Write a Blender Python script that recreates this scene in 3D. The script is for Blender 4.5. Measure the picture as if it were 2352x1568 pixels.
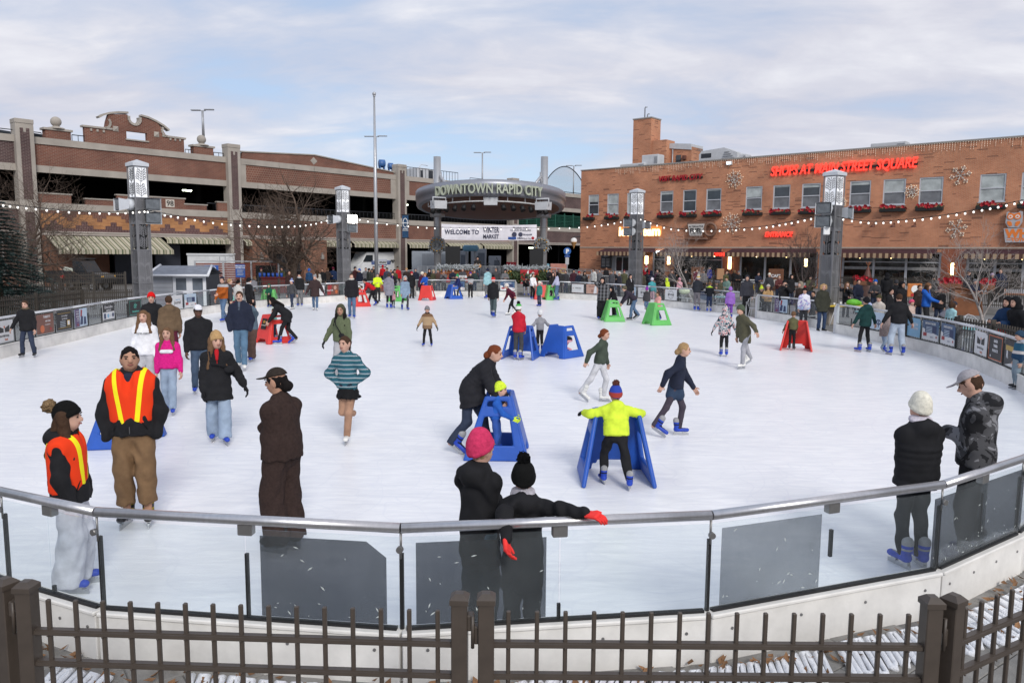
import bpy,bmesh,math,random
import numpy as np
from mathutils import Vector,Matrix
for _o in list(bpy.data.objects):bpy.data.objects.remove(_o)
SC=bpy.context.scene;COL=SC.collection
rnd=random.Random(7)
# ---------------------------------------------------------------- camera
F=1760.;HC=2.75;PI=math.pi
PT=math.radians(6.61);RL=math.radians(0.4)
cR,sR,cP,sP=math.cos(RL),math.sin(RL),math.cos(PT),math.sin(PT)
cam=bpy.data.cameras.new('camera');camo=bpy.data.objects.new('camera',cam);COL.objects.link(camo)
cam.sensor_width=36.;cam.lens=36.*F/2352.;cam.clip_start=.05;cam.clip_end=4000.
camo.matrix_world=Matrix.Translation((0,0,HC))@Matrix.Rotation(PI/2-PT,4,'X')@Matrix.Rotation(RL,4,'Z')
SC.camera=camo
# ---------------------------------------------------------------- sky, sun, exposure
SUN_EL,SUN_AZ=34.,162.
W=bpy.data.worlds.new('World');SC.world=W;W.use_nodes=True
nt=W.node_tree;nt.nodes.clear()
def WN(t,**k):
 n=nt.nodes.new(t)
 for a,b in k.items():setattr(n,a,b)
 return n
def L(a,b):nt.links.new(a,b)
out=WN('ShaderNodeOutputWorld');bg=WN('ShaderNodeBackground');bg.inputs[1].default_value=.070
sky=WN('ShaderNodeTexSky',sky_type='NISHITA',sun_disc=False,sun_elevation=math.radians(SUN_EL),sun_rotation=math.radians(SUN_AZ),air_density=1.0,dust_density=.6,ozone_density=1.5,altitude=900)
tc=WN('ShaderNodeTexCoord');sep=WN('ShaderNodeSeparateXYZ');L(tc.outputs['Generated'],sep.inputs[0])
zz=WN('ShaderNodeMath',operation='MAXIMUM');L(sep.outputs[2],zz.inputs[0]);zz.inputs[1].default_value=0.
za=WN('ShaderNodeMath',operation='ADD');L(zz.outputs[0],za.inputs[0]);za.inputs[1].default_value=.16
dx=WN('ShaderNodeMath',operation='DIVIDE');L(sep.outputs[0],dx.inputs[0]);L(za.outputs[0],dx.inputs[1])
dy=WN('ShaderNodeMath',operation='DIVIDE');L(sep.outputs[1],dy.inputs[0]);L(za.outputs[0],dy.inputs[1])
cmb=WN('ShaderNodeCombineXYZ');L(dx.outputs[0],cmb.inputs[0]);L(dy.outputs[0],cmb.inputs[1])
def cloud(rot,sx,sy,scale,detail,dist,off):
 mp=WN('ShaderNodeMapping');mp.inputs['Rotation'].default_value=(0,0,math.radians(rot));mp.inputs['Scale'].default_value=(sx,sy,1);mp.inputs['Location'].default_value=off
 L(cmb.outputs[0],mp.inputs[0])
 n=WN('ShaderNodeTexNoise');n.inputs['Scale'].default_value=scale;n.inputs['Detail'].default_value=detail;n.inputs['Roughness'].default_value=.55;n.inputs['Distortion'].default_value=dist
 L(mp.outputs[0],n.inputs['Vector']);return n.outputs[0]
c1=cloud(-25,1.,1.0,.45,3.,.2,(11.,3.,0))
c2=cloud(28,.8,1.5,1.3,9.,.5,(1.3,7.7,2))
c3=cloud(20,1.,1.3,3.2,8.,.4,(5.3,2.1,4))
def M2(op,a,b):
 n=WN('ShaderNodeMath',operation=op)
 for i,v in enumerate((a,b)):
  if isinstance(v,(int,float)):n.inputs[i].default_value=v
  else:L(v,n.inputs[i])
 return n.outputs[0]
dens=M2('ADD',M2('ADD',M2('MULTIPLY',c1,1.0),M2('MULTIPLY',c2,.75)),M2('MULTIPLY',c3,.28))
def ramp(src,stops):
 r=WN('ShaderNodeValToRGB');L(src,r.inputs[0]);el=r.color_ramp.elements
 while len(el)<len(stops):el.new(.5)
 for e,(p,c)in zip(el,stops):e.position=p;e.color=c
 return r.outputs[0]
g=lambda v:(v,v,v,1)
cover=ramp(M2('MULTIPLY',dens,.5),[(.42,g(.0)),(.49,g(.6)),(.56,g(1.))])
tone=ramp(M2('MULTIPLY',M2('ADD',c2,M2('MULTIPLY',c3,.45)),.7),[(.36,(5.3,5.45,6.5,1)),(.52,(6.4,6.5,7.3,1)),(.68,(8.2,8.25,8.7,1))])
skyb=WN('ShaderNodeMix',data_type='RGBA',blend_type='MIX');skyb.inputs[0].default_value=.62
L(sky.outputs[0],skyb.inputs[6]);skyb.inputs[7].default_value=(5.3,6.5,8.5,1)
mix=WN('ShaderNodeMix',data_type='RGBA',blend_type='MIX');L(cover,mix.inputs[0]);L(skyb.outputs[2],mix.inputs[6]);L(tone,mix.inputs[7])
L(mix.outputs[2],bg.inputs[0]);L(bg.outputs[0],out.inputs[0])
sl=bpy.data.lights.new('sun','SUN');sl.energy=1.5;sl.angle=math.radians(18);sl.color=(1.,.96,.9)
so=bpy.data.objects.new('sun',sl);COL.objects.link(so)
_a,_e=math.radians(SUN_AZ),math.radians(SUN_EL)
so.rotation_euler=Vector((-math.sin(_a)*math.cos(_e),-math.cos(_a)*math.cos(_e),-math.sin(_e))).to_track_quat('-Z','Y').to_euler()
so.location=(0,0,60)
vs_=SC.view_settings;SC.display_settings.display_device='sRGB'
vs_.view_transform='Standard';vs_.look='None';vs_.gamma=1.;vs_.use_curve_mapping=False;vs_.exposure=.66
SC.render.engine='CYCLES'
SC.cycles.max_bounces=8;SC.cycles.transparent_max_bounces=16
# ---------------------------------------------------------------- picture geometry -> world points
def ray(x,y):
 a=(x-1176)/F;b=(784-y)/F
 u=a*cR-b*sR;v=a*sR+b*cR
 return u,cP+v*sP,-sP+v*cP
def G(x,y,z=0.):
 a,b,c=ray(x,y);t=(z-HC)/c
 return Vector((a*t,b*t,z))
def DY(x,y,Y):
 a,b,c=ray(x,y);t=Y/b
 return Vector((a*t,Y,HC+c*t))
def PX(p):
 z=p[2]-HC;yc=p[1]*cP-z*sP;v=p[1]*sP+z*cP;u=p[0]
 return 1176+F*(u*cR+v*sR)/yc,784-F*(-u*sR+v*cR)/yc
MATS={}
def mat(name,col,rough=.7,var=.12,scale=6.,bump=0.,bscale=40.,metal=0.,emit=None,spec=.4,coord='Object',stretch=(1,1,1)):
 if name in MATS:return MATS[name]
 m=bpy.data.materials.new(name);m.use_nodes=True;MATS[name]=m
 t=m.node_tree;b=t.nodes['Principled BSDF']
 b.inputs['Roughness'].default_value=rough;b.inputs['Metallic'].default_value=metal
 b.inputs['Specular IOR Level'].default_value=spec
 c4=(*col,1)
 b.inputs['Base Color'].default_value=c4;m.diffuse_color=c4
 if var or bump:
  tx=t.nodes.new('ShaderNodeTexCoord');mp=t.nodes.new('ShaderNodeMapping');mp.inputs['Scale'].default_value=stretch
  t.links.new(tx.outputs[coord],mp.inputs[0])
 if var:
  n=t.nodes.new('ShaderNodeTexNoise');n.inputs['Scale'].default_value=scale;n.inputs['Detail'].default_value=5.;n.inputs['Roughness'].default_value=.6
  t.links.new(mp.outputs[0],n.inputs['Vector'])
  r=t.nodes.new('ShaderNodeValToRGB');e=r.color_ramp.elements
  e[0].position=.3;e[1].position=.7
  e[0].color=(*[max(0,v*(1-var))for v in col],1);e[1].color=(*[min(1,v*(1+var))for v in col],1)
  t.links.new(n.outputs[0],r.inputs[0]);t.links.new(r.outputs[0],b.inputs['Base Color'])
 if bump:
  n2=t.nodes.new('ShaderNodeTexNoise');n2.inputs['Scale'].default_value=bscale;n2.inputs['Detail'].default_value=4.
  t.links.new(mp.outputs[0],n2.inputs['Vector'])
  bp=t.nodes.new('ShaderNodeBump');bp.inputs['Strength'].default_value=bump;bp.inputs['Distance'].default_value=.02
  t.links.new(n2.outputs[0],bp.inputs['Height']);t.links.new(bp.outputs[0],b.inputs['Normal'])
 if emit:
  b.inputs['Emission Color'].default_value=(*emit[:3],1);b.inputs['Emission Strength'].default_value=emit[3]
 return m
def NN(m,t,**k):
 n=m.node_tree.nodes.new(t)
 for a,b in k.items():setattr(n,a,b)
 return n
def LK(m,a,b):m.node_tree.links.new(a,b)
def brick(name,c1,c2,mortar,bw=.21,bh=.068,dark=None,darkp=.0,ms=.012,swap=False):
 """brick wall in the plane of local x (along) and z (up)"""
 if name in MATS:return MATS[name]
 m=mat(name,c1,.85,0,spec=.2);b=m.node_tree.nodes['Principled BSDF']
 tx=NN(m,'ShaderNodeTexCoord');sp=NN(m,'ShaderNodeSeparateXYZ');LK(m,tx.outputs['Object'],sp.inputs[0])
 ad=NN(m,'ShaderNodeMath',operation='ADD');LK(m,sp.outputs[0],ad.inputs[0]);LK(m,sp.outputs[1],ad.inputs[1])
 cb=NN(m,'ShaderNodeCombineXYZ')
 if swap:LK(m,sp.outputs[2],cb.inputs[0]);LK(m,ad.outputs[0],cb.inputs[1])
 else:LK(m,ad.outputs[0],cb.inputs[0]);LK(m,sp.outputs[2],cb.inputs[1])
 bt=NN(m,'ShaderNodeTexBrick');LK(m,cb.outputs[0],bt.inputs['Vector'])
 bt.inputs['Scale'].default_value=1.;bt.inputs['Brick Width'].default_value=bw;bt.inputs['Row Height'].default_value=bh
 bt.inputs['Mortar Size'].default_value=ms;bt.inputs['Mortar Smooth'].default_value=.2;bt.inputs['Bias'].default_value=0
 bt.inputs['Color1'].default_value=(*c1,1);bt.inputs['Color2'].default_value=(*c2,1);bt.inputs['Mortar'].default_value=(*mortar,1)
 no=NN(m,'ShaderNodeTexNoise');no.inputs['Scale'].default_value=.55;no.inputs['Detail'].default_value=6;LK(m,cb.outputs[0],no.inputs['Vector'])
 rp=NN(m,'ShaderNodeValToRGB');e=rp.color_ramp.elements;e[0].position=.3;e[0].color=(.74,.72,.72,1);e[1].position=.72;e[1].color=(1.15,1.12,1.08,1)
 LK(m,no.outputs[0],rp.inputs[0])
 mx=NN(m,'ShaderNodeMix',data_type='RGBA',blend_type='MULTIPLY');mx.inputs[0].default_value=1.
 LK(m,bt.outputs[0],mx.inputs[6]);LK(m,rp.outputs[0],mx.inputs[7]);last=mx.outputs[2]
 if dark:
  mp=NN(m,'ShaderNodeMapping');mp.inputs['Scale'].default_value=(1/(bw*3.1),1/bh,1);LK(m,cb.outputs[0],mp.inputs[0])
  fl=NN(m,'ShaderNodeVectorMath',operation='FLOOR');LK(m,mp.outputs[0],fl.inputs[0])
  wn=NN(m,'ShaderNodeTexWhiteNoise',noise_dimensions='2D');LK(m,fl.outputs[0],wn.inputs['Vector'])
  n3=NN(m,'ShaderNodeTexNoise');n3.inputs['Scale'].default_value=.5;LK(m,cb.outputs[0],n3.inputs['Vector'])
  a1=NN(m,'ShaderNodeMath',operation='MULTIPLY_ADD');LK(m,n3.outputs[0],a1.inputs[0]);a1.inputs[1].default_value=.30;a1.inputs[2].default_value=darkp-.15
  lt=NN(m,'ShaderNodeMath',operation='LESS_THAN');LK(m,wn.outputs[0],lt.inputs[0]);LK(m,a1.outputs[0],lt.inputs[1])
  ml=NN(m,'ShaderNodeMath',operation='MULTIPLY');LK(m,lt.outputs[0],ml.inputs[0]);ml.inputs[1].default_value=.6
  m2=NN(m,'ShaderNodeMix',data_type='RGBA');LK(m,ml.outputs[0],m2.inputs[0]);LK(m,last,m2.inputs[6]);m2.inputs[7].default_value=(*dark,1);last=m2.outputs[2]
 LK(m,last,b.inputs['Base Color'])
 bp=NN(m,'ShaderNodeBump');bp.inputs['Strength'].default_value=.5;bp.inputs['Distance'].default_value=.01;bp.invert=True
 LK(m,bt.outputs[1],bp.inputs['Height']);LK(m,bp.outputs[0],b.inputs['Normal'])
 return m
def glassy(name,tint=(.86,.93,.94),haze=(.62,.70,.74),hz=.10,gloss=.05):
 if name in MATS:return MATS[name]
 m=bpy.data.materials.new(name);m.use_nodes=True;MATS[name]=m;t=m.node_tree;t.nodes.clear()
 o=NN(m,'ShaderNodeOutputMaterial');tr=NN(m,'ShaderNodeBsdfTransparent');tr.inputs[0].default_value=(*tint,1)
 df=NN(m,'ShaderNodeBsdfDiffuse');df.inputs[0].default_value=(*haze,1)
 gl=NN(m,'ShaderNodeBsdfGlossy');gl.inputs['Roughness'].default_value=.06
 tx=NN(m,'ShaderNodeTexCoord');no=NN(m,'ShaderNodeTexNoise');no.inputs['Scale'].default_value=2.5;no.inputs['Detail'].default_value=6;LK(m,tx.outputs['Object'],no.inputs['Vector'])
 r=NN(m,'ShaderNodeMapRange');r.inputs[1].default_value=.3;r.inputs[2].default_value=.75;r.inputs[3].default_value=hz*.6;r.inputs[4].default_value=hz*1.5;LK(m,no.outputs[0],r.inputs[0])
 a=NN(m,'ShaderNodeMixShader');LK(m,r.outputs[0],a.inputs[0]);LK(m,tr.outputs[0],a.inputs[1]);LK(m,df.outputs[0],a.inputs[2])
 lw=NN(m,'ShaderNodeLayerWeight');lw.inputs[0].default_value=.5
 pw=NN(m,'ShaderNodeMath',operation='POWER');LK(m,lw.outputs['Facing'],pw.inputs[0]);pw.inputs[1].default_value=5.
 fr=NN(m,'ShaderNodeMath',operation='MULTIPLY_ADD');LK(m,pw.outputs[0],fr.inputs[0]);fr.inputs[1].default_value=.6;fr.inputs[2].default_value=gloss*.5
 b=NN(m,'ShaderNodeMixShader');LK(m,fr.outputs[0],b.inputs[0]);LK(m,a.outputs[0],b.inputs[1]);LK(m,gl.outputs[0],b.inputs[2])
 LK(m,b.outputs[0],o.inputs[0]);return m
def tag(o,label=None,cat=None,group=None,kind=None):
 if label:o['label']=label
 if cat:o['category']=cat
 if group:o['group']=group
 if kind:o['kind']=kind
 return o
def empty(name,loc=(0,0,0),rz=0.,label=None,cat=None,group=None,parent=None):
 o=bpy.data.objects.new(name,None);o.location=loc;o.rotation_euler=(0,0,rz);o.empty_display_size=.2
 COL.objects.link(o);o.parent=parent
 return tag(o,label,cat,group)
def mkobj(name,me,parent=None,loc=None,rot=None,scl=None):
 o=bpy.data.objects.new(name,me);COL.objects.link(o)
 if parent is not None:o.parent=parent
 if loc is not None:o.location=loc
 if rot is not None:o.rotation_euler=rot
 if scl is not None:o.scale=scl
 return o
def fastmesh(name,V,Fs,mats=(),mi=None,smooth=False):
 """V (n,3) array; Fs list of index lists or (m,4) array"""
 me=bpy.data.meshes.new(name);V=np.asarray(V,np.float32).reshape(-1,3)
 me.vertices.add(len(V));me.vertices.foreach_set('co',V.ravel())
 if isinstance(Fs,np.ndarray):
  tot=np.full(len(Fs),Fs.shape[1],np.int32);idx=Fs.astype(np.int32).ravel()
 else:
  tot=np.array([len(f)for f in Fs],np.int32);idx=np.array([i for f in Fs for i in f],np.int32)
 st=np.zeros(len(tot),np.int32)
 if len(tot)>1:st[1:]=np.cumsum(tot)[:-1]
 me.loops.add(len(idx));me.loops.foreach_set('vertex_index',idx)
 me.polygons.add(len(tot));me.polygons.foreach_set('loop_start',st);me.polygons.foreach_set('loop_total',tot)
 if mi is not None:me.polygons.foreach_set('material_index',np.asarray(mi,np.int32))
 if smooth is True:me.polygons.foreach_set('use_smooth',np.ones(len(tot),bool))
 elif smooth is not False:me.polygons.foreach_set('use_smooth',np.asarray(smooth,bool))
 for m in mats:me.materials.append(m)
 me.update(calc_edges=True);me.validate();return me
class MB:
 def __init__(s):s.V=[];s.F=[];s.M=[];s.S=[];s.m=0
 def add(s,vs,fs,sm=False):
  n=len(s.V);s.V+=[tuple(v)for v in vs]
  for f in fs:s.F.append([i+n for i in f]);s.M.append(s.m);s.S.append(sm)
  return s
 def box(s,c,d,rz=0.,bev=0.,mtx=None):
  hx,hy,hz=d[0]/2,d[1]/2,d[2]/2
  if bev>0:
   b=min(bev,hx*.9,hy*.9,hz*.9);vs=[];
   for z,q in ((-hz,b),(-hz+b,0),(hz-b,0),(hz,b)):
    x,y=hx-q,hy-q
    vs+=[(-x+(b if q==0 else 0),-y,z),(x-(b if q==0 else 0),-y,z),(x,-y+(b if q==0 else 0),z),(x,y-(b if q==0 else 0),z),(x-(b if q==0 else 0),y,z),(-x+(b if q==0 else 0),y,z),(-x,y-(b if q==0 else 0),z),(-x,-y+(b if q==0 else 0),z)]
   fs=[]
   for k in range(3):
    for i in range(8):j=(i+1)%8;fs.append([k*8+i,k*8+j,k*8+8+j,k*8+8+i])
   fs.append(list(range(7,-1,-1)));fs.append(list(range(24,32)))
  else:
   vs=[(x*hx,y*hy,z*hz)for z in (-1,1)for x,y in ((-1,-1),(1,-1),(1,1),(-1,1))]
   fs=[[3,2,1,0],[4,5,6,7],[0,1,5,4],[1,2,6,5],[2,3,7,6],[3,0,4,7]]
  if mtx is not None:vs=[mtx@Vector(v)+Vector(c)if False else (mtx@Vector(v))for v in vs];vs=[Vector(v)+Vector(c)for v in vs]
  else:
   cc,ss=math.cos(rz),math.sin(rz);vs=[(c[0]+x*cc-y*ss,c[1]+x*ss+y*cc,c[2]+z)for x,y,z in vs]
  return s.add(vs,fs)
 def bx(s,x0,x1,y0,y1,z0,z1,bev=0.):
  return s.box(((x0+x1)/2,(y0+y1)/2,(z0+z1)/2),(abs(x1-x0),abs(y1-y0),abs(z1-z0)),bev=bev)
 def tube(s,pts,r,n=8,cap=True,sm=True):
  """tube along points; r number or list"""
  P=[Vector(p)for p in pts];R=r if isinstance(r,(list,tuple))else [r]*len(P)
  vs=[];up=None
  for i,p in enumerate(P):
   t=(P[min(i+1,len(P)-1)]-P[max(i-1,0)])
   if t.length<1e-9:t=Vector((0,0,1))
   t.normalize()
   if up is None:up=Vector((0,0,1))if abs(t.z)<.9 else Vector((1,0,0))
   a=t.cross(up)
   if a.length<1e-6:a=t.orthogonal()
   a.normalize();b=a.cross(t);up=b
   for k in range(n):q=2*PI*k/n;vs.append(p+(a*math.cos(q)+b*math.sin(q))*R[i])
  fs=[]
  for i in range(len(P)-1):
   for k in range(n):j=(k+1)%n;fs.append([i*n+k,i*n+j,i*n+n+j,i*n+n+k])
  s.add(vs,fs,sm)
  if cap:
   m=len(s.V)-len(vs);e=m+(len(P)-1)*n
   s.F.append([m+k for k in range(n)][::-1]);s.M.append(s.m);s.S.append(False)
   s.F.append([e+k for k in range(n)]);s.M.append(s.m);s.S.append(False)
  return s
 def lathe(s,prof,c=(0,0,0),n=12,sm=True):
  vs=[(c[0]+r*math.cos(2*PI*k/n),c[1]+r*math.sin(2*PI*k/n),c[2]+z)for r,z in prof for k in range(n)]
  fs=[[i*n+k,i*n+(k+1)%n,i*n+n+(k+1)%n,i*n+n+k]for i in range(len(prof)-1)for k in range(n)]
  return s.add(vs,fs,sm)
 def ball(s,c,r,n=10,m=7):
  r=r if isinstance(r,(tuple,list))else (r,r,r)
  vs=[];fs=[]
  for i in range(1,m):
   a=PI*i/m
   for k in range(n):b=2*PI*k/n;vs.append((c[0]+r[0]*math.sin(a)*math.cos(b),c[1]+r[1]*math.sin(a)*math.sin(b),c[2]+r[2]*math.cos(a)))
  t=len(vs);vs+=[(c[0],c[1],c[2]+r[2]),(c[0],c[1],c[2]-r[2])]
  for i in range(m-2):
   for k in range(n):j=(k+1)%n;fs.append([i*n+k,i*n+n+k,i*n+n+j,i*n+j])
  for k in range(n):j=(k+1)%n;fs.append([t,k,j]);fs.append([t+1,(m-2)*n+j,(m-2)*n+k])
  return s.add(vs,fs,True)
 def prism(s,poly,y0,y1):
  """polygon in local x,z extruded along y"""
  n=len(poly);vs=[(x,y0,z)for x,z in poly]+[(x,y1,z)for x,z in poly]
  fs=[list(range(n)),list(range(2*n-1,n-1,-1))]+[[i,i+n,(i+1)%n+n,(i+1)%n]for i in range(n)]
  return s.add(vs,fs)
 def zprism(s,poly,z0,z1):
  n=len(poly);vs=[(x,y,z0)for x,y in poly]+[(x,y,z1)for x,y in poly]
  fs=[list(range(n-1,-1,-1)),list(range(n,2*n))]+[[i,(i+1)%n,(i+1)%n+n,i+n]for i in range(n)]
  return s.add(vs,fs)
 def quad(s,a,b,c,d):return s.add([a,b,c,d],[[0,1,2,3]])
 def mesh(s,name,mats):
  mats=mats if isinstance(mats,(list,tuple))else [mats]
  return fastmesh(name,s.V,s.F,mats,s.M,s.S)
 def build(s,name,mats,parent=None,**k):return mkobj(name,s.mesh(name,mats),parent,**k)
def cp(o,parent=None,loc=None,rot=None):
 c=o.copy();COL.objects.link(c)
 if parent is not None:c.parent=parent
 if loc is not None:c.location=loc
 if rot is not None:c.rotation_euler=rot
 return c
_tc={}
def tmesh(body,size=1.,ext=.0,off=0.,res=2,shear=0.,align='CENTER',sx=1.):
 """text as mesh in local x/z plane (readable from -y), origin at centre baseline"""
 key=(body,size,ext,off,res,shear,align,sx)
 if key in _tc:return _tc[key]
 cu=bpy.data.curves.new('t','FONT');cu.body=body;cu.size=size;cu.extrude=ext;cu.offset=off;cu.resolution_u=res;cu.shear=shear;cu.align_x=align
 ob=bpy.data.objects.new('t',cu);me=bpy.data.meshes.new_from_object(ob)
 bpy.data.objects.remove(ob);bpy.data.curves.remove(cu)
 me.transform(Matrix(((sx,0,0,0),(0,0,-1,0),(0,1,0,0),(0,0,0,1))))
 _tc[key]=me;return me
def text(name,body,size,m,parent,loc,ext=.0,off=0.,res=2,shear=0.,align='CENTER',rot=None,sx=1.):
 me=tmesh(body,size,ext,off,res,shear,align,sx).copy();me.materials.clear();me.materials.append(m)
 return mkobj(name,me,parent,loc,rot)
def islands(me):
 """split a text mesh into letters (groups of islands that overlap in x)"""
 n=len(me.vertices);co=np.zeros(n*3,np.float32);me.vertices.foreach_get('co',co);co=co.reshape(-1,3)
 par=list(range(n))
 def find(a):
  while par[a]!=a:par[a]=par[par[a]];a=par[a]
  return a
 polys=[list(p.vertices)for p in me.polygons]
 for p in polys:
  r=find(p[0])
  for v in p[1:]:par[find(v)]=r
 gr={}
 for p in polys:gr.setdefault(find(p[0]),[]).append(p)
 out_=[]
 for k,ps in gr.items():
  vi=sorted({v for p in ps for v in p});x=co[vi,0]
  out_.append([x.min(),x.max(),ps])
 out_.sort(key=lambda t:t[0]);mg=[]
 for a in out_:
  if mg and (min(a[1],mg[-1][1])-max(a[0],mg[-1][0]))>.6*min(a[1]-a[0],mg[-1][1]-mg[-1][0]):mg[-1][1]=max(a[1],mg[-1][1]);mg[-1][2]=mg[-1][2]+a[2]
  else:mg.append(a)
 res=[]
 for a,b,ps in mg:
  vi=sorted({v for p in ps for v in p});rm={v:i for i,v in enumerate(vi)}
  res.append((co[vi],[[rm[v]for v in p]for p in ps]))
 return res
def letters(body,size,m,parent,loc,ext=.03,off=0.,shear=0.,rot=None,res=3,fn=None,name='letter',sx=1.):
 for V,Fs in islands(tmesh(body,size,ext,off,res,shear,'CENTER',sx)):
  c=V.mean(0);V2=V-c
  o=mkobj(name,fastmesh(name,V2,Fs,[m]),parent)
  if fn:o.matrix_local=fn(c)
  else:
   o.location=Vector(loc)+Vector([float(v)for v in c])
   if rot:o.rotation_euler=rot
M_plaza=mat('plaza_concrete',(.17,.165,.16),.85,.22,1.3,.25,60)
M_white=mat('white_board',(.70,.68,.645),.55,.17,2.2,.08,20)
M_steel=mat('brushed_steel',(.60,.59,.60),.32,.08,30,0,metal=.9,stretch=(1,1,.05))
M_alu=mat('pale_aluminium',(.62,.63,.65),.45,.06,8,metal=.55)
M_black=mat('black_rubber',(.012,.012,.013),.6,.1)
M_glass=glassy('barrier_glass',(.95,.975,.98),(.70,.76,.80),.026,.03)
M_film=glassy('perforated_film',(.44,.45,.475),(.06,.063,.07),.20,.02)
M_film2=glassy('pale_film',(.67,.68,.70),(.22,.225,.235),.22,.02)
M_clamp=mat('clamp_metal',(.24,.235,.23),.4,.1,metal=.7)
M_wpost=mat('weathered_post',(.30,.29,.27),.8,.3,9)
M_slab=mat('paving_slab',(.235,.225,.21),.9,.25,5.,.35,90)
# ice
M_ice=mat('skating_ice',(.80,.81,.845),.33,0,spec=.35)
_b=M_ice.node_tree.nodes['Principled BSDF'];_tx=NN(M_ice,'ShaderNodeTexCoord')
def _scr(rot,sx,sy,sc):
 mp=NN(M_ice,'ShaderNodeMapping');mp.inputs['Rotation'].default_value=(0,0,rot);mp.inputs['Scale'].default_value=(sx,sy,1);LK(M_ice,_tx.outputs['Object'],mp.inputs[0])
 n=NN(M_ice,'ShaderNodeTexNoise');n.inputs['Scale'].default_value=sc;n.inputs['Detail'].default_value=7;n.inputs['Roughness'].default_value=.65;n.inputs['Distortion'].default_value=.6;LK(M_ice,mp.outputs[0],n.inputs['Vector']);return n.outputs[0]
_s1,_s2,_s3=_scr(.9,1,5,1.6),_scr(-1.1,1,5,2.2),_scr(0,1,1,.55)
_mx=NN(M_ice,'ShaderNodeMath',operation='MULTIPLY');LK(M_ice,_s1,_mx.inputs[0]);LK(M_ice,_s2,_mx.inputs[1])
_ad=NN(M_ice,'ShaderNodeMath',operation='MULTIPLY_ADD');LK(M_ice,_s3,_ad.inputs[0]);_ad.inputs[1].default_value=.28;LK(M_ice,_mx.outputs[0],_ad.inputs[2])
_r=NN(M_ice,'ShaderNodeValToRGB');_e=_r.color_ramp.elements;_e[0].position=.27;_e[0].color=(.765,.77,.805,1);_e[1].position=.50;_e[1].color=(.90,.897,.905,1)
LK(M_ice,_ad.outputs[0],_r.inputs[0])
def _marks(sc,wsc,wamp,wid):
 nz=NN(M_ice,'ShaderNodeTexNoise');nz.inputs['Scale'].default_value=wsc;nz.inputs['Detail'].default_value=2;LK(M_ice,_tx.outputs['Object'],nz.inputs['Vector'])
 va=NN(M_ice,'ShaderNodeVectorMath',operation='MULTIPLY_ADD');LK(M_ice,nz.outputs['Color'],va.inputs[0]);va.inputs[1].default_value=(wamp,wamp,0);LK(M_ice,_tx.outputs['Object'],va.inputs[2])
 v=NN(M_ice,'ShaderNodeTexVoronoi',feature='DISTANCE_TO_EDGE');v.inputs['Scale'].default_value=sc;LK(M_ice,va.outputs[0],v.inputs['Vector'])
 q=NN(M_ice,'ShaderNodeMapRange');q.inputs[1].default_value=0.;q.inputs[2].default_value=wid;q.inputs[3].default_value=1.;q.inputs[4].default_value=0.;LK(M_ice,v.outputs['Distance'],q.inputs[0]);return q.outputs[0]
_k1,_k2,_k3=_marks(.55,.3,7.,.012),_marks(1.3,.5,4.5,.022),_marks(.3,.2,9.,.006)
_ka=NN(M_ice,'ShaderNodeMath',operation='MAXIMUM');LK(M_ice,_k1,_ka.inputs[0]);LK(M_ice,_k3,_ka.inputs[1])
_kb=NN(M_ice,'ShaderNodeMath',operation='MAXIMUM');LK(M_ice,_ka.outputs[0],_kb.inputs[0]);LK(M_ice,_k2,_kb.inputs[1])
_km=NN(M_ice,'ShaderNodeMath',operation='MULTIPLY');LK(M_ice,_kb.outputs[0],_km.inputs[0]);LK(M_ice,_mx.outputs[0],_km.inputs[1])
_kx=NN(M_ice,'ShaderNodeMix',data_type='RGBA');LK(M_ice,_km.outputs[0],_kx.inputs[0]);LK(M_ice,_r.outputs[0],_kx.inputs[6]);_kx.inputs[7].default_value=(.66,.68,.75,1)
LK(M_ice,_kx.outputs[2],_b.inputs['Base Color'])
_wv=NN(M_ice,'ShaderNodeTexVoronoi',feature='DISTANCE_TO_EDGE');_wv.inputs['Scale'].default_value=1.1
_mp=NN(M_ice,'ShaderNodeMapping');_mp.inputs['Scale'].default_value=(1,1,1);_nz=NN(M_ice,'ShaderNodeTexNoise');_nz.inputs['Scale'].default_value=.8;_nz.inputs['Detail'].default_value=3
LK(M_ice,_tx.outputs['Object'],_nz.inputs['Vector'])
_va=NN(M_ice,'ShaderNodeVectorMath',operation='MULTIPLY_ADD');LK(M_ice,_nz.outputs['Color'],_va.inputs[0]);_va.inputs[1].default_value=(1.6,1.6,0);LK(M_ice,_tx.outputs['Object'],_va.inputs[2])
LK(M_ice,_va.outputs[0],_wv.inputs['Vector'])
_cr=NN(M_ice,'ShaderNodeMapRange');_cr.inputs[1].default_value=0.;_cr.inputs[2].default_value=.012;_cr.inputs[3].default_value=-.6;_cr.inputs[4].default_value=0.;LK(M_ice,_wv.outputs['Distance'],_cr.inputs[0])
_sm=NN(M_ice,'ShaderNodeMath',operation='MULTIPLY_ADD');LK(M_ice,_cr.outputs[0],_sm.inputs[0]);_sm.inputs[1].default_value=.12;LK(M_ice,_mx.outputs[0],_sm.inputs[2])
_bp=NN(M_ice,'ShaderNodeBump');_bp.inputs['Strength'].default_value=.35;_bp.inputs['Distance'].default_value=.02;LK(M_ice,_sm.outputs[0],_bp.inputs['Height']);LK(M_ice,_bp.outputs[0],_b.inputs['Normal'])
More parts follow.
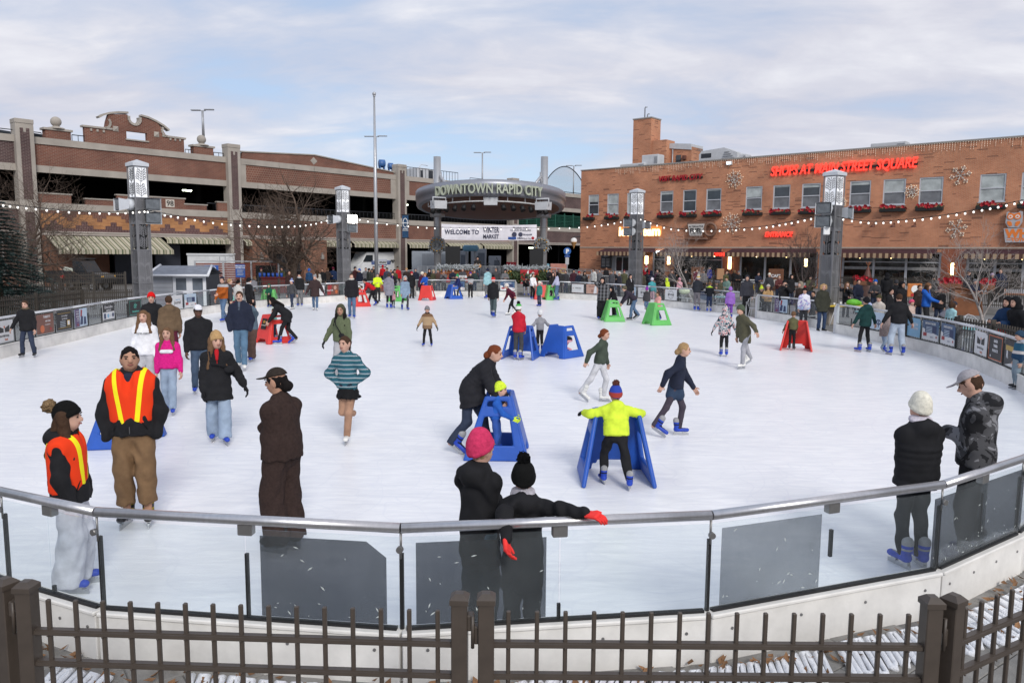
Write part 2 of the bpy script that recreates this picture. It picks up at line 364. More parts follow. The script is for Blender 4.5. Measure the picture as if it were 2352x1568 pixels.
# ground sheet
gr=MB();gr.quad((-900,-300,0),(900,-300,0),(900,1600,0),(-900,1600,0));ground=gr.build('ground',mat('asphalt_ground',(.11,.108,.105),.9,.2,.8,.3,50));tag(ground,kind='structure')
pl=MB();pl.quad((-33,-2,.004),(33,-2,.004),(33,66,.004),(-33,66,.004));plaza=pl.build('plaza',M_plaza);tag(plaza,kind='structure')
RUNS={'near':[(-3.65,5.32),(-2.74,4.90),(-.69,4.64),(1.33,4.92),(3.27,5.64),(4.40,6.42)],'right':[(4.40,6.42),(6.2,8.1),(8.1,10.7),(9.7,13.6),(10.69,16.33),(11.45,19.3),(11.68,22.27),(11.55,24.6),(11.36,26.77)],'side':[(11.44,28.22),(11.1,30.4),(10.5,32.79)],'farright':[(10.55,34.66),(9.5,36.6),(8.02,38.93),(6.5,41.7),(4.88,44.33),(3.7,45.4),(1.73,46.93)],'far':[(.22,47.44),(-2.0,47.6),(-4.0,47.6),(-5.99,47.36)],'farleft':[(-6.95,46.6),(-9.43,41.99),(-12.22,37.46),(-13.28,32.82),(-13.66,27.96),(-13.4,24.5),(-13.12,22.33),(-12.88,19.2),(-11.9,15.2),(-10.0,11.2),(-7.2,7.8),(-5.2,6.1),(-3.65,5.32)]}
def resample(pts,step):
 P=[Vector((*p,0))for p in pts];Q=[]
 n=len(P)
 for i in range(n-1):
  p0,p1,p2,p3=P[max(i-1,0)],P[i],P[i+1],P[min(i+2,n-1)]
  for k in range(16):
   t=k/16;Q.append(.5*((2*p1)+(p2-p0)*t+(2*p0-5*p1+4*p2-p3)*t*t+(3*p1-p0-3*p2+p3)*t**3))
 Q.append(P[-1]);d=[0.]
 for a,b in zip(Q,Q[1:]):d.append(d[-1]+(b-a).length)
 m=max(1,round(d[-1]/step));o=[];j=0
 for i in range(m+1):
  s=d[-1]*i/m
  while j<len(d)-2 and d[j+1]<s:j+=1
  u=(s-d[j])/max(1e-6,d[j+1]-d[j]);o.append(Q[j].lerp(Q[j+1],max(0,min(1,u))))
 return o
RPT={k:([Vector((*p,0))for p in v]if k=='near' else resample(v,2.07))for k,v in RUNS.items()}
outline=[]
for k in ('near','right','side','farright','far','farleft'):outline+=RPT[k]if k=='near' else [p for p in RPT[k]if not outline or (p-outline[-1]).length>.05]
if (outline[-1]-outline[0]).length<.05:outline.pop()
ib=MB();ib.zprism([(p.x,p.y)for p in outline],.006,.02);ice=ib.build('ice',M_ice);tag(ice,kind='structure')
ICE_Z=.02
RC=Vector((-1.,26.,0))
BLAB={'near':'near curve of the glass rink barrier with steel handrail and dark film panels','right':'right curve of the glass rink barrier lined with advertising posters','side':'short glass barrier section between the two gate gaps on the right','farright':'far right stretch of glass barrier in front of the shops','far':'far glass barrier straight in front of the stage','farleft':'long left curve of the glass rink barrier'}
PANELS=[];RAILZ=1.03;KICK=.36
def barrier(run):
 pts=RPT[run];root=empty('rink_barrier',(pts[0].x,pts[0].y,0),0,BLAB[run],'barrier','glass barriers round the rink')
 O=Vector(root.location)
 near=run=='near'
 for i,(a,b)in enumerate(zip(pts,pts[1:])):
  d=(b-a);ln=d.length;t=d.normalized();n=Vector((t.y,-t.x,0))
  if n.dot(RC-a)>0:n=-n
  rz=math.atan2(t.y,t.x);c=(a+b)/2-O
  R=Matrix.Rotation(rz,3,'Z')
  kb=MB();so_=1 if (R@Vector((0,1,0))).dot(n)>0 else -1
  kb.bx(-ln/2+.004,ln/2-.004,-.05,.05,0.0,KICK-.03,.006)
  kb.m=0;kb.bx(-ln/2,ln/2,-.065,.065,KICK-.03,KICK,.008)
  kb.m=1;kb.bx(-ln/2+.03,ln/2-.03,-.02,.02,KICK,KICK+.018)
  kb.m=2
  for q in (-.42,-.14,.14,.42):kb.tube([(q*ln,.05*so_,.24),(q*ln,.056*so_,.24)],.011,8)
  kb.build('kick_panel',[M_white,M_black,M_clamp],root,loc=c,rot=(0,0,rz))
  for s in (-1,1):
   x0,x1=(-ln/2+.012,-.006)if s<0 else (.006,ln/2-.012)
   gb=MB();gb.bx(x0,x1,-.006,.006,KICK+.018,RAILZ-.06)
   gb.build('glass_panel',M_glass,root,loc=c,rot=(0,0,rz))
   PANELS.append(dict(run=run,c=a+t*(ln/2+(x0+x1)/2),rz=rz,n=n,w=x1-x0,t=t,i=i,s=s))
  pb=MB();pb.bx(ln/2-.012,ln/2+.012,.004,.028,KICK,.86);pb.build('joint_strip',M_black,root,loc=c,rot=(0,0,rz))
  zs_={1:(KICK,.80),2:(KICK,.47),3:(.60,.80),4:(.5,.84)}.get(i,(KICK,.42))if near else (KICK,.78 if i%2 else .62)
  pb=MB();pb.bx(-.011,.011,.004,.026,*zs_);pb.build('joint_strip',M_black,root,loc=c,rot=(0,0,rz))
  cb=MB();cb.bx(-.05,.05,-.02*so_-.03,-.02*so_+.055 if so_>0 else .05,RAILZ-.105,RAILZ-.02,.006)
  cb.build('rail_clamp',M_clamp,root,loc=c,rot=(0,0,rz))
  rb=MB();rb.tube([(ln/2,.012*so_,RAILZ-.13),(ln/2,.04*so_,RAILZ-.13)],.022,12);rb.tube([(ln/2,0,RAILZ-.2),(ln/2,0,RAILZ-.03)],.008,6)
  rb.build('rail_bolt',M_clamp,root,loc=c,rot=(0,0,rz))
  hb=MB();hb.tube([(-ln/2+.002,0,RAILZ),(ln/2-.002,0,RAILZ)],.033,14)
  hb.build('handrail',M_steel if near else M_alu,root,loc=c,rot=(0,0,rz))
 if not near:
  for e,(p,q)in enumerate(((pts[0],pts[1]),(pts[-1],pts[-2]))):
   if run=='right' and e==0 or run=='farleft' and e==1:continue
   t=(p-q).normalized();rz=math.atan2(t.y,t.x)
   eb=MB();eb.prism([(-.06,0),(.07,0),(.07,RAILZ-.12),(-.06,RAILZ+.02)],-.06,.06)
   eb.build('end_post',M_wpost if run in ('far','farleft')else M_alu,root,loc=p-O,rot=(0,0,rz))
for k in RPT:barrier(k)
# dark perforated films behind the near panels (posters seen from the back)
def film(px,m,label,w=.84,h=.54,cut=False):
 p=min((q for q in PANELS if q['run']=='near'),key=lambda q:abs(PX(q['c']+Vector((0,0,.7)))[0]-px))
 fb=MB();x,z=w/2,h/2
 if cut:fb.prism([(-x,-z),(x,-z),(x,z-.1),(x-.13,z),(-x,z)],-.002,.002)
 else:fb.bx(-x,x,-.002,.002,-z,z)
 o=fb.build('film_panel',m,None,loc=p['c']-p['n']*.013+Vector((0,0,.655)),rot=(0,0,p['rz']));tag(o,label,'film','films on the near glass')
 sc_=MB();rg=random.Random(int(px))
 for k in range(16):
  cx,cz,l,a=rg.uniform(-x,x)*.95,rg.choice((rg.uniform(-z,-z*.5),rg.uniform(-z,z)))*.95,rg.uniform(.004,.022),rg.uniform(-1.4,1.4);ux,uz=math.cos(a)*l,math.sin(a)*l;sy=-.0035 if (Matrix.Rotation(p['rz'],3,'Z')@Vector((0,-1,0))).dot(p['n'])>0 else .0035
  sc_.add([(cx-ux,sy,cz-uz),(cx-uz*.25,sy,cz+ux*.25),(cx+ux,sy,cz+uz),(cx+uz*.2,sy,cz-ux*.2)],[[0,1,2,3]])
 tag(sc_.build('scuffs',M_white,o),kind='stuff')
film(745,M_film,'dark perforated film with a clipped corner behind the brown trousers',cut=True)
film(1100,M_film,'dark perforated film behind the two people with draped arms')
film(1775,M_film2,'pale grey perforated film on the near glass')
film(2215,M_film,'dark film on the glass behind the grey camouflage jacket')
film(2340,M_film,'dark film cut by the right picture edge')
# paving slabs outside the near barrier
from mathutils.geometry import intersect_point_line
def inside(p,poly):
 c=False;n=len(poly)
 for i in range(n):
  a,b=poly[i],poly[i-1]
  if (a.y>p.y)!=(b.y>p.y)and p.x<(b.x-a.x)*(p.y-a.y)/(b.y-a.y)+a.x:c=not c
 return c
sb=MB();sb.box((0,0,0),(.594,.294,.05),bev=.006);slab_me=sb.mesh('paving_slab',M_slab)
_ca,_sa=math.cos(.62),math.sin(.62)
for i in range(-14,16):
 for j in range(-24,26):
  u,v=(i+(.5 if j%2 else 0))*.6,j*.3
  p=Vector((u*_ca-v*_sa+1.,u*_sa+v*_ca+6.,0))
  if not (-6.5<p.x<9 and 3.9<p.y<11):continue
  x,y=PX(p)
  if not (-120<x<2470 and y<1720):continue
  if inside(p,outline):continue
  d=min((q-p).length for q in outline)
  if d>3.2:continue
  mkobj('paving_slab',slab_me,plaza,(p.x,p.y,-.008+rnd.uniform(-.002,.002)),(0,0,.62))
M_frost=mat('frost',(.80,.81,.84),.8,.06,20,.5,60)
def serp(path,l0,l1,skew,label,sp=.052,r=.021):
 pts=resample(path,sp);b=MB();P=[]
 for i,p in enumerate(pts[:-1]):
  t=(pts[i+1]-p).normalized();n=Vector((t.y,-t.x,0))
  if n.dot(RC-p)>0:n=-n
  dirn=(n+t*skew).normalized();l=l1+rnd.uniform(-.04,.06)
  a,c=p+dirn*l0,p+dirn*l;z=.03+rnd.uniform(-.004,.004)
  a.z=c.z=z
  if i%2==0:P+=[a,a.lerp(c,.5)+Vector((0,0,rnd.uniform(0,.006))),c,c+(dirn+t).normalized()*sp*.5]
  else:P+=[c+(dirn-t).normalized()*sp*.5,c,a.lerp(c,.5),a]
 b.tube(P,[r*(1+.15*math.sin(i*1.7))for i in range(len(P))],7)
 o=b.build('frosted_pipe',M_frost,None);tag(o,label,'pipe','frosted pipes beside the barrier')
serp([(-2.95,4.78),(-2.5,4.66)],.06,.2,.3,'short frosted coil of pipe by the left fence post')
serp([(-2.05,4.70),(-.69,4.52),(-.2,4.56)],.04,.27,.35,'frosted serpentine pipe left of the gate posts')
serp([(.0,4.60),(1.36,4.80),(2.2,5.08)],.03,.34,-.55,'long frosted serpentine pipe under the pale grey film')
serp([(2.3,5.14),(3.3,5.52),(4.45,6.26),(5.6,7.3)],.03,.42,-.5,'frosted serpentine pipe curving round to the right edge')
lv=MB();M_leaf=mat('dry_leaf',(.20,.105,.05),.8,.5,3)
for i in range(420):
 k=rnd.choice(('near','near','right'));pts=RPT[k];j=rnd.randrange(min(len(pts)-1,5));a,b=pts[j],pts[j+1]
 t=(b-a).normalized();n=Vector((t.y,-t.x,0));n=-n if n.dot(RC-a)>0 else n
 p=a.lerp(b,rnd.random())+n*(.08+abs(rnd.gauss(.12,.2)))
 s=rnd.uniform(.018,.045);q=rnd.random()*6.3;z=rnd.uniform(.03,.06);ti=rnd.uniform(-.02,.02)
 e=[Vector((math.cos(q),math.sin(q),rnd.uniform(-.3,.5)))*s,Vector((-math.sin(q),math.cos(q),rnd.uniform(-.3,.4)))*s*.6]
 c=p+Vector((0,0,z));lv.add([c-e[0],c-e[0]*.2+e[1],c+e[0]+Vector((0,0,.012)),c-e[0]*.1-e[1],c+Vector((0,0,-.008))],[[0,4,1],[1,4,2],[2,4,3],[3,4,0]])
o=lv.build('fallen_leaves',M_leaf);tag(o,'dry brown leaves scattered along the foot of the barrier','leaves',kind='stuff')
# ---------------------------------------------------------------- steel fences
M_bronze=mat('bronze_paint',(.062,.048,.038),.45,.12,14,spec=.5)
M_bronze2=mat('weathered_bronze',(.05,.042,.034),.6,.2,10)
_fm={}
def fence(p,q,ztop,zr,npk,label,group,post=(True,True),postw=.071,pk=.0195,lod=0,rw=.028,zbot=.06,m=None,ph=.06,name='steel_fence'):
 """fence panel from p to q (ground points)"""
 p,q=Vector((*p[:2],p[2]if len(p)>2 else 0)),Vector((*q[:2],q[2]if len(q)>2 else 0));m=m or M_bronze
 d=q-p;ln=d.length;rz=math.atan2(d.y,d.x);root=empty(name,p,rz,label,'fence',group);sl=d.z/max(.01,Vector((d.x,d.y)).length);ln=Vector((d.x,d.y)).length
 for k,x in ((0,0),(1,ln)):
  if not post[k]:continue
  b=MB();b.box((0,0,(ztop+ph)/2),(postw,postw,ztop+ph),bev=.004 if lod==0 else 0);o=b.build('post',m,root,loc=(x,0,sl*x))
  if lod==0:
   c=MB();w=postw/2+.006;z=ztop+ph
   c.add([(-w,-w,z-.02),(w,-w,z-.02),(w,w,z-.02),(-w,w,z-.02),(-w,-w,z+.004),(w,-w,z+.004),(w,w,z+.004),(-w,w,z+.004),(-w*.45,-w*.45,z+.026),(w*.45,-w*.45,z+.026),(w*.45,w*.45,z+.026),(-w*.45,w*.45,z+.026)],[[0,1,5,4],[1,2,6,5],[2,3,7,6],[3,0,4,7],[4,5,9,8],[5,6,10,9],[6,7,11,10],[7,4,8,11],[8,9,10,11]])
   c.build('cap',m,o)
 x0,x1=postw/2 if post[0]else 0,ln-postw/2 if post[1]else ln
 for z in zr:
  b=MB()
  if lod==0:
   b.add([(x,y,zz_+sl*x)for x in (x0,x1)for y,zz_ in ((-rw/2,z-rw/2),(rw/2,z-rw/2),(rw/2,z+rw/2),(-rw/2,z+rw/2))],[[0,1,5,4],[1,2,6,5],[2,3,7,6],[3,0,4,7],[3,2,1,0],[4,5,6,7]])
   b.add([(x,y-rw/2-.004,zz_+sl*x)for x in (x0,x1)for y,zz_ in ((-.004,z-.008),(.004,z-.010),(.004,z+.010),(-.004,z+.008))],[[0,1,5,4],[1,2,6,5],[2,3,7,6],[3,0,4,7]])
   for k in range(npk):
    x=x0+(x1-x0)*(k+.5)/npk;b.ball((x,-rw/2-.006,z+sl*x-.012),.005,6,4)
  else:b.add([(x,y,zz_+sl*x)for x in (x0,x1)for y,zz_ in ((-rw/2,z-rw/2),(rw/2,z-rw/2),(rw/2,z+rw/2),(-rw/2,z+rw/2))],[[0,1,5,4],[1,2,6,5],[2,3,7,6],[3,0,4,7]])
  b.build('rail',m,root)
 key=(pk,ztop,zbot,lod)
 if key not in _fm:
  b=MB();b.box((0,0,(ztop+zbot)/2),(pk,pk,ztop-zbot),bev=.004 if lod==0 else 0);_fm[key]=b.mesh('picket',m)
 for k in range(npk):
  x=x0+(x1-x0)*(k+.5)/npk;mkobj('picket',_fm[key],root,(x,0,sl*x))
 return root
def at(x,y,z):v=G(x,y,z);return (v.x,v.y)
ZT=1.16
f1,f2=at(60,1345,ZT+.06),at(1056,1372,ZT+.06);f3,f4=at(1117,1372,ZT+.06),at(2141,1380,ZT+.06);f5=at(2191,1376,ZT+.06);f0=at(12,1338,ZT+.06)
fence(f1,f2,ZT,(1.005,.855,.15),15,'bronze steel fence panel left of the double gate posts in the foreground','foreground steel fence')
fence(f3,f4,ZT,(1.005,.855,.15),15,'bronze steel fence panel right of the double gate posts in the foreground','foreground steel fence')
fence(f5,(f5[0]+1.75,f5[1]+1.0),ZT,(1.005,.855,.15),15,'bronze steel fence panel angling away at the right edge','foreground steel fence')
fence((f0[0]-1.7,f0[1]+.75),f0,ZT,(1.005,.855,.15),14,'bronze steel fence post at the bottom left corner','foreground steel fence')
for a,b in ((f2,f3),(f4,f5),(f0,f1)):
 h=MB();c=((a[0]+b[0])/2,(a[1]+b[1])/2);w=abs(b[0]-a[0])-.07
 h.box((c[0]-.012,c[1],1.11),(w*.7,.05,.075),bev=.006);h.box((c[0]+.016,c[1]+.005,1.05),(w*.55,.045,.085),bev=.006);h.tube([(c[0],c[1]-.03,1.0),(c[0],c[1]-.03,1.15)],.008,8)
 o=h.build('gate_hinge',M_bronze);tag(o,{0:'steel hinge between the middle pair of fence posts',1:'steel hinge between the right pair of fence posts',2:'steel hinge between the left pair of fence posts'}[[f2,f4,f0].index(a)],'hinge','gate hinges')
class Plane:
 """vertical facade plane: origin p0, direction angle from +Y; local x along, y inwards, z up"""
 def __init__(s,p0,ang):s.p0=p0;s.d=Vector((math.sin(ang),math.cos(ang),0));s.rz=math.atan2(s.d.y,s.d.x)
 def sz(s,x,y,off=0.):
  a,b,c=ray(x,y);n=Vector((-s.d.y,s.d.x,0));p=s.p0+n*off
  t=(p.x*n.x+p.y*n.y)/(a*n.x+b*n.y);X,Y=a*t,b*t
  return (X-p.x)*s.d.x+(Y-p.y)*s.d.y,HC+c*t
GP=Plane(G(77,660),math.radians(40.5))
M_conc=mat('precast_concrete',(.36,.325,.285),.85,.16,.7,.15,30)
M_conc2=mat('smooth_cornice',(.40,.355,.32),.8,.1,1.5)
M_gbrick=brick('garage_brick',(.205,.082,.058),(.165,.066,.05),(.27,.20,.16),.30,.1)
M_gbrick_d=brick('dark_brick',(.10,.058,.058),(.075,.046,.048),(.22,.18,.17),.30,.1)
M_gpanel=brick('panel_brick',(.20,.085,.062),(.17,.072,.055),(.30,.22,.17),.24,.2,ms=.018)
M_tan=brick('tan_brick',(.46,.235,.105),(.36,.17,.08),(.40,.22,.12),.3,.1,ms=.006)
M_soldier=brick('soldier_brick',(.115,.060,.062),(.10,.05,.052),(.27,.19,.17),.4,.12,swap=True)
M_soldier2=brick('red_soldier_brick',(.17,.075,.058),(.15,.066,.05),(.28,.19,.15),.4,.12,swap=True)
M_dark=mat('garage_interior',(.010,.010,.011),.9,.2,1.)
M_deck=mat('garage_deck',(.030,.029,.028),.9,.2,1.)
M_rail=mat('dark_metal_rail',(.028,.032,.04),.5,.1)
garage=empty('parking_garage',GP.p0,GP.rz,'long red brick and concrete parking garage with columns and stepped parapets behind the rink','parking garage')
def GB(name,m,*boxes,bev=0.):
 b=MB()
 for q in boxes:b.bx(*q,bev=bev)
 return b.build(name,m,garage)
COLS=[-.05,15.95,35.1,53.6,71.]
BAYS=[(-16.,-.05)]+list(zip(COLS,COLS[1:]))+[(71.,84.)]
ZC=10.75
for bi,(a,b)in enumerate(BAYS):
 x0,x1=a+.55,b-.55
 GB('parapet_band',M_conc,(a,b,0,.4,8.27,8.76));GB('parapet_coping',M_conc,(a,b,-.03,.45,10.27,ZC))
 mb={0:M_gbrick_d,1:M_gbrick,2:M_gpanel,3:M_gbrick,4:M_gbrick_d,5:M_gbrick_d}[bi]
 if bi in (2,3):GB('parapet_frame',M_conc,(a,x0+.75,.0,.42,8.76,10.27));GB('parapet_frame',M_conc,(x1-.7,b,.0,.42,8.76,10.27));GB('parapet_brick',mb,(x0+.75,x1-.7,.07,.4,8.76,10.27))
 else:GB('parapet_brick',mb,(a,b,.07,.4,8.76,10.27))
 GB('spandrel_band',M_conc,(a,b,0,.4,5.58,6.12));
 if bi!=1:GB('spandrel_brick',M_gpanel if bi==2 else mb,(a,b,.06,.4,4.07,5.58))
 GB('cornice',M_conc2,(a,b,-.12,.4,3.98,4.09),(a,b,-.05,.4,3.80,3.98))
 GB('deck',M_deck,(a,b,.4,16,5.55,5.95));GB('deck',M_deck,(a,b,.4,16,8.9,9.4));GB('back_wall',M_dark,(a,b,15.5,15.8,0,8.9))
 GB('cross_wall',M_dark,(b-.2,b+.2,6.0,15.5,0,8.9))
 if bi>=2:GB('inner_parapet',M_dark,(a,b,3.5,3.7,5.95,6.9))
 if bi>=2:
  pass
for c in COLS:
 o=GB('column',M_conc,(c-.58,c+.58,-.38,.55,0,11.55));
 b=MB();b.bx(c-.6,c+.6,-.42,.6,11.55,11.86,.02);b.build('column_cap',M_conc,o)
 for z0,z1 in ((6.3,10.95),(.3,5.4)):
  b=MB();w=.3;b.bx(c-w,c+w,-.405,-.3,z0,z1)
  if z0>5:b.bx(c-w,c-.09,-.405,-.3,z1+.003,z1+.28);b.bx(c+.09,c+w,-.405,-.3,z1+.003,z1+.28)
  b.build('brick_inlay',M_gbrick_d,o)
PB0,PB1=.55,15.35
GB('pattern_field',M_tan,(PB0,PB1,.06,.4,4.07,5.58))
GB('pattern_border',M_soldier,(PB0,PB1,.04,.058,4.072,4.30));GB('pattern_border',M_soldier2,(PB0,PB1,.04,.058,5.36,5.579))
n=7;st=(PB1-PB0)/n
for i in range(n):
 x=PB0+st*(i+.5);o=MB();o.bx(x-.62,x+.62,.042,.058,4.302,4.56);o.bx(x-.22,x+.22,.042,.058,4.562,4.85);o.build('stepped_motif',M_soldier,garage)
 x=PB0+st*i+st*.02
 if i:o=MB();o.bx(x-.5,x+.5,.042,.058,5.13,5.358);o.bx(x-.19,x+.19,.042,.058,4.86,5.128);o.build('stepped_motif',M_soldier2,garage)
for x0,x1,z in ((.6,2.9,6.85),(3.9,6.2,6.62),(6.2,11.6,7.05),(11.6,13.5,6.62),(14.5,15.4,6.95)):
 o=GB('dwarf_wall',M_gbrick,(x0,x1,.05,.3,6.12,z-.1));b=MB();b.bx(x0-.08,x1+.08,.0,.36,z-.1,z);b.build('wall_coping',M_conc,o)
M_stone=mat('date_stone',(.55,.50,.44),.8,.08);M_ink=mat('black_ink',(.008,.008,.009),.7,0)
for x,t in ((7.35,'19'),(10.35,'98')):
 o=GB('date_stone',M_stone,(x-.36,x+.36,.028,.06,6.24,6.86));text('numerals',t,.6,M_ink,o,(x,.024,6.35),off=.012)
gx0,gx1=4.25,11.6
gz=lambda x,y:GP.sz(x,y)
gab=[(4.1,10.7),(11.75,10.7),(11.75,11.85),(10.35,11.85),(10.05,12.35),(9.6,12.95),(8.4,13.2),(8.25,12.95),(8.0,12.62),(7.6,12.62),(7.35,12.95),(7.3,13.25),(5.9,13.05),(5.7,12.45),(5.6,11.95),(4.1,11.9)]
wx0,wx1,wz0,wz1=7.15,8.75,11.35,11.95
b=MB()
def strip(poly):b.prism(poly,.06,.4)
strip([(4.1,10.7),(7.15,10.7),(7.15,13.2),(5.9,13.05),(5.7,12.45),(5.6,11.95),(4.1,11.9)])
strip([(8.75,10.7),(11.75,10.7),(11.75,11.85),(10.35,11.85),(10.05,12.35),(9.6,12.9),(8.75,13.1)])
strip([(7.15,10.7),(8.75,10.7),(8.75,wz0),(7.15,wz0)])
strip([(7.15,wz1),(8.75,wz1),(8.75,13.1),(8.42,13.15),(8.25,12.9),(8.0,12.6),(7.62,12.6),(7.38,12.9),(7.3,13.2),(7.15,13.2)])
gable=b.build('gable',M_gbrick,garage)
def swp(pts,r,name,m=M_conc,d=.5):
 b=MB()
 for (x0,z0),(x1,z1)in zip(pts,pts[1:]):
  dx_,dz_=x1-x0,z1-z0;l=math.hypot(dx_,dz_);nx,nz=-dz_/l*r,dx_/l*r
  b.prism([(x0-nx,z0-nz),(x1-nx,z1-nz),(x1+nx,z1+nz),(x0+nx,z0+nz)],-.03,d)
 return b.build(name,m,gable)
arc=lambda cx,cz,r,a0,a1,n=7:[(cx+r*math.cos(math.radians(a0+(a1-a0)*i/n)),cz+r*math.sin(math.radians(a0+(a1-a0)*i/n)))for i in range(n+1)]
swp([(5.15,12.72),(5.5,12.95),(5.95,13.13),(6.6,13.28),(7.35,13.35)],.07,'gable_coping');swp([(8.35,13.28),(8.9,13.2),(9.5,13.0),(10.1,12.72),(10.55,12.4)],.07,'gable_coping')
swp(arc(7.82,12.95,.45,160,380,10),.09,'gable_notch');swp([(3.95,11.93),(6.1,11.95)],.07,'gable_coping');swp([(9.95,11.9),(11.9,11.88)],.07,'gable_coping')
swp(arc(5.55,12.38,.42,270,400,6),.08,'gable_scroll');swp(arc(10.35,12.3,.40,140,270,6),.08,'gable_scroll')
swp([(7.05,11.3),(8.85,11.3)],.05,'window_sill')
for x,z in ((6.35,12.0),(9.5,11.95)):b=MB();b.prism([(x-.2,z-.2),(x+.2,z-.2),(x+.2,z+.2),(x-.2,z+.2)],.02,.06);b.add([(x-.2,.02,z-.2),(x+.2,.02,z-.2),(x+.2,.02,z+.2),(x-.2,.02,z+.2),(x,-.08,z)],[[0,1,4],[1,2,4],[2,3,4],[3,0,4]]);b.build('stone_boss',M_conc,gable)
for x in (4.55,5.0,5.45,10.6,11.0,11.4):b=MB();b.bx(x-.07,x+.07,-.02,.06,11.62,11.8);b.build('bracket',M_conc,gable)
# piers with stone balls
for x,lamp in ((2.25,0),(13.4,1),(-4.2,0)):
 p=GB('roof_pier',M_gbrick,(x-.85,x+.85,-.02,.6,10.4,11.35));b=MB();b.bx(x-.98,x+.98,-.1,.7,11.35,11.5);b.lathe([(.6,11.5),(.55,11.58),(.3,11.64),(.2,11.72)],(x,.3,0),14);b.build('pier_cap',M_conc,p)
 b=MB();b.ball((x,.3,12.02),.37,16,10);b.build('stone_ball',M_conc,p)
b=MB();b.prism([(16.9,10.75),(34.3,10.75),(34.3,10.95),(24.5,11.75),(17.0,11.3)],.08,.4);o=b.build('low_gable',M_gbrick,garage)
b=MB()
for (x0,z0),(x1,z1)in (((16.8,11.32),(24.5,11.78)),((24.5,11.78),(34.4,10.97))):b.prism([(x0,z0),(x1,z1),(x1,z1+.1),(x0,z0+.1)],0,.48)
b.build('gable_coping',M_conc,o);b=MB();b.prism([(24.0,11.25),(24.4,10.9),(24.8,11.25),(24.4,11.6)],.05,.08);b.build('diamond_stone',M_conc,o)
# roof railings
for x0,x1,z in ((-3,1.2,.35),(3.25,4.1,.45),(11.9,12.5,.3),(14.4,15.3,.3),(16.6,18,.3),(35.8,44,1.0),(46,53,.6)):
 b=MB();b.tube([(x0,.2,ZC+z),(x1,.2,ZC+z)],.035,6)
 k=max(2,int((x1-x0)/(.45 if z>.9 else 1.2)))
 for i in range(k+1):x=x0+(x1-x0)*i/k;b.tube([(x,.2,ZC-.05),(x,.2,ZC+z)],.025,5)
 b.build('roof_railing',M_rail,garage)
for x0,x1 in ((13.6,14.4),(16.6,34.4),(35.8,53)):
 b=MB();b.tube([(x0,.15,6.75),(x1,.15,6.75)],.04,6);k=int((x1-x0)/.5)
 for i in range(k+1):x=x0+(x1-x0)*i/k;b.tube([(x,.15,6.1),(x,.15,6.75)],.02,4)
 b.build('deck_railing',M_rail,garage)
M_lamp=mat('fluorescent',(.9,.95,.8),.5,0,emit=(.9,1.,.75,9.))
for x,z in ((13.2,7.9),(30.0,7.95),(38.2,7.95),(64.0,7.6),(60.5,3.4)):b=MB();b.bx(x-.35,x+.35,2.6,2.9,z-.05,z+.04);b.build('ceiling_lamp',M_lamp,garage)
# far daylight openings in the rear wall
M_day=mat('daylight_opening',(.8,.85,.9),.6,0,emit=(.85,.92,1.,1.1))
# ground floor : awnings, storefront, grey doors, kiosk
M_aw=mat('awning_stripe',(.42,.40,.32),.85,0)
def stripes(name,cols,period,axis=0,duty=None):
 m=mat(name,cols[0],.85,0,spec=.2);t=m.node_tree
 tx=NN(m,'ShaderNodeTexCoord');sp=NN(m,'ShaderNodeSeparateXYZ');LK(m,tx.outputs['Object'],sp.inputs[0])
 d=NN(m,'ShaderNodeMath',operation='DIVIDE');LK(m,sp.outputs[axis],d.inputs[0]);d.inputs[1].default_value=period
 f=NN(m,'ShaderNodeMath',operation='FRACT');LK(m,d.outputs[0],f.inputs[0])
 r=NN(m,'ShaderNodeValToRGB');r.color_ramp.interpolation='CONSTANT';e=r.color_ramp.elements;k=len(cols)
 du=duty or [i/k for i in range(k)]
 while len(e)<k:e.new(.5)
 for i in range(k):e[i].position=du[i];e[i].color=(*cols[i],1)
 LK(m,f.outputs[0],r.inputs[0])
 n=NN(m,'ShaderNodeTexNoise');n.inputs['Scale'].default_value=1.4;n.inputs['Detail'].default_value=5;LK(m,tx.outputs['Object'],n.inputs['Vector'])
 rr=NN(m,'ShaderNodeMapRange');rr.inputs[3].default_value=.78;rr.inputs[4].default_value=1.12;LK(m,n.outputs[0],rr.inputs[0])
 mx=NN(m,'ShaderNodeMix',data_type='RGBA',blend_type='MULTIPLY');mx.inputs[0].default_value=1;LK(m,r.outputs[0],mx.inputs[6]);LK(m,rr.outputs[0],mx.inputs[7])
 LK(m,mx.outputs[2],t.nodes['Principled BSDF'].inputs['Base Color']);return m
M_gaw=stripes('green_cream_stripe',[(.50,.46,.36),(.13,.15,.09),(.42,.38,.28),(.20,.20,.13)],.52,0,[0,.4,.62,.85])
def awning(root,x0,x1,zt,zb,out_,m,mv,val=.3,name='awning',yo=0.):
 b=MB();n=max(6,int((x1-x0)/.4));
 b.add([(x0,yo-.02,zt),(x1,yo-.02,zt),(x1,yo-out_,zb),(x0,yo-out_,zb)],[[3,2,1,0]]);b.add([(x0,yo-.02,zt-.03),(x1,yo-.02,zt-.03),(x1,yo-out_,zb-.03),(x0,yo-out_,zb-.03)],[[0,1,2,3]])
 o=b.build(name,m,root)
 v=MB();k=max(4,int((x1-x0)/.13));xs=[x0+(x1-x0)*i/k for i in range(k+1)]
 vs=[];
 for x in xs:q=.045*abs(math.sin(PI*(x-x0)/.26));vs+=[(x,yo-out_-.01-.012*math.sin(x*9),zb+.02),(x,yo-out_-.015-.02*math.sin(x*9),zb-val+.05-q)]
 v.add(vs,[[2*i,2*i+1,2*i+3,2*i+2]for i in range(k)],True);v.build('valance',mv,o)
 return o
awning(garage,1.0,9.4,3.75,2.75,2.2,M_gaw,M_gaw,.34)
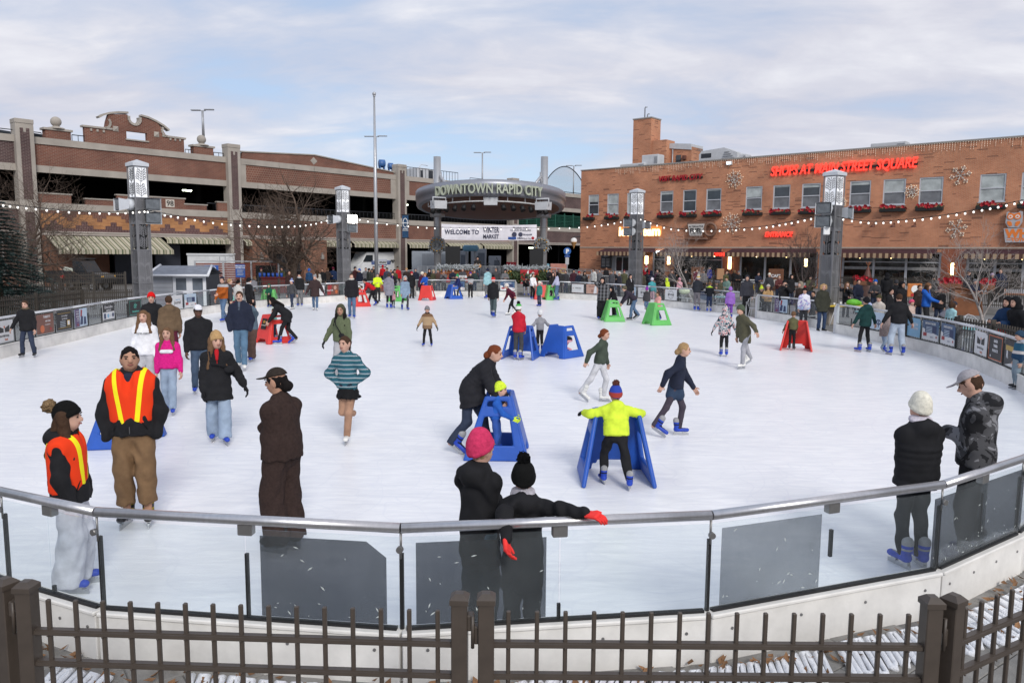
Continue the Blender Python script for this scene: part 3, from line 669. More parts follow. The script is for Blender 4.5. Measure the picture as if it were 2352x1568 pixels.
awning(garage,9.7,15.3,3.8,3.6,.5,M_gaw,M_gaw,.34)
for x0,x1 in ((16.7,22.2),(22.5,28.2),(28.6,34.4),(35.9,41.6),(41.9,47.4),(47.7,53.0)):awning(garage,x0,x1,3.78,3.5,.55,M_gaw,M_gaw,.36)
M_door=mat('grey_steel_door',(.035,.04,.055),.5,.1);M_gdoor=mat('green_door',(.035,.05,.048),.5,.1)
M_kbrick=brick('kiosk_brick',(.23,.09,.055),(.19,.072,.045),(.28,.2,.15),.22,.08)
GB('brick_pier',M_kbrick,(.75,2.7,.0,.7,0,3.8));GB('storefront_wall',M_kbrick,(2.7,6.4,2.6,2.9,0,3.8))
GB('green_door',M_gdoor,(2.9,4.5,2.5,2.58,0,2.3));GB('roller_door',M_door,(6.6,9.4,2.0,2.2,0,3.6));GB('grey_door',M_door,(9.5,11.6,1.2,1.4,0,3.2))
b=MB();b.tube([(9.45,1.9,0),(9.45,1.9,3.2)],.05,8);b.build('door_post',M_alu,garage)
GB('dark_glazing',mat('dark_window',(.015,.017,.02),.15,.2,2),(-6,-.9,.45,.5,.4,3.5));GB('sill_wall',M_kbrick,(-7,-.8,.1,.4,0,.8))
for x in (-5.2,-3.4,-1.7):GB('mullion',M_alu,(x,x+.09,.38,.44,.4,3.5))
# brick kiosk in the second bay
GB('kiosk_wall',M_kbrick,(17.3,18.9,-.6,1.2,0,3.8));GB('kiosk_wall',M_kbrick,(22.6,25.2,-.6,1.2,0,3.8));GB('kiosk_wall',M_kbrick,(18.9,22.6,-.3,1.2,2.75,3.8));GB('kiosk_window',mat('kiosk_glass',(.02,.022,.025),.12,.3,2),(18.9,22.6,.2,.3,0,2.75))
for x in (18.85,20.6,22.5):GB('window_frame',M_rail,(x,x+.12,.02,.18,.9,2.75))
GB('counter',M_rail,(18.9,22.6,-.28,.4,.85,.98))
for x in (18.1,24.6):b=MB();b.bx(x-.12,x+.12,-.85,-.6,2.0,2.4,.02);b.bx(x-.05,x+.05,-.75,-.6,2.4,2.6);b.build('wall_lantern',M_wpost,garage)
# green mesh grille in the far bay
M_grn=mat('green_steel',(.012,.085,.055),.5,.1)
b=MB();b.bx(54.3,70.4,.1,.16,6.12,6.2);b.bx(54.3,70.4,.1,.16,7.7,7.78);b.bx(54.3,70.4,.1,.16,6.9,6.96)
for i in range(60):x=54.4+i*.268;b.bx(x,x+.05,.1,.15,6.12,7.75)
for i in range(9):x=54.3+i*2;b.bx(x,x+.16,.08,.2,6.1,8.0)
for i in range(7):z=6.3+i*.2;b.bx(54.3,70.4,.11,.14,z,z+.03)
b.build('green_grille',M_grn,garage)
# ---- things on the garage roof
def lamppost(px,ytop,px0,label,z0,off=.3,arm=.9):
 s,z=GP.sz(px,ytop,off);p=GP.p0+GP.d*s+Vector((-GP.d.y,GP.d.x,0))*off
 r=empty('roof_lamp_post',(p.x,p.y,0),0,label,'lamp post','lamp posts on the garage roof')
 b=MB();b.tube([(0,0,z0),(0,0,z)],[.12,.09],8);b.build('pole',M_galv,r)
 for sg in (-1,1):b=MB();b.box((sg*arm*.62,0,z+.02+.05*(sg>0)),(arm*.9,.28,.1),bev=.03);b.tube([(0,0,z-.05),(sg*arm*.3,0,z)],.04,6);b.build('lamp_head',M_galv,r)
M_galv=mat('galvanised',(.36,.37,.39),.5,.08,metal=.4)
lamppost(465,254,0,'twin head lamp post standing on the stone ball pier',12.3,.3);lamppost(1108,351,0,'twin head lamp post above the stage canopy',9.5,9.,1.1);lamppost(1318,381,0,'twin head lamp post beside the arched roof fence',9.5,6.,1.1);lamppost(863,314,0,'twin head lamp post half hidden by the flagpole',9.5,12.,1.3)
# arched fence on the roof, parked cars, blue tanks, roof plant
def on_g(x,y,off):s,z=GP.sz(x,y,off);p=GP.p0+GP.d*s+Vector((-GP.d.y,GP.d.x,0))*off;return Vector((p.x,p.y,z))
a0,a1=GP.sz(1196,410,.2)[0],GP.sz(1345,440,.2)[0]
r=empty('arched_roof_fence',GP.p0+GP.d*a0,GP.rz,'arched dark steel fence on the garage roof by the brick shops','fence');w=a1-a0
ztop=lambda x:ZC+.9 if x<w*.36 else ZC+.9+2.6*max(0.,math.sin(min(1.,(x-w*.36)/(w*.62))*PI))**.7
b=MB();b.tube([(w*i/40,.2,ztop(w*i/40))for i in range(41)],.07,5);b.build('top_rail',M_rail,r)
b=MB();b.tube([(0,.2,ZC+.15),(w,.2,ZC+.15)],.05,5);b.build('bottom_rail',M_rail,r)
pk=MB();pk.tube([(0,0,0),(0,0,1)],.022,4);pkm=pk.mesh('picket',M_rail)
for i in range(64):x=w*(i+.5)/64;mkobj('picket',pkm,r,(x,.2,ZC),None,(1,1,ztop(x)-ZC))
M_cblue=mat('tank_blue',(.045,.13,.33),.4,.15,3);M_tblue=mat('pale_blue_tank',(.16,.36,.52),.35,.15,4)
for px,py,s,lab in ((877,380,.62,'taller blue tank on the garage roof'),(897,385,.5,'smaller blue tank on the garage roof')):
 p=on_g(px,py,5.);r=empty('blue_tank',(p.x,p.y,p.z-s),.4,lab,'tank','blue tanks on the garage roof');b=MB();b.tube([(-.6*s,0,s*1.3),(-.5*s,0,s*1.3),(.5*s,0,s*1.3),(.6*s,0,s*1.3)],[.5*s,.72*s,.72*s,.5*s],14);b.build('drum',M_cblue,r)
 for q in (-.4,.4):b=MB();b.tube([(q*s,-.4*s,s*.9),(q*s,-.4*s,-3)],.06,5);b.tube([(q*s,.4*s,s*.9),(q*s,.4*s,-3)],.06,5);b.build('leg_frame',M_cblue,r)
M_unit=mat('plant_white',(.50,.51,.53),.6,.1,2)
p=on_g(968,400,6.);b=MB();b.bx(-1.6,1.4,-1,1,-2,.55,.05);b.m=1;b.bx(-1.1,-.7,-1.03,-1,-.5,.3);b.bx(.2,.9,-1.03,-1,-.8,.4);b.m=0;b.bx(-.7,1.1,-.3,.3,.55,.7,.03);b.tube([(-.4,0,.7),(.0,0,1.1),(1.,0,1.05)],.04,5);o=b.build('roof_plant',[M_unit,M_rail],None,loc=p,rot=(0,0,GP.rz));tag(o,'white plant box behind the railing on the garage roof','roof unit')
# ---------------------------------------------------------------- vehicles (shared builder)
M_tyre=mat('tyre',(.015,.015,.015),.8,.1);M_rim=mat('rim',(.35,.35,.36),.35,.1,metal=.7);M_cglass=mat('car_glass',(.02,.025,.03),.08,0,spec=.6)
def wheel(root,x,y,r,w=.2):
 b=MB();b.lathe([(r*.55,-w/2),(r*.93,-w/2),(r,-w*.3),(r,w*.3),(r*.93,w/2),(r*.55,w/2),(r*.55,-w/2)],(0,0,0),18);t=b.build('wheel',M_tyre,root,loc=(x,y,r),rot=(PI/2,0,0))
 b=MB();b.lathe([(.02,w*.35),(r*.2,w*.4),(r*.5,w*.28),(r*.56,w*.42),(r*.56,-w*.42),(r*.5,-w*.28),(.02,-w*.35)],(0,0,0),14);b.build('rim',M_rim,t)
def carbody(prof,w,inset):
 """side profile (x,z) swept over width with tumblehome inset(z)"""
 b=MB();n=len(prof);vs=[]
 for f in (-1,-.86,.86,1):
  for x,z in prof:e=.9 if abs(f)==1 else 1.;vs.append((x*(1 if e==1 else .985),f*(w/2-inset(z)),z-(.03 if e<1 else 0)*(z>.5)))
 fs=[[k*n+i,k*n+(i+1)%n,k*n+n+(i+1)%n,k*n+n+i]for k in range(3)for i in range(n)]+[list(range(n))[::-1],[3*n+i for i in range(n)]]
 b.add(vs,fs,False);return b
def suv(p,rz,col,label,group):
 r=empty('parked_car',p,rz,label,'car',group);mc=mat('carpaint_'+label[:12].replace(' ','_'),col,.3,.05,2,spec=.6)
 carbody([(-2.2,.35),(2.2,.35),(2.25,.7),(2.1,1.0),(1.2,1.12),(.6,1.62),(-1.6,1.66),(-2.15,1.15),(-2.25,.6)],1.8,lambda z:.02 if z<1.05 else .22).build('body',mc,r)
 b=MB();b.prism([(1.0,1.13),(.55,1.54),(-1.5,1.56),(-1.9,1.16)],-.89,.89);b.build('side_glass',M_cglass,r)
 for x in (-1.4,1.4):
  for y in (-.82,.82):wheel(r,x,y,.34)
 for y in (-.6,.6):b=MB();b.ball((2.18,y,.85),(.08,.2,.1),8,5);b.build('headlight',M_alu,r)
p=on_g(1292,455,8.);suv(Vector((p.x,p.y,9.42)),GP.rz,(.02,.025,.03),'dark car parked behind the arched roof fence','cars on the garage roof')
p=on_g(95,320,5.);suv(Vector((p.x,p.y,9.9)),GP.rz+.3,(.03,.03,.035),'dark car on the roof left of the stone ball','cars on the garage roof')
p=on_g(10,320,5.);suv(Vector((p.x,p.y,9.9)),GP.rz+.3,(.05,.05,.055),'grey car at the left end of the garage roof','cars on the garage roof')
# cargo van in the garage
M_van=mat('van_white',(.66,.67,.68),.4,.05,2,spec=.5);M_vblue=mat('van_blue',(.03,.09,.33),.5,0)
s,z=GP.sz(858,620,1.2);p=GP.p0+GP.d*s-Vector((GP.d.y,-GP.d.x,0))*1.2
van=empty('cargo_van',(p.x,p.y,0),GP.rz+.06,'white cargo van with blue stripes and open rear doors parked in the garage','van')
carbody([(-3.,.4),(3.,.4),(3.,2.55),(2.8,2.72),(-1.7,2.7),(-2.3,1.75),(-2.95,1.35),(-3.05,.8)],2.0,lambda z:.0 if z<1.5 else .1).build('body',M_van,van)
b=MB();b.bx(2.99,3.02,-.85,.85,.55,2.5);b.build('load_bay',M_dark,van)
for s_ in (-1,1):b=MB();b.bx(0,.95,-.03,.03,.45,2.6,.02);b.m=1;b.bx(.2,.78,-.04,.04,1.5,2.3,.01);b.build('rear_door',[M_van,M_cglass],van,loc=(3.0,s_*.98,0),rot=(0,0,-s_*.5 if s_<0 else .25))
for x in (-1.9,1.8):
 for y in (-.9,.9):wheel(van,x,y,.36)
b=MB();b.bx(-1.2,1.5,-1.012,-1.004,1.45,1.53);b.bx(-1.2,1.5,-1.012,-1.004,1.6,1.68);b.bx(-1.2,1.5,-1.012,-1.004,1.75,1.8);b.build('stripe',M_vblue,van)
b=MB();b.bx(-.3,1.0,-1.02,-1.014,1.38,1.87);b.m=1;b.bx(-.26,.96,-1.026,-1.0205,1.42,1.83);o=b.build('logo_plate',[M_vblue,M_van],van)
text('lettering','PENSKE',.3,M_ink,o,(.35,-1.03,1.52),off=.012,shear=.2);text('lettering','PENSKE',.42,M_ink,van,(2.2,-1.0,1.6),off=.014,shear=.2);text('lettering','Truck Rental',.2,M_ink,van,(.35,-1.006,1.12),off=.006)
b=MB();b.prism([(-2.25,1.75),(-1.8,2.4),(-1.0,2.4),(-1.0,1.75)],-1.005,-.9);b.build('cab_window',M_cglass,van)
# dark utility vehicle with an open bed
M_utv=mat('utv_black',(.018,.019,.021),.4,.15,4);M_utv2=mat('utv_grey',(.10,.105,.11),.4,.1)
p=G(190,668);utv=empty('utility_vehicle',(p.x,p.y,0),-.12,'dark utility vehicle with cab and open cargo bed under the striped awning','utility vehicle')
b=MB();b.prism([(-2.0,.55),(1.9,.55),(2.0,.85),(1.75,1.12),(.9,1.25),(.0,1.25),(.0,1.05),(-2.0,1.05)],-.8,.8);b.build('body',M_utv,utv)
b=MB();b.prism([(-.1,1.26),(.95,1.26),(.45,2.05),(-.1,2.1)],-.72,.72);b.build('cab',M_utv,utv)
b=MB();b.prism([(.05,1.32),(.78,1.32),(.4,1.95),(.05,1.98)],-.735,.735);b.build('cab_window',M_cglass,utv)
b=MB();b.bx(-.16,.55,-.76,.76,2.1,2.18,.03);b.build('roof',M_utv,utv)
b=MB();b.bx(-2.02,-.15,-.82,-.76,1.0,1.35);b.bx(-2.02,-.15,.76,.82,1.0,1.35);b.bx(-2.04,-1.98,-.8,.8,1.0,1.35);b.build('cargo_bed',M_utv,utv)
for x in (-1.3,1.3):
 for y in (-.7,.7):wheel(utv,x,y,.36,.26)
b=MB();b.prism([(1.2,1.12),(1.98,.9),(1.98,1.02),(1.3,1.24)],-.7,.7);b.build('hood_panel',M_utv2,utv)
for y in (-.62,.62):b=MB();b.ball((1.93,y,.98),(.07,.12,.07),8,5);b.build('headlight',mat('amber_lamp',(.7,.35,.03),.3,0),utv)
M_sack=mat('sack',(.55,.60,.52),.7,.3,6);b=MB();b.ball((0,0,0),(.42,.22,.16),12,7);o=b.build('salt_sack',M_sack,None,loc=p+Vector((-.55,-.55,1.42)),rot=(0,.25,.2));tag(o,'white and green salt sack in the cargo bed','sack')
# ================================================================ BRICK SHOPS (right)
SP=Plane(G(1331,643),math.radians(130.5))
M_sbrick=brick('shop_brick',(.56,.235,.125),(.47,.182,.094),(.53,.37,.27),.22,.075,dark=(.10,.05,.04),darkp=.055,ms=.010)
M_sbrick2=brick('pier_brick',(.36,.105,.055),(.30,.085,.047),(.36,.22,.16),.22,.075,ms=.010)
M_gframe=mat('grey_frame',(.30,.31,.33),.5,.08);M_wframe=mat('window_frame_grey',(.50,.51,.54),.5,.06)
M_coping=mat('coping_metal',(.30,.28,.26),.6,.1)
def wglass(name,col,rough=.08):
 m=mat(name,col,rough,.35,1.2,spec=.7);return m
M_wg1=wglass('window_dark',(.035,.045,.055));M_wg2=wglass('window_blind',(.40,.43,.42),.35);M_wg3=wglass('window_screen',(.16,.165,.175),.4)
shop=empty('brick_shop_building',SP.p0,SP.rz,'two storey orange brick shop building with flower boxes and awnings right of the rink','building')
def sS(x,y):return SP.sz(x,y)
ZR=sS(1332,393)[1];ZCN=sS(1390,568)[1];S1=sS(2352,400)[0]+9
K4=lambda x,y:(1292.0+.3077*x,229.7+.3077*y)
K5=lambda x,y:(1763.9+.3077*x,287.1+.3077*y)
wins=[]
for a,b in ((195,272),(335,420),(483,562),(730,827),(900,1000),(1073,1185),(1368,1490)):wins.append((K4(a,0)[0],K4(b,0)[0]))
for a,b in ((38,165),(252,390),(608,765),(857,1025),(1125,1303),(1575,1770),(1885,2090)):wins.append((K5(a,0)[0],K5(b,0)[0]))
WZ0,WZ1=sS(1353,493)[1],sS(1353,448)[1];WZ0=sS(1900,482)[1]if False else WZ0
holes=[]
for a,b in wins:
 s0,s1=sS(a,450)[0],sS(b,450)[0];holes.append((s0,s1,WZ0,WZ1))
def wall_holes(x0,x1,z0,z1,hs,dep,name,m,root,y=0.):
 xs=sorted({x0,x1,*[h[0]for h in hs],*[h[1]for h in hs]});zs=sorted({z0,z1,*[h[2]for h in hs],*[h[3]for h in hs]})
 b=MB()
 for i in range(len(xs)-1):
  for j in range(len(zs)-1):
   cx,cz=(xs[i]+xs[i+1])/2,(zs[j]+zs[j+1])/2
   if any(h[0]<cx<h[1]and h[2]<cz<h[3]for h in hs):continue
   b.quad((xs[i],y,zs[j]),(xs[i+1],y,zs[j]),(xs[i+1],y,zs[j+1]),(xs[i],y,zs[j+1]))
 for h in hs:
  b.quad((h[0],y,h[2]),(h[0],y+dep,h[2]),(h[0],y+dep,h[3]),(h[0],y,h[3]));b.quad((h[1],y+dep,h[2]),(h[1],y,h[2]),(h[1],y,h[3]),(h[1],y+dep,h[3]))
  b.quad((h[0],y,h[3]),(h[0],y+dep,h[3]),(h[1],y+dep,h[3]),(h[1],y,h[3]));b.quad((h[0],y+dep,h[2]),(h[0],y,h[2]),(h[1],y,h[2]),(h[1],y+dep,h[2]))
 return b.build(name,m,root)
fronts=[(K4(370,0)[0],K4(592,0)[0]),(K4(668,0)[0],K4(765,0)[0]),(K4(832,0)[0],K4(1195,0)[0]),(K4(1318,0)[0],K4(1905,0)[0]),(K5(548,0)[0],K5(1292,0)[0]),(K5(1480,0)[0],K5(2140,0)[0])]
fo=[(sS(a,600)[0],sS(b,600)[0],.12,ZCN-.35)for a,b in fronts]
wall_holes(0,S1,0,ZR,holes+fo,.28,'front_wall',M_sbrick,shop)
b=MB();b.bx(0,S1,.3,9.,.0,.1);b.quad((0,0,0),(0,14,0),(0,14,ZR),(0,0,ZR));b.build('side_wall',M_sbrick,shop)
b=MB();b.quad((0,.3,ZR-.6),(S1,.3,ZR-.6),(S1,14,ZR-.6),(0,14,ZR-.6));b.build('roof',M_deck,shop)
b=MB();b.bx(-.06,S1,-.07,.35,ZR,ZR+.1,.01);b.build('parapet_coping',M_coping,shop)
b=MB();b.bx(0,S1,-.05,0,ZCN-.06,ZCN+.04);b.build('band_course',mat('stone_band',(.42,.36,.30),.8,.1),shop)
b=MB();x=sS(K4(770,0)[0],590)[0]
for s0,s1 in ((fo[4][1]+.02,fo[5][0]-.02),(fo[2][1]+.02,fo[3][0]-.02)):
 b=MB();b.bx(s0,s1,-.03,.0,.0,ZCN-.07);b.build('brick_pier',M_sbrick2,shop)
tops={0:'u',1:'b',3:'d'}
blind=[.32,.9,.9,.12,0,.05,.42,.05,.12,.12,.5,.48,.97,.97]
for i,(s0,s1,z0,z1)in enumerate(holes):
 w=empty('window',(0,0,0),0,parent=shop);b=MB();t=.085;y0,y1=.03,.14;zm=z0+(z1-z0)*.47
 for q in ((s0,s0+t,z0,z1),(s1-t,s1,z0,z1),(s0+t,s1-t,z0,z0+t),(s0+t,s1-t,z1-t,z1),(s0+t,s1-t,zm,zm+.075)):b.bx(q[0],q[1],y0,y1,q[2],q[3])
 b.build('frame',M_wframe,w)
 zb=z1-t-(z1-t-zm)*min(1.,blind[i]*1.0)
 b=MB();b.bx(s0+t,s1-t,.10,.12,zm+.075,z1-t);b.build('pane',M_wg1,w)
 if blind[i]>.02:b=MB();b.bx(s0+t+.01,s1-t-.01,.085,.098,max(zm+.08,z1-t-(z1-z0)*blind[i]),z1-t-.005);b.build('blind',M_wg2,w)
 b=MB();b.bx(s0+t,s1-t,.09,.12,z0+t,zm);b.build('pane',M_wg1 if i in (0,4)else (M_wg2 if i in (1,2,12,13)else M_wg3),w)
 b=MB();b.bx(s0-.05,s1+.05,-.04,.04,z0-.07,z0);b.build('sill',M_wframe,w)
M_fbox=mat('black_flower_box',(.016,.017,.016),.6,.2);M_red=mat('poinsettia_red',(.36,.006,.016),.6,.4,9);M_leafg=mat('dark_leaf',(.02,.05,.02),.6,.3)
ordn=['leftmost','second','third','fourth','fifth','sixth','seventh','eighth','ninth','tenth','eleventh','twelfth','thirteenth','fourteenth']
def petals(b,c,r,n,rg):
 for k in range(n):
  a=2*PI*k/n+rg.random()*.5;u=Vector((math.cos(a),-.5,math.sin(a))).normalized();v=Vector((-math.sin(a),0,math.cos(a)))
  p=Vector(c);b.add([p,p+u*r*.5+v*r*.28,p+u*r,p+u*r*.5-v*r*.28],[[0,1,2,3]])
for i,(s0,s1,z0,z1)in enumerate(holes):
 lo,hi=s0+.0,s1+.05
 if i==0:lo,hi=s0-.35,s0+.75
 loc=SP.p0+SP.d*((lo+hi)/2)+Vector((SP.d.y,-SP.d.x,0))*.24+Vector((0,0,z0-.55));w=(hi-lo)/2+.1
 r=empty('flower_box',loc,SP.rz,'%s flower box from the left under the upper shop windows'%ordn[i],'flower box','flower boxes under the upper windows')
 b=MB();b.bx(-w,w,-.16,.2,0,.26,.02)
 for q in range(int(w*2/.16)):x=-w+.08+q*.16;b.bx(x,x+.03,-.175,-.165,.02,.24)
 b.build('planter',M_fbox,r);rg=random.Random(i);b=MB();n=int(w*16)
 for k in range(n):petals(b,(rg.uniform(-w,w),rg.uniform(-.22,.1),.30+rg.uniform(-.06,.22)),rg.uniform(.12,.2),7,rg)
 tag(b.build('flowers',M_red,r),kind='stuff');b=MB()
 for k in range(n):petals(b,(rg.uniform(-w,w),rg.uniform(-.15,.15),.26+rg.uniform(-.08,.1)),rg.uniform(.1,.16),4,rg)
 tag(b.build('leaves',M_leafg,r),kind='stuff')
M_maroon=mat('maroon_canvas',(.050,.018,.024),.8,.2,2);M_val=stripes('brown_tan_stripe',[(.40,.28,.18),(.095,.048,.038)],.44,0,[0,.5])
aws=[(K4(318,0)[0],K4(690,0)[0]),(K4(765,0)[0],K4(1188,0)[0]),(K4(1268,0)[0],K5(362,0)[0]),(K5(540,0)[0],K5(1262,0)[0]),(K5(1478,0)[0],K5(2150,0)[0])]
zt=ZCN-.12;zb=sS(1385,581)[1]
for a,c in aws:
 s0,s1=sS(a,580)[0],sS(c,580)[0];o=awning(shop,s0,s1,zt,zb+.1,1.5,M_maroon,M_val,.36)
 for x in (s0,s1):q=MB();q.add([(x,-.02,zt),(x,-1.5,zb+.1),(x,-.02,zb+.1)],[[0,1,2]]);q.build('awning_side',M_maroon,o)
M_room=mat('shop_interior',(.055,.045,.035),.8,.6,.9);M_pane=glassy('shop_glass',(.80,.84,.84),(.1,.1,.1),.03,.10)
M_bulb=mat('warm_bulb',(1.,.8,.5),.4,0,emit=(1.,.62,.28,9.))
for i,(s0,s1,z0,z1)in enumerate(fo):
 f=empty('shopfront',(0,0,0),0,parent=shop);b=MB();n=max(1,round((s1-s0)/2.1))
 b.bx(s0,s1,.16,.26,z1-.12,z1);b.bx(s0,s1,.16,.26,z0,z0+.28);
 if i!=3:b.bx(s0,s1,.17,.25,z0+.28+(z1-z0)*.62,z0+.36+(z1-z0)*.62)
 for k in range(n+1):x=s0+(s1-s0-.16)*k/n;b.bx(x,x+.16,.14,.28,z0,z1)
 b.build('frame',M_gframe if i<3 else M_wframe,f)
 for k in range(n):x0,x1=s0+(s1-s0)*k/n+.16,s0+(s1-s0)*(k+1)/n-.02;q=MB();q.bx(x0,x1,.20,.215,z0+.28,z1-.12);q.build('pane',M_pane,f)
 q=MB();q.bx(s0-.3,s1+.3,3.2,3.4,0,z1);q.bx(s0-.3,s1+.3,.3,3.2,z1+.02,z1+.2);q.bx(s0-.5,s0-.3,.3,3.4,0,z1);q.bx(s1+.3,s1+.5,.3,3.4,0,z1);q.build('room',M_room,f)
 rg=random.Random(i+5)
 for k in range(max(1,int((s1-s0)/2.4))):q=MB();q.ball((s0+.8+k*2.4,1.6+rg.random(),z1-.45),.055,8,6);q.build('lamp',M_bulb,f)
 if i>=3:
  q=MB();M_goods=mat('shop_goods',(.16,.09,.05),.8,.9,3.)
  for k in range(int((s1-s0)/.5)):x=s0+.3+k*.5;q.bx(x,x+.4,2.2,2.8,0.1,rg.uniform(.6,1.9))
  o=q.build('shelf_goods',M_goods,f);tag(o,kind='stuff')
  if i>=4:
   q=MB();zf=z0+.36+(z1-z0)*.40;q.bx(s0+.2,s1-.2,.19,.195,zf,zf+.22);q.build('frosted_strip',mat('frosted_band',(.30,.30,.30),.7,.2,5),f)
hs=sS(K4(400,0)[0],600)[0],sS(K4(500,0)[0],600)[0]
b=MB();b.bx(hs[0]-.5,hs[1]+.6,-.02,.14,.0,ZCN-.4);b.build('grey_hatch_panel',M_gframe,shop)
b=MB();b.bx(hs[0],hs[1],-.035,-.021,1.05,2.35);b.build('hatch_glass',wglass('hatch_glass',(.03,.035,.035)),shop)
b=MB();
for x in (hs[0],(hs[0]+hs[1])/2,hs[1]):b.bx(x-.05,x+.05,-.06,-.036,1.0,2.4)
b.bx(hs[0],hs[1],-.07,-.061,.95,1.05);b.bx(hs[0],hs[1],-.07,-.061,2.35,2.45);b.build('hatch_frame',M_wframe,shop)
b=MB();b.bx(hs[0],hs[1],-.05,-.021,.1,.9);b.build('hatch_notice',mat('notice_white',(.6,.6,.6),.6,.15,8),shop)
# small signs painted on panes / boards hung on the facade
def facade_thing(name,px,py,label,cat,group=None,off=-.05):
 s,z=SP.sz(px,py,off);p=SP.p0+SP.d*s+Vector((-SP.d.y,SP.d.x,0))*off
 return empty(name,(p.x,p.y,z),SP.rz,label,cat,group),s,z
def scale_at(px):return abs(sS(px+1,500)[0]-sS(px-1,500)[0])/2
M_neon=mat('red_letter_lit',(.75,.02,.015),.4,0,emit=(1.,.04,.025,1.5));M_redp=mat('red_letter_painted',(.40,.015,.025),.45,.1);M_nback=mat('sign_raceway',(.02,.02,.02),.6,0)
def word(px0,px1,py,h,body,m,label,off_=.012,shear=.18,ext=.05,back=True,yoff=-.14):
 r,s,z=facade_thing('wall_sign',(px0+px1)/2,py,label,'sign',None,yoff)
 w=SP.sz(px1,py,yoff)[0]-SP.sz(px0,py,yoff)[0]
 me=tmesh(body,h*1.38,ext,off_,3,shear);xs=[v.co.x for v in me.vertices];sx=w/(max(xs)-min(xs))
 cx=(max(xs)+min(xs))/2*sx
 letters(body,h*1.38,m,r,(-cx,0,-h/2),ext,off_,shear,sx=sx)
 if back:b=MB();b.bx(-w/2,w/2,.055,.13,-h*.28,-h*.02);b.build('raceway',M_nback,r)
 return r,w
word(1763,2096,383,.78,'SHOPS AT MAIN STREET SQUARE',M_neon,'long red illuminated sign reading shops at main street square',.008)
word(1513,1612,408,.52,'VISIT RAPID CITY',M_redp,'dark red wall sign reading visit rapid city',.006)
word(1757,1820,538,.40,'ENTRANCE',M_neon,'small red illuminated sign reading entrance',.005)
M_cream=mat('cream_letter_lit',(.9,.75,.45),.4,0,emit=(1.,.72,.34,1.6));M_orange=mat('orange_backboard',(.42,.17,.05),.6,.1,emit=(1.,.35,.08,.35))
r,w=word(1421,1515,530,.92,'ice cream',M_cream,'warm glowing sign reading ice cream behind the lamp pylon',.035,0.,.05,False)
b=MB();b.bx(-w/2-.1,w/2+.12,.06,.13,-.42,.42,.03);b.build('backboard',M_orange,r)
# coffee cup sign
M_cupb=mat('cup_brown',(.20,.11,.075),.5,.1);M_cupw=mat('cup_face',(.58,.55,.52),.5,.05)
r,s,z=facade_thing('coffee_cup_sign',1602,529,'brown and white coffee cup shaped sign reading alternative fuel','sign',None,-.3)
u=scale_at(1602)
b=MB();b.prism([(-24*u,17*u),(20*u,17*u),(13*u,-14*u),(-18*u,-14*u)],-.1,.12);b.build('cup_body',M_cupb,r)
b=MB();b.prism([(-21*u,13*u),(17*u,13*u),(11*u,-11*u),(-16*u,-11*u)],-.13,-.101);f_=b.build('cup_face',M_cupw,r)
b=MB();b.bx(-28*u,24*u,-.12,.14,-20*u,-15.5*u,.05);b.build('saucer',M_cupb,r)
b=MB();b.tube([(29*u+13*u*math.cos(a*PI/8),0,1*u+13*u*math.sin(a*PI/8))for a in range(17)],3*u,8,False);b.build('cup_handle',M_cupb,r)
text('lettering','ALTERNATIVE',5.2*u,M_ink,f_,(-2*u,-.14,6*u),off=.006);text('lettering','FUEL',13*u,M_ink,f_,(-2*u,-.14,-5*u),off=.02);text('lettering','COFFEE HOUSE',3.6*u,M_ink,f_,(-2*u,-.14,-9.3*u),off=.004)
# owl sign at the right edge
M_sgrey=mat('sign_grey',(.42,.42,.44),.6,.08);M_sor=mat('sign_orange',(.75,.20,.035),.55,.05);M_swht=mat('sign_white',(.75,.75,.75),.5,0)
r,s,z=facade_thing('owl_sign',2328,520,'large grey and orange shop sign topped by an owl at the right edge','sign',None,-.2);u=scale_at(2328)
b=MB();b.prism([(-22*u,-5*u),(-16*u,-43*u),(70*u,-43*u),(74*u,-5*u)],-.08,.08);pn=b.build('name_board',M_sgrey,r)
b=MB();b.prism([(-18*u,38*u),(-14*u,40*u),(-10*u,36*u),(8*u,36*u),(13*u,41*u),(19*u,39*u),(19*u,10*u),(12*u,-3*u),(-12*u,-3*u),(-19*u,10*u)],-.09,.07);ow=b.build('owl_plate',M_sgrey,r)
for sg in (-1,1):
 b=MB();b.tube([(sg*8*u,-.10,26*u),(sg*8*u,-.13,26*u)],8*u,18);b.m=1;b.tube([(sg*8*u,-.13,26*u),(sg*8*u,-.14,26*u)],5*u,14);b.m=0;b.tube([(sg*8*u,-.14,26*u),(sg*8*u,-.15,26*u)],2.6*u,12);b.build('owl_eye',[M_sor,M_swht],ow)
 b=MB();b.prism([(sg*14*u,15*u),(sg*5*u,12*u),(sg*3*u,2*u),(sg*9*u,0),(sg*15*u,8*u)][::-sg],-.12,-.091);b.build('owl_wing',M_sor,ow)
b=MB();b.prism([(-15*u,34*u),(0,28*u),(15*u,34*u),(12*u,37*u),(0,33*u),(-12*u,37*u)],-.12,-.091);b.build('owl_brow',M_sor,ow)
text('lettering',"WHO'S",30*u,M_sor,pn,(32*u,-.09,-29*u),off=.05);text('lettering','TOYHOUSE',12*u,M_sor,pn,(30*u,-.09,-40*u),off=.02)
for zz_ in (-31.5,-37.0):b=MB();b.bx(-13*u,1*u,-.09,-.081,zz_*u,(zz_+1.6)*u);b.build('stripe',M_sor,pn)
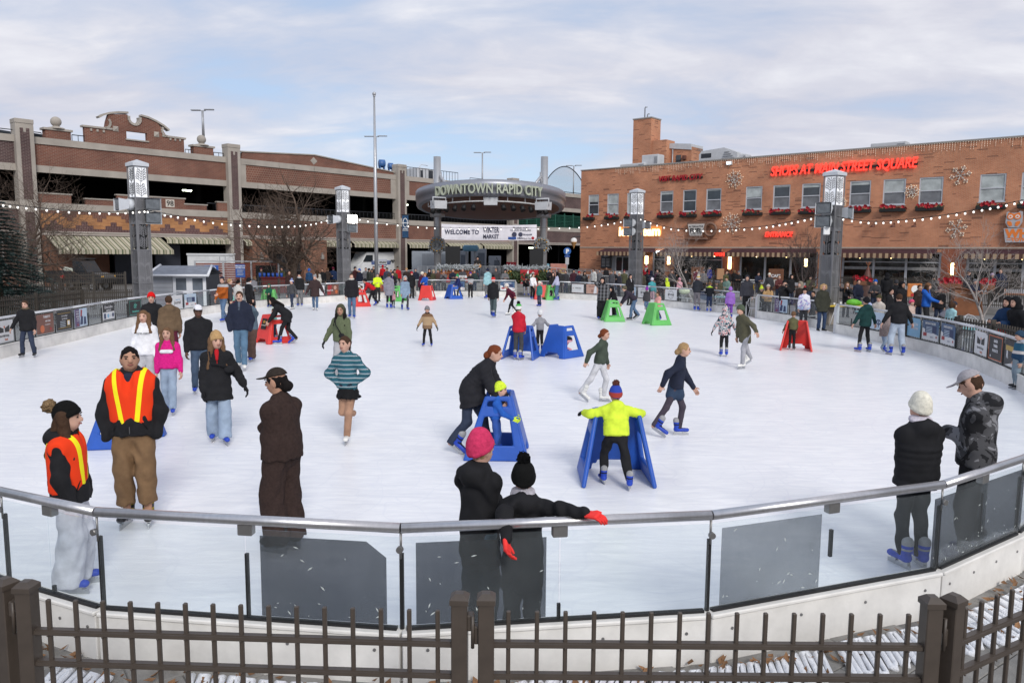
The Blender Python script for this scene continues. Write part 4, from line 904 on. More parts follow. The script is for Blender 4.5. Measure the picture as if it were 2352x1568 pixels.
# snowflake lights
M_flake=mat('snowflake_wire',(.50,.48,.44),.5,0);M_fb=mat('flake_bulb',(1.,.85,.6),.4,0,emit=(1.,.8,.55,.25))
for px,py,rad,br,lab in ((1687,412,20,0,'snowflake light above the third group of windows'),(1680,513,23,0,'snowflake light beside the coffee cup sign'),(2206,403,25,1,'large snowflake light near the roof at right'),(2197,525,25,1,'large snowflake light left of the owl sign'),(2095,440,17,0,'snowflake light between two upper windows'),(1932,465,13,0,'small snowflake light behind the right lamp pylon')):
 r,s,z=facade_thing('snowflake_light',px,py,lab,'light','snowflake lights on the brick wall',-.08);u=scale_at(px)
 b=MB();c=MB()
 for k in range(8 if br==0 else 6):
  a=2*PI*k/(8 if br==0 else 6)+.2;d=Vector((math.cos(a),0,math.sin(a)));e=Vector((-math.sin(a),0,math.cos(a)));R=rad*u
  b.tube([Vector((0,0,0)),d*R],.022,5)
  for sg in (-1,1):b.tube([d*R*.55,d*R*.8+e*sg*R*.22],.02,5);b.tube([d*R*.3,d*R*.42+e*sg*R*.14],.02,5)
  if br:b.tube([d*R*.8+e*R*.22,d*R,d*R*.8-e*R*.22],.02,5)
  for q in (1.,.62):c.ball(d*R*q,.034,6,4)
  for sg in (-1,1):c.ball(d*R*.8+e*sg*R*.22,.03,6,4)
 b.build('wire_frame',M_flake,r);o=c.build('bulbs',M_fb,r);tag(o,kind='stuff')
b=MB();c=MB();rg=random.Random(3);sx0,sx1=sS(1415,390)[0],S1-.5
b.tube([(sx0,-.05,ZR-.02),(sx1,-.05,ZR-.02)],.012,4)
x=sx0
while x<sx1:
 l=rg.choice((.25,.4,.6,.75));b.tube([(x,-.05,ZR-.02),(x,-.05,ZR-l)],.008,3)
 for q in range(int(l/.13)):c.ball((x,-.06,ZR-.06-q*.13),.018,4,3)
 x+=.17
r=empty('icicle_light_string',SP.p0,SP.rz,'string of tiny icicle lights hanging along the brick parapet','lights');b.build('wire',mat('pale_wire',(.5,.46,.4),.6,0),r);o=c.build('bulbs',mat('icicle_bulb',(1,.9,.8),.4,0,emit=(1.,.8,.6,.5)),r);tag(o,kind='stuff')
# wall lamps (lit)
M_sconce=mat('lit_sconce',(1.,.85,.55),.4,0,emit=(1.,.66,.27,7.))
for px,py,h,lab in ((1485,597,8,'lit wall lamp left of the shop door'),(1536,598,8,'lit wall lamp right of the shop door'),(1676,604,13,'tall lit wall lamp beside the red open sign'),(1851,603,9,'lit lamp inside the shop behind the dark tree'),(2187,618,16,'tall lit wall lamp on the red brick pier')):
 r,s,z=facade_thing('wall_lamp',px,py,lab,'wall lamp','lit wall lamps on the shops',-.1);u=scale_at(px)
 b=MB();b.bx(-3.4*u,3.4*u,-.06,.04,-h*u,h*u,.04);b.build('shade',M_sconce,r);b=MB();b.bx(-3.8*u,3.8*u,.02,.09,-(h+1)*u,(h+1)*u);b.build('back_plate',M_gframe,r)
M_bneon=mat('white_neon',(.9,.95,1.),.4,0,emit=(.8,.9,1.,3.));
r,s,z=facade_thing('open_sign',1518,579,'white neon sign reading open above the shop door','sign',None,-.2);text('lettering','open',.5,M_bneon,r,(0,0,-.12),off=.016,ext=.02)
r,s,z=facade_thing('open_sign',1650.5,584,'red neon sign reading open in the coffee shop window','sign',None,-.12);text('lettering','OPEN',.42,M_neon,r,(0,0,-.15),off=.016,ext=.02)
# menu board on the corner wall, downlights, speaker, cameras
M_board=mat('slate_board',(.06,.062,.066),.7,.1)
r,s,z=facade_thing('menu_board',1392.5,598,'dark grey menu board on the brick corner','sign',None,-.06);u=scale_at(1392)
b=MB();b.bx(-12*u,12*u,-.04,.05,-15*u,14*u,.02);pn=b.build('board',M_board,r)
b=MB()
for c_ in (-6,4):
 for k in range(6):b.bx((c_-3.5)*u,(c_+4)*u,-.048,-.043,(2-k*2.6)*u,(3.0-k*2.6)*u)
o=b.build('menu_lines',mat('chalk',(.4,.4,.4),.8,0),pn);tag(o,kind='stuff')
text('lettering','MENU',4*u,M_sgrey,pn,(0,-.05,7*u),off=.01)
M_rust=mat('rusty_lamp',(.13,.05,.035),.6,.2)
for i,px in enumerate((1786,1827,1871,2009,2055,2103)):
 r,s,z=facade_thing('gooseneck_lamp',px,516 if px<1900 else 518,ordn[i]+' brown gooseneck lamp from the left on the brick wall','wall lamp','brown gooseneck lamps',-.05);b=MB();b.tube([(0,0,.05),(0,-.2,.22),(0,-.42,.16),(0,-.5,.02)],.03,6);b.build('arm',M_rust,r);b=MB();b.lathe([(.05,.04),(.1,0),(.2,-.12),(.19,-.13),(.03,0)],(0,-.5,0),12);b.build('shade',M_rust,r)
r,s,z=facade_thing('flood_light',1675,375,'small grey flood light box under the parapet','light',None,-.08);b=MB();b.bx(-.25,.25,-.12,.1,-.16,.16,.03);b.m=1;b.bx(-.18,-.03,-.14,-.121,-.1,.1);b.bx(.03,.18,-.14,-.121,-.1,.1);b.build('housing',[M_unit,M_bneon],r)
# ---- rooftop brick tower and plant
def roof_box(name,px0,px1,ytop,ybot,off,dep,m,label,cat):
 s0,z1=SP.sz(px0,ytop,off);s1=SP.sz(px1,ytop,off)[0];p=SP.p0+SP.d*s0+Vector((-SP.d.y,SP.d.x,0))*off
 r=empty(name,(p.x,p.y,ZR-.6),SP.rz,label,cat);return r,s1-s0,z1-(ZR-.6)
r,w,h=roof_box('rooftop_brick_tower',1455,1496,276,380,4.,2,M_sbrick,'square brick chimney tower with a stepped annex on the shop roof','tower')
b=MB();b.bx(0,w,0,w*.9,0,h);b.build('chimney',M_sbrick,r);b=MB();b.bx(-.06,w+.06,-.06,w*.9+.06,h,h+.12);b.build('chimney_cap',M_coping,r)
u=w/41;b=MB();b.bx(w+.002,w+33*u,.15,w*.9,0,h-44*u);b.build('annex',M_sbrick,r);b=MB();b.bx(w+33*u,w+80*u,.9,w*1.6,0,h-60*u);ax_=b.build('annex',M_sbrick,r)
b=MB();b.prism([(w+33*u,h-60*u),(w+80*u,h-66*u),(w+80*u,h-55*u),(w+33*u,h-50*u)],.8,w*1.6);b.build('annex_parapet',M_unit,r)
b=MB();b.bx(w+48*u,w+58*u,.84,.9,h-90*u,h-74*u);b.build('annex_window',M_wg1,r);b=MB();b.tube([(w+40*u,.85,0),(w+40*u,.85,h-62*u)],.07,6);b.build('downpipe',M_galv,r)
b=MB();b.bx(w+63*u,w+70*u,.6,.9,h-84*u,h-76*u,.03);b.build('vent_box',M_rust,r)
for x,hh in ((.4,24),(.55,10)):b=MB();b.tube([(w*x,.8,h),(w*x,.8,h+hh*u),(w*x+.08,.8,h+(hh+1.5)*u),(w*x+5*u,.8,h+(hh+1)*u)],.06,6);b.build('flue_pipe',M_galv,r)
def unit(px0,px1,y0,y1,off,label,kind):
 s0,z1=SP.sz(px0,y0,off);s1,z0=SP.sz(px1,y1,off);p=SP.p0+SP.d*s0+Vector((-SP.d.y,SP.d.x,0))*off;w=s1-s0;h=z1-(ZR-.6)
 r=empty('rooftop_unit',(p.x,p.y,ZR-.6),SP.rz,label,'air conditioner','air conditioning units on the shop roof');b=MB()
 if kind==1:b.prism([(0,0),(w,0),(w,h*.75),(w*.66,h),(w*.06,h*.92),(0,h*.78)],0,1.8);b.build('casing',M_unit,r);b=MB();[b.prism([(w*(.60+.02*k),h*(.42+.09*k)),(w*(.98-.045*k),h*(.42+.09*k)),(w*(.98-.045*k),h*(.46+.09*k)),(w*(.60+.02*k),h*(.46+.09*k))],-.06,-.003)for k in range(5)];b.build('louvres',M_gframe,r);b=MB();b.bx(w*.06,w*.33,-.02,-.003,h*.60,h*.8);b.build('intake',M_rail,r)
 else:b.bx(0,w,0,1.2,0,h,.05);b.build('casing',M_unit,r);b=MB();[b.bx(w*.76,w*.96,-.03,-.003,h*(.55+.05*k),h*(.58+.05*k))for k in range(7)];b.build('grille',M_gframe,r)
unit(1474,1511,357,385,1.6,'white air conditioner in front of the rooftop tower',0);unit(1606,1692,344,375,2.5,'large white ventilation unit with louvres on the roof',1);unit(1690,1713,355,370,3.,'low white unit behind the large ventilation unit',0);unit(2000,2080,330,348,3.,'long low unit on the roof at right',0);unit(1424,1480,378,392,1.2,'flat pale duct on the roof at the left',0)
# teepee-like timber slope and bronze teepee beside the right pylon
M_wood=mat('cedar_wood',(.23,.085,.04),.7,.25,2,.2,20,stretch=(1,1,8))
s0,z0=sS(1905,640);s1,_=sS(1952,640);p=SP.p0+SP.d*s0
r=empty('timber_slide_wall',p+Vector((SP.d.y,-SP.d.x,0))*2.,SP.rz,'sloping cedar board wall right of the lamp pylon','wall');w=s1-s0
for k in range(14):
 q0=k/14.;q1=(k+1)/14.;H_=3.6;b=MB();b.prism([(0,q0*H_),(w*(1-q0*.95),q0*H_),(w*(1-q1*.95),q1*H_-.012),(0,q1*H_-.012)],-.05-.01*(k%2),.05);b.build('board',M_wood,r)
M_tp=mat('bronze_teepee',(.10,.035,.025),.5,.3,3)
p=G(1990,700);p=G(1990,682);r=empty('teepee_playhouse',(p.x,p.y,0),0,'small brown teepee playhouse in front of the shop window','playhouse');b=MB();b.lathe([(.62,0),(.36,.95),(.06,1.95)],(0,0,0),10);b.build('cover',M_tp,r)
b=MB();[b.tube([(.12*math.cos(k*1.3),.12*math.sin(k*1.3),1.8),(-.16*math.cos(k*1.3),-.16*math.sin(k*1.3),2.3)],.018,5)for k in range(5)];b.build('poles',M_wood,r)
# ================================================================ STAGE, PYLONS, POLES
M_canopy=mat('canopy_metal',(.29,.30,.34),.4,.06,3,metal=.45);M_soffit=mat('wood_soffit',(.19,.073,.034),.5,.35,1.2,stretch=(1,14,1));M_colm=mat('silver_column',(.42,.425,.44),.38,.05,4,metal=.5)
YS=66.
SX=DY(1127,480,YS).x
k66=YS/F
stage=empty('stage_canopy',(SX,YS,0),0,'round silver stage canopy on two columns reading downtown rapid city','stage canopy')
R_=169.5*k66*.985;zf=DY(1127,448,YS-R_).z;zbk=DY(1127,506,YS+R_).z;tilt=(zf-zbk)/(2*R_);zc=(zf+zbk)/2
zd=lambda y:zc-tilt*y
N=72;fh=1.18
def ring(r,dz):return [(r*math.cos(2*PI*i/N),r*math.sin(2*PI*i/N),zd(r*math.sin(2*PI*i/N))+dz)for i in range(N)]
rings=[ring(R_*.93,.0),ring(R_*.965,-.05),ring(R_*.99,.02),ring(R_,.14),ring(R_,.52),ring(R_*1.012,.54),ring(R_*1.012,fh),ring(R_*.96,fh+.05),ring(R_*.4,fh+.18)]
b=MB();vs=[v for q in rings for v in q];b.add(vs,[[a*N+i,a*N+(i+1)%N,a*N+N+(i+1)%N,a*N+N+i]for a in range(len(rings)-1)for i in range(N)],True);b.add(rings[-1],[list(range(N))]);b.build('fascia',M_canopy,stage)
b=MB();b.add(ring(R_*.94,.01),[list(range(N))[::-1]]);b.build('soffit',M_soffit,stage)
# boards of the soffit in a chevron
b=MB()
for k in range(-19,20):
 for sg in (-1,1):
  x=0;y0=k*.42
  p0_=(0.,y0);p1_=(sg*R_*.9,y0+R_*.34)
  for t0 in range(8):
   a_=[p0_[j]+(p1_[j]-p0_[j])*t0/8 for j in (0,1)];c_=[p0_[j]+(p1_[j]-p0_[j])*(t0+.97)/8 for j in (0,1)]
   if max(math.hypot(*a_),math.hypot(*c_))>R_*.9:continue
   w=.36;h_=.012*((k*7+t0*3)%3)
   q=[(a_[0],a_[1]),(c_[0],c_[1]),(c_[0],c_[1]+w),(a_[0],a_[1]+w)]
   b.add([(x_,y_,zd(y_)-.012-h_)for x_,y_ in q],[[0,1,2,3]if sg<0 else [3,2,1,0]])
o=b.build('soffit_boards',M_soffit,stage);tag(o,kind='stuff')
for px in (1003.3,1249.):
 x=DY(px,560,YS).x-SX;z1=DY(px,358,YS).z;c=MB();c.tube([(x,.6,0),(x,.6,z1)],.31,20);o=c.build('column',M_colm,stage);sg=1 if x<0 else -1
 c=MB();c.tube([(x,.6,zd(.6)-.62),(x,.6,zd(.6)-.2)],.62,22);c.build('collar',M_colm,o);c=MB();c.tube([(x+sg*.2,.5,z1-1.6),(x+sg*.35,.3,z1-1.75),(x+sg*1.45,-.8,zd(0)+fh)],[.1,.13,.13],10);c.tube([(x+sg*.28,.5,z1-1.3),(x+sg*.28,.45,z1-2.4)],.12,8);c.build('brace',M_colm,o)
M_glet=mat('sign_letter_green',(.40,.43,.34),.45,.08);M_glets=mat('letter_side',(.03,.035,.03),.6,0)
# letters follow the fascia
LT=tmesh('DOWNTOWN RAPID CITY',1.04,.11,.022,3,0.);xs=[v.co.x for v in LT.vertices];tw=max(xs)-min(xs)
ang_tot=2*math.asin(min(.95,(1244-1008)/2*k66*.91/R_));rr=R_+.2;sx=ang_tot*rr/tw
def lfn(c):
 a=(float(c[0])-(max(xs)+min(xs))/2*sx)/rr;x,y=rr*math.sin(a),-rr*math.cos(a)
 return Matrix.Translation((x,y,zd(y)+.12+float(c[2])))@Matrix.Rotation(a,4,'Z')
letters('DOWNTOWN RAPID CITY',1.04,M_glet,stage,(0,0,0),.11,.022,0.,fn=lfn,sx=sx)
# lighting truss, spotlights, hung speakers
truss=empty('lighting_truss',(SX,YS,0),0,'curved white lighting truss with black spotlights under the canopy rim','truss')
tr=R_*.93;aa=1.02
tp=lambda a,dz=0.:(tr*math.sin(a),-tr*math.cos(a),zd(-tr*math.cos(a))-.38+dz)
M_wpipe=mat('white_pipe',(.60,.60,.60),.5,.05)
b=MB();b.tube([tp(-aa+2*aa*i/24)for i in range(25)],.06,6);b.build('bar',M_wpipe,truss)
for i in range(9):a=-aa+2*aa*i/8;b=MB();b.tube([tp(a),tp(a,.5)],.045,5);b.build('hanger',M_wpipe,truss)
b=MB();b.tube([(0,0,-.1),(0,0,-.22)],.04,5);b.tube([(0,.05,-.25),(0,-.02,-.35),(0,-.2,-.62)],[.12,.17,.2],10);b.tube([(-.2,0,-.22),(-.2,0,-.45)],.02,4);spm=b.mesh('spotlight',M_black)
for i in range(14):
 if i in (6,7):continue
 a=-.86+1.72*i/13;mkobj('spotlight',spm,truss,tp(a),(0,0,a))
def hung(px,py,rz,label):
 p=DY(px,py,YS-R_*.9);r=empty('hanging_speaker',p,rz,label,'speaker','white speakers hung under the stage canopy');k=(YS-R_*.9)/F
 b=MB();b.prism([(-16*k,9*k),(16*k,9*k),(15*k,-9*k),(-15*k,-9*k)],-.25,.5);b.build('cabinet',M_unit,r);b=MB();b.tube([(-16*k,0,0),(-16*k,0,16*k),(16*k,0,16*k),(16*k,0,0)],.06,5);b.build('bracket',M_unit,r)
hung(1127,462,0,'white speaker hung at the middle of the canopy');hung(1009,470,.55,'white speaker hung at the left of the canopy');hung(1246,473,-.55,'white speaker hung at the right of the canopy')
# stage floor, steps, railings
M_stg=mat('stage_concrete',(.20,.19,.18),.85,.2,2)
b=MB();b.bx(-9.5,8.5,-13,6,0,.55,.03);b.bx(-4.2,3.,-14.4,-13,0,.36,.03);b.bx(-4.2,3.,-15.8,-14.4,0,.18,.03);o=b.build('stage_floor',M_stg,None,loc=(SX,YS,0));tag(o,'low concrete stage platform with two front steps','stage')
def railing(p,q,h,label,nb=14,m=None,z0=None,group='grey railings by the stage',bars=True):
 p,q=Vector(p),Vector(q);r=empty('metal_railing',p,0,label,'railing',group);d=q-p;m=m or M_galv
 for zz_ in (h,h*.9 if not bars else h*.12):b=MB();b.tube([(0,0,zz_),(d.x,d.y,d.z+zz_)],.03,6);b.build('rail',m,r)
 if bars:
  for i in range(nb+1):b=MB();v=d*(i/nb);b.tube([(v.x,v.y,v.z+(0 if i%7==0 else h*.12)),(v.x,v.y,v.z+h)],.028 if i%7==0 else .013,5);b.build('bar',m,r)
 else:
  for i in range(nb+1):b=MB();v=d*(i/nb);b.tube([(v.x,v.y,v.z),(v.x,v.y,v.z+h)],.03,5);b.build('post',m,r)
xr=lambda px,Y:DY(px,600,Y).x
railing((xr(890,60),60,0),(xr(960,60),60,.3),1.1,'grey railing left of the left stage column',21)
railing((xr(960,62),62,.55),(xr(1045,62),62,.55),1.05,'grey railing behind the left stage column',28)
railing((xr(1095,64),64,.55),(xr(1160,64),64,.55),1.05,'grey railing behind the guitarist',21)
railing((xr(1255,60),60,.55),(xr(1345,62),62,.2),1.1,'upper grey ramp railing right of the stage',28)
railing((xr(1262,57),57,.2),(xr(1440,56),56,0),1.05,'lower grey ramp railing in front of the brick corner',42)
railing((xr(1330,62),62,.3),(xr(1420,60),60,.1),1.2,'grey ramp railing under the menu board',6,bars=False)
for px,lab in ((983,'curved steel handrail at the left stage steps'),(1268,'curved steel handrail at the right stage steps')):
 Y=53.;x=xr(px,Y);sg=1 if px>1100 else -1;b=MB();b.tube([(x+sg*.0,Y,0),(x,Y,1.0),(x-sg*.1,Y,1.25),(x+sg*.2,Y+.1,1.35),(x+sg*1.4,Y+2.4,1.05),(x+sg*1.5,Y+2.5,0)],.035,7);o=b.build('handrail',M_galv);tag(o,lab,'handrail','curved handrails')
M_ban=mat('banner_cloth',(.80,.78,.84),.75,.08,2,.3,3);M_nvy=mat('banner_navy',(.05,.055,.10),.7,0);M_gry=mat('banner_grey',(.24,.24,.26),.7,0)
YB=77.;bl,br_=DY(1014,512,YB),DY(1233,512,YB);zt_,zb_=DY(1120,515,YB).z,DY(1120,551,YB).z;w=br_.x-bl.x
ban=empty('welcome_banner',((bl.x+br_.x)/2,YB,0),0,'long white banner reading welcome to winter market under the canopy','banner')
b=MB();n=40;vs=[]
for i in range(n+1):x=-w/2+w*i/n;sag=.10*(1-(2*i/n-1)**2);vs+=[(x,.03*math.sin(i*1.1),zb_-sag*.6),(x,.03*math.sin(i*1.3),zt_-sag)]
b.add(vs,[[2*i,2*i+2,2*i+3,2*i+1]for i in range(n)],True);b.build('cloth',M_ban,ban)
hb=zt_-zb_
def fitw(t,size,cx,wd,z,off):
 xs_=[v.co.x for v in tmesh(t,size,0.,off).vertices];text('lettering',t,size,M_nvy,ban,(cx,-.06,z),off=off,sx=wd/(max(xs_)-min(xs_)))
fitw('WELCOME TO',hb*.40,-.285*w,.36*w,zb_+hb*.36,.014);fitw('WINTER',hb*.50,.02*w,.17*w,zb_+hb*.47,.014);fitw('MARKET',hb*.36,.02*w,.165*w,zb_+hb*.10,.012)
text('lettering','THANK YOU',hb*.17,M_gry,ban,(w*.33,-.06,zb_+hb*.72),off=.006);text('lettering','TO OUR SPONSORS',hb*.15,M_gry,ban,(w*.33,-.06,zb_+hb*.58),off=.006)
for i,(x,z,rr_,m)in enumerate(((.265,.36,.13,M_nvy),(.33,.36,.12,M_nvy),(.245,.1,.0,None),(.46,.14,.08,M_redp))):
 if m:b=MB();b.tube([(x*w,-.05,zb_+hb*z),(x*w,-.056,zb_+hb*z)],rr_*hb*1.2,16);b.build('sponsor_mark',m,ban)
b=MB();b.bx(.2*w,.285*w,-.056,-.05,zb_+hb*.05,zb_+hb*.2);b.build('sponsor_mark',M_vblue,ban);text('lettering','bluepeak',hb*.16,M_nvy,ban,(w*.405,-.06,zb_+hb*.32),off=.004);text('lettering','HRN',hb*.16,M_nvy,ban,(w*.325,-.06,zb_+hb*.07),off=.008);text('lettering','Black City',hb*.13,M_gry,ban,(w*.40,-.06,zb_+hb*.07),off=.004)
# blue street banner on the garage column
M_bb=mat('blue_banner',(.012,.055,.13),.7,.5,5);p=DY(931,520,77.);k=77/F;r=empty('street_banner',p,0,'narrow blue street banner with a white emblem on the garage column','banner');b=MB();b.bx(-7.*k,7.*k,-.02,.02,-25*k,25*k);b.build('cloth',M_bb,r)
b=MB();b.tube([(5*k*math.sin(a*PI/10),-.03,8*k+10*k*math.cos(a*PI/10))for a in range(21)],.9*k,5,False);b.build('wreath_emblem',M_swht,r);text('lettering','DOWNTOWN',2.2*k,M_swht,r,(0,-.03,7*k),off=.01);text('lettering',"HISTORIC'S",2.1*k,M_swht,r,(0,-.03,-6*k),off=.01);text('lettering','SOCIAL DISTRICT',1.7*k,M_swht,r,(0,-.03,-9.5*k),off=.01)
b=MB();b.tube([(-8*k,0,26*k),(9*k,0,26*k)],.06,6);b.tube([(-8*k,0,-26*k),(9*k,0,-26*k)],.06,6);b.build('bracket',M_rail,r)
# pylons ----------------------------------------------------------
M_pyl=mat('pylon_steel',(.20,.198,.205),.45,.10,3,metal=.35);M_pylr=mat('pylon_relief',(.15,.15,.158),.5,.1,3,metal=.35);M_pylw=mat('pylon_lantern',(.78,.79,.82),.4,0,emit=(.95,.97,1.,.24));M_pylv=mat('pylon_void',(.012,.012,.014),.8,0);M_flood=mat('flood_housing',(.52,.54,.57),.5,.05);M_gran=mat('exposed_aggregate',(.28,.25,.22),.9,.5,40,.4,60)
def fern(b,w,z0,z1,y,rg,n=6,r=.010):
 """cut leaf pattern : curved stems with side veins in the face plane"""
 h=z1-z0;c=lambda x,z:(max(-w*.97,min(w*.97,x)),y,max(z0,min(z1,z)))
 rows=max(1,round(h/(w*2.6)))
 for q in range(rows):
  a,e=z0+h*q/rows,z0+h*(q+1)/rows;hh=e-a
  st=[(0,a),(rg.uniform(-.1,.1)*w,a+hh*.5),(rg.uniform(-.2,.2)*w,e)]
  b.tube([c(*p)for p in st],r,3,False,False)
  for i in range(n):
   f=(i+.3)/n;x=st[0][0]+(st[2][0]-st[0][0])*f;z=a+hh*f*.8
   for sg in (-1,1):
    ln=w*(1.05-.35*f);x1,z1_=x+sg*ln*.55,z+hh*.16;x2,z2_=x+sg*ln,z+hh*(.27+.05*rg.random())
    b.tube([c(x,z),c(x1,z1_),c(x2,z2_)],r*.9,3,False,False)
    b.tube([c(x+sg*ln*.35,z+hh*.10),c(x+sg*ln*.5,z+hh*.26)],r*.8,3,False,False)
    b.tube([c(x1,z1_),c(x1+sg*ln*.5,z1_+hh*.03)],r*.8,3,False,False)
def pylon(px,ytop,wpx,Y,rz,label,floods,base=False,lit=None):
 zt_=DY(px,ytop,Y).z;x=DY(px,(ytop+650)/2,Y).x;s=wpx*Y/F/1.48
 r=empty('light_pylon',(x,Y,0),rz,label,'light pylon','tall steel light pylons round the rink');h=s/2;Hh=zt_
 zA,zB,zC,zD=Hh*.93+.4,Hh*.74,Hh*.565,Hh*.405
 zA=Hh-.22;zB=Hh*.775;zC=Hh*.615;zD=Hh*.455;z0=.55 if base else 0.
 if base:b=MB();b.box((0,0,.32),(s*1.02,s*1.02,.64),bev=.02);b.build('granite_base',M_gran,r);z0=.641
 e=.035
 b=MB()
 for sx_ in (-1,1):
  for sy_ in (-1,1):b.bx(sx_*h-e/2,sx_*h+e/2,sy_*h-e/2,sy_*h+e/2,z0,zA)
 for z in (zA,zB,zC,zD,zD*.55,z0+.03):
  for sg in (-1,1):b.bx(-h+e/2,h-e/2,sg*h-.012,sg*h+.012,z-.04,z);b.bx(sg*h-.012,sg*h+.012,-h+e/2,h-e/2,z-.04,z)
 b.build('frame',M_pyl,r)
 b=MB();b.add([(-h-.05,-h-.05,zA),(h+.05,-h-.05,zA),(h+.05,h+.05,zA),(-h-.05,h+.05,zA),(-h-.05,-h-.05,zA+.12),(h+.05,-h-.05,zA+.12),(h+.05,h+.05,zA+.12),(-h-.05,h+.05,zA+.12),(0,0,zA+.26)],[[3,2,1,0],[0,1,5,4],[1,2,6,5],[2,3,7,6],[3,0,4,7],[4,5,8],[5,6,8],[6,7,8],[7,4,8]]);b.build('cap',M_flood,r)
 b=MB();b.bx(-h+.03,h-.03,-h+.03,h-.03,zB,zA-.04);b.build('lantern',M_pylw,r)
 b=MB();b.bx(-h+.02,h-.02,-h+.02,h-.02,zC,zB-.04);b.bx(-h+.02,h-.02,-h+.02,h-.02,z0,zD-.04);b.build('panel',M_pyl,r)
 b=MB();b.bx(-h+.10,h-.10,-h+.10,h-.10,zD,zC-.04);b.build('void_core',M_pylv,r)
 rg=random.Random(int(px))
 for f in range(4):
  b=MB();fern(b,h-.05,zB+.02,zA-.06,-h+.012,rg,5,.011);tag(b.build('leaf_screen',M_pylr,r,rot=(0,0,f*PI/2)),kind='stuff')
  b=MB();fern(b,h-.05,zD+.02,zC-.05,-h+.006,rg,6,.013);b.bx(-h+.02,-h+.09,-h+.004,-h+.02,zD,zC);b.bx(h-.09,h-.02,-h+.004,-h+.02,zD,zC);tag(b.build('leaf_screen',M_pyl,r,rot=(0,0,f*PI/2)),kind='stuff')
  b=MB();fern(b,h-.05,zC+.03,zB-.06,-h+.016,rg,6,.010);fern(b,h-.05,z0+.1,zD-.06,-h+.016,rg,6,.010);tag(b.build('leaf_relief',M_pylr,r,rot=(0,0,f*PI/2)),kind='stuff')
 for i,(sg,z,yaw)in enumerate(floods):
  o=empty('flood_light',(sg*(h*1.35),0,z),yaw-rz,parent=r);o.scale=(1.25,)*3
  b=MB();b.tube([(0,.12,0),(0,-.05,0)],.17,12);b.tube([(0,.2,0),(0,.35,0)],.05,6);b.add([(-.17,-.05,-.13),(.17,-.05,-.13),(.17,-.05,.13),(-.17,-.05,.13),(-.24,-.36,-.2),(.24,-.36,-.2),(.24,-.36,.17),(-.24,-.36,.17)],[[0,1,5,4],[1,2,6,5],[2,3,7,6],[3,0,4,7],[0,3,2,1]]);b.build('housing',M_flood,o)
  b=MB();b.bx(-.2,.2,-.33,-.31,-.16,.13);b.build('lens',M_litlens if lit==i else M_lens,o)
 return r
M_lens=mat('flood_lens',(.10,.11,.12),.15,.3,8,spec=.7);M_litlens=mat('flood_lens_lit',(1,.95,.85),.3,0,emit=(1.,.93,.8,14.))
q45=PI/4
pylon(321,369,45,29.6,q45+.12,'tall leaf patterned light pylon at the left beside the white shed',[(-1.1,4.45,-.8),(1.2,4.5,.7),(1.2,3.98,.7)])
pylon(788.5,427,31,43.,q45+.06,'light pylon left of the flagpole with one lit floodlight',[(-1.1,4.5,-.8),(1.1,4.55,.7),(1.1,4.05,.7)],lit=1)
pylon(1461.5,434,32,45.,q45-.08,'light pylon in front of the ice cream sign',[(1.2,4.4,.8),(-1.1,4.5,-.7),(-1.1,4.0,-.7)])
pylon(1911,391,46,30.6,q45-.18,'light pylon with a granite base at the right gate gap',[(1.2,4.4,.8),(-1.1,4.55,-.7),(-1.1,4.05,-.7)],base=True)
# flagpole
p=DY(864.5,600,49.);k=49/F;fp=empty('flagpole',(p.x,49.,0),0,'tall bare silver flagpole in front of the garage','flagpole');zt_=DY(863,222,49.).z
b=MB();b.tube([(0,0,0),(0,0,zt_*.5),(0,0,zt_)],[.125,.11,.055],14);b.build('pole',M_colm,fp);b=MB();b.ball((0,0,zt_+.16),.12,12,8);b.tube([(0,0,zt_),(0,0,zt_+.06)],.08,8);b.build('ball_finial',M_colm,fp)
# ================================================================ SKATING AIDS
def panel(corners,us,vs,skip,th):
 """panel with openings: corners bl, br, tr, tl ; grid cells in skip are left open"""
 bl,br,tr,tl=(Vector(c)for c in corners);nrm=(br-bl).cross(tl-bl).normalized()*th/2
 pt=lambda u,v:(bl.lerp(br,u)).lerp(tl.lerp(tr,u),v)
 b=MB();nu,nv=len(us),len(vs)
 for s in (1,-1):b.V+=[tuple(pt(u,v)+nrm*s)for v in vs for u in us]
 o=nu*nv;solid=lambda i,j:0<=i<nu-1 and 0<=j<nv-1 and (i,j)not in skip;I=lambda i,j:j*nu+i
 def F_(f):b.F.append(f);b.M.append(0);b.S.append(False)
 for j in range(nv-1):
  for i in range(nu-1):
   if not solid(i,j):continue
   q=[I(i,j),I(i+1,j),I(i+1,j+1),I(i,j+1)];F_(q);F_([k+o for k in q[::-1]])
   for (a,c),(di,dj)in zip(((q[0],q[1]),(q[1],q[2]),(q[2],q[3]),(q[3],q[0])),((0,-1),(1,0),(0,1),(-1,0))):
    if not solid(i+di,j+dj):F_([c,a,a+o,c+o])
 return b
AT,AB_,AH=.25,.42,.84
_side=lambda s:[(s*AB_,.42,0),(s*AB_*.97,-.42,0),(s*AT,-.20,AH),(s*AT,.14,AH)][::1]
def _sp(s):
 c=_side(s);c=c if s>0 else [c[1],c[0],c[3],c[2]]
 return panel(c,[0,.17,.5,.83,1],[0,.05,.20,.24,.62,.68,.80,.84,.92,1],{(1,3),(2,3),(1,4),(2,4),(1,7),(2,7)},.055)
_sl=_sp(1).mesh('side_panel',M_white);_sr=_sp(-1).mesh('side_panel',M_white)
_sf=panel([(-AB_*.97,-.42,0),(AB_*.97,-.42,0),(AT,-.20,AH),(-AT,-.20,AH)],[0,.2,.27,.73,.8,1],[0,.10,.16,.5,.93,1],{(1,0),(2,0),(3,0),(2,1)},.055).mesh('front_panel',M_white)
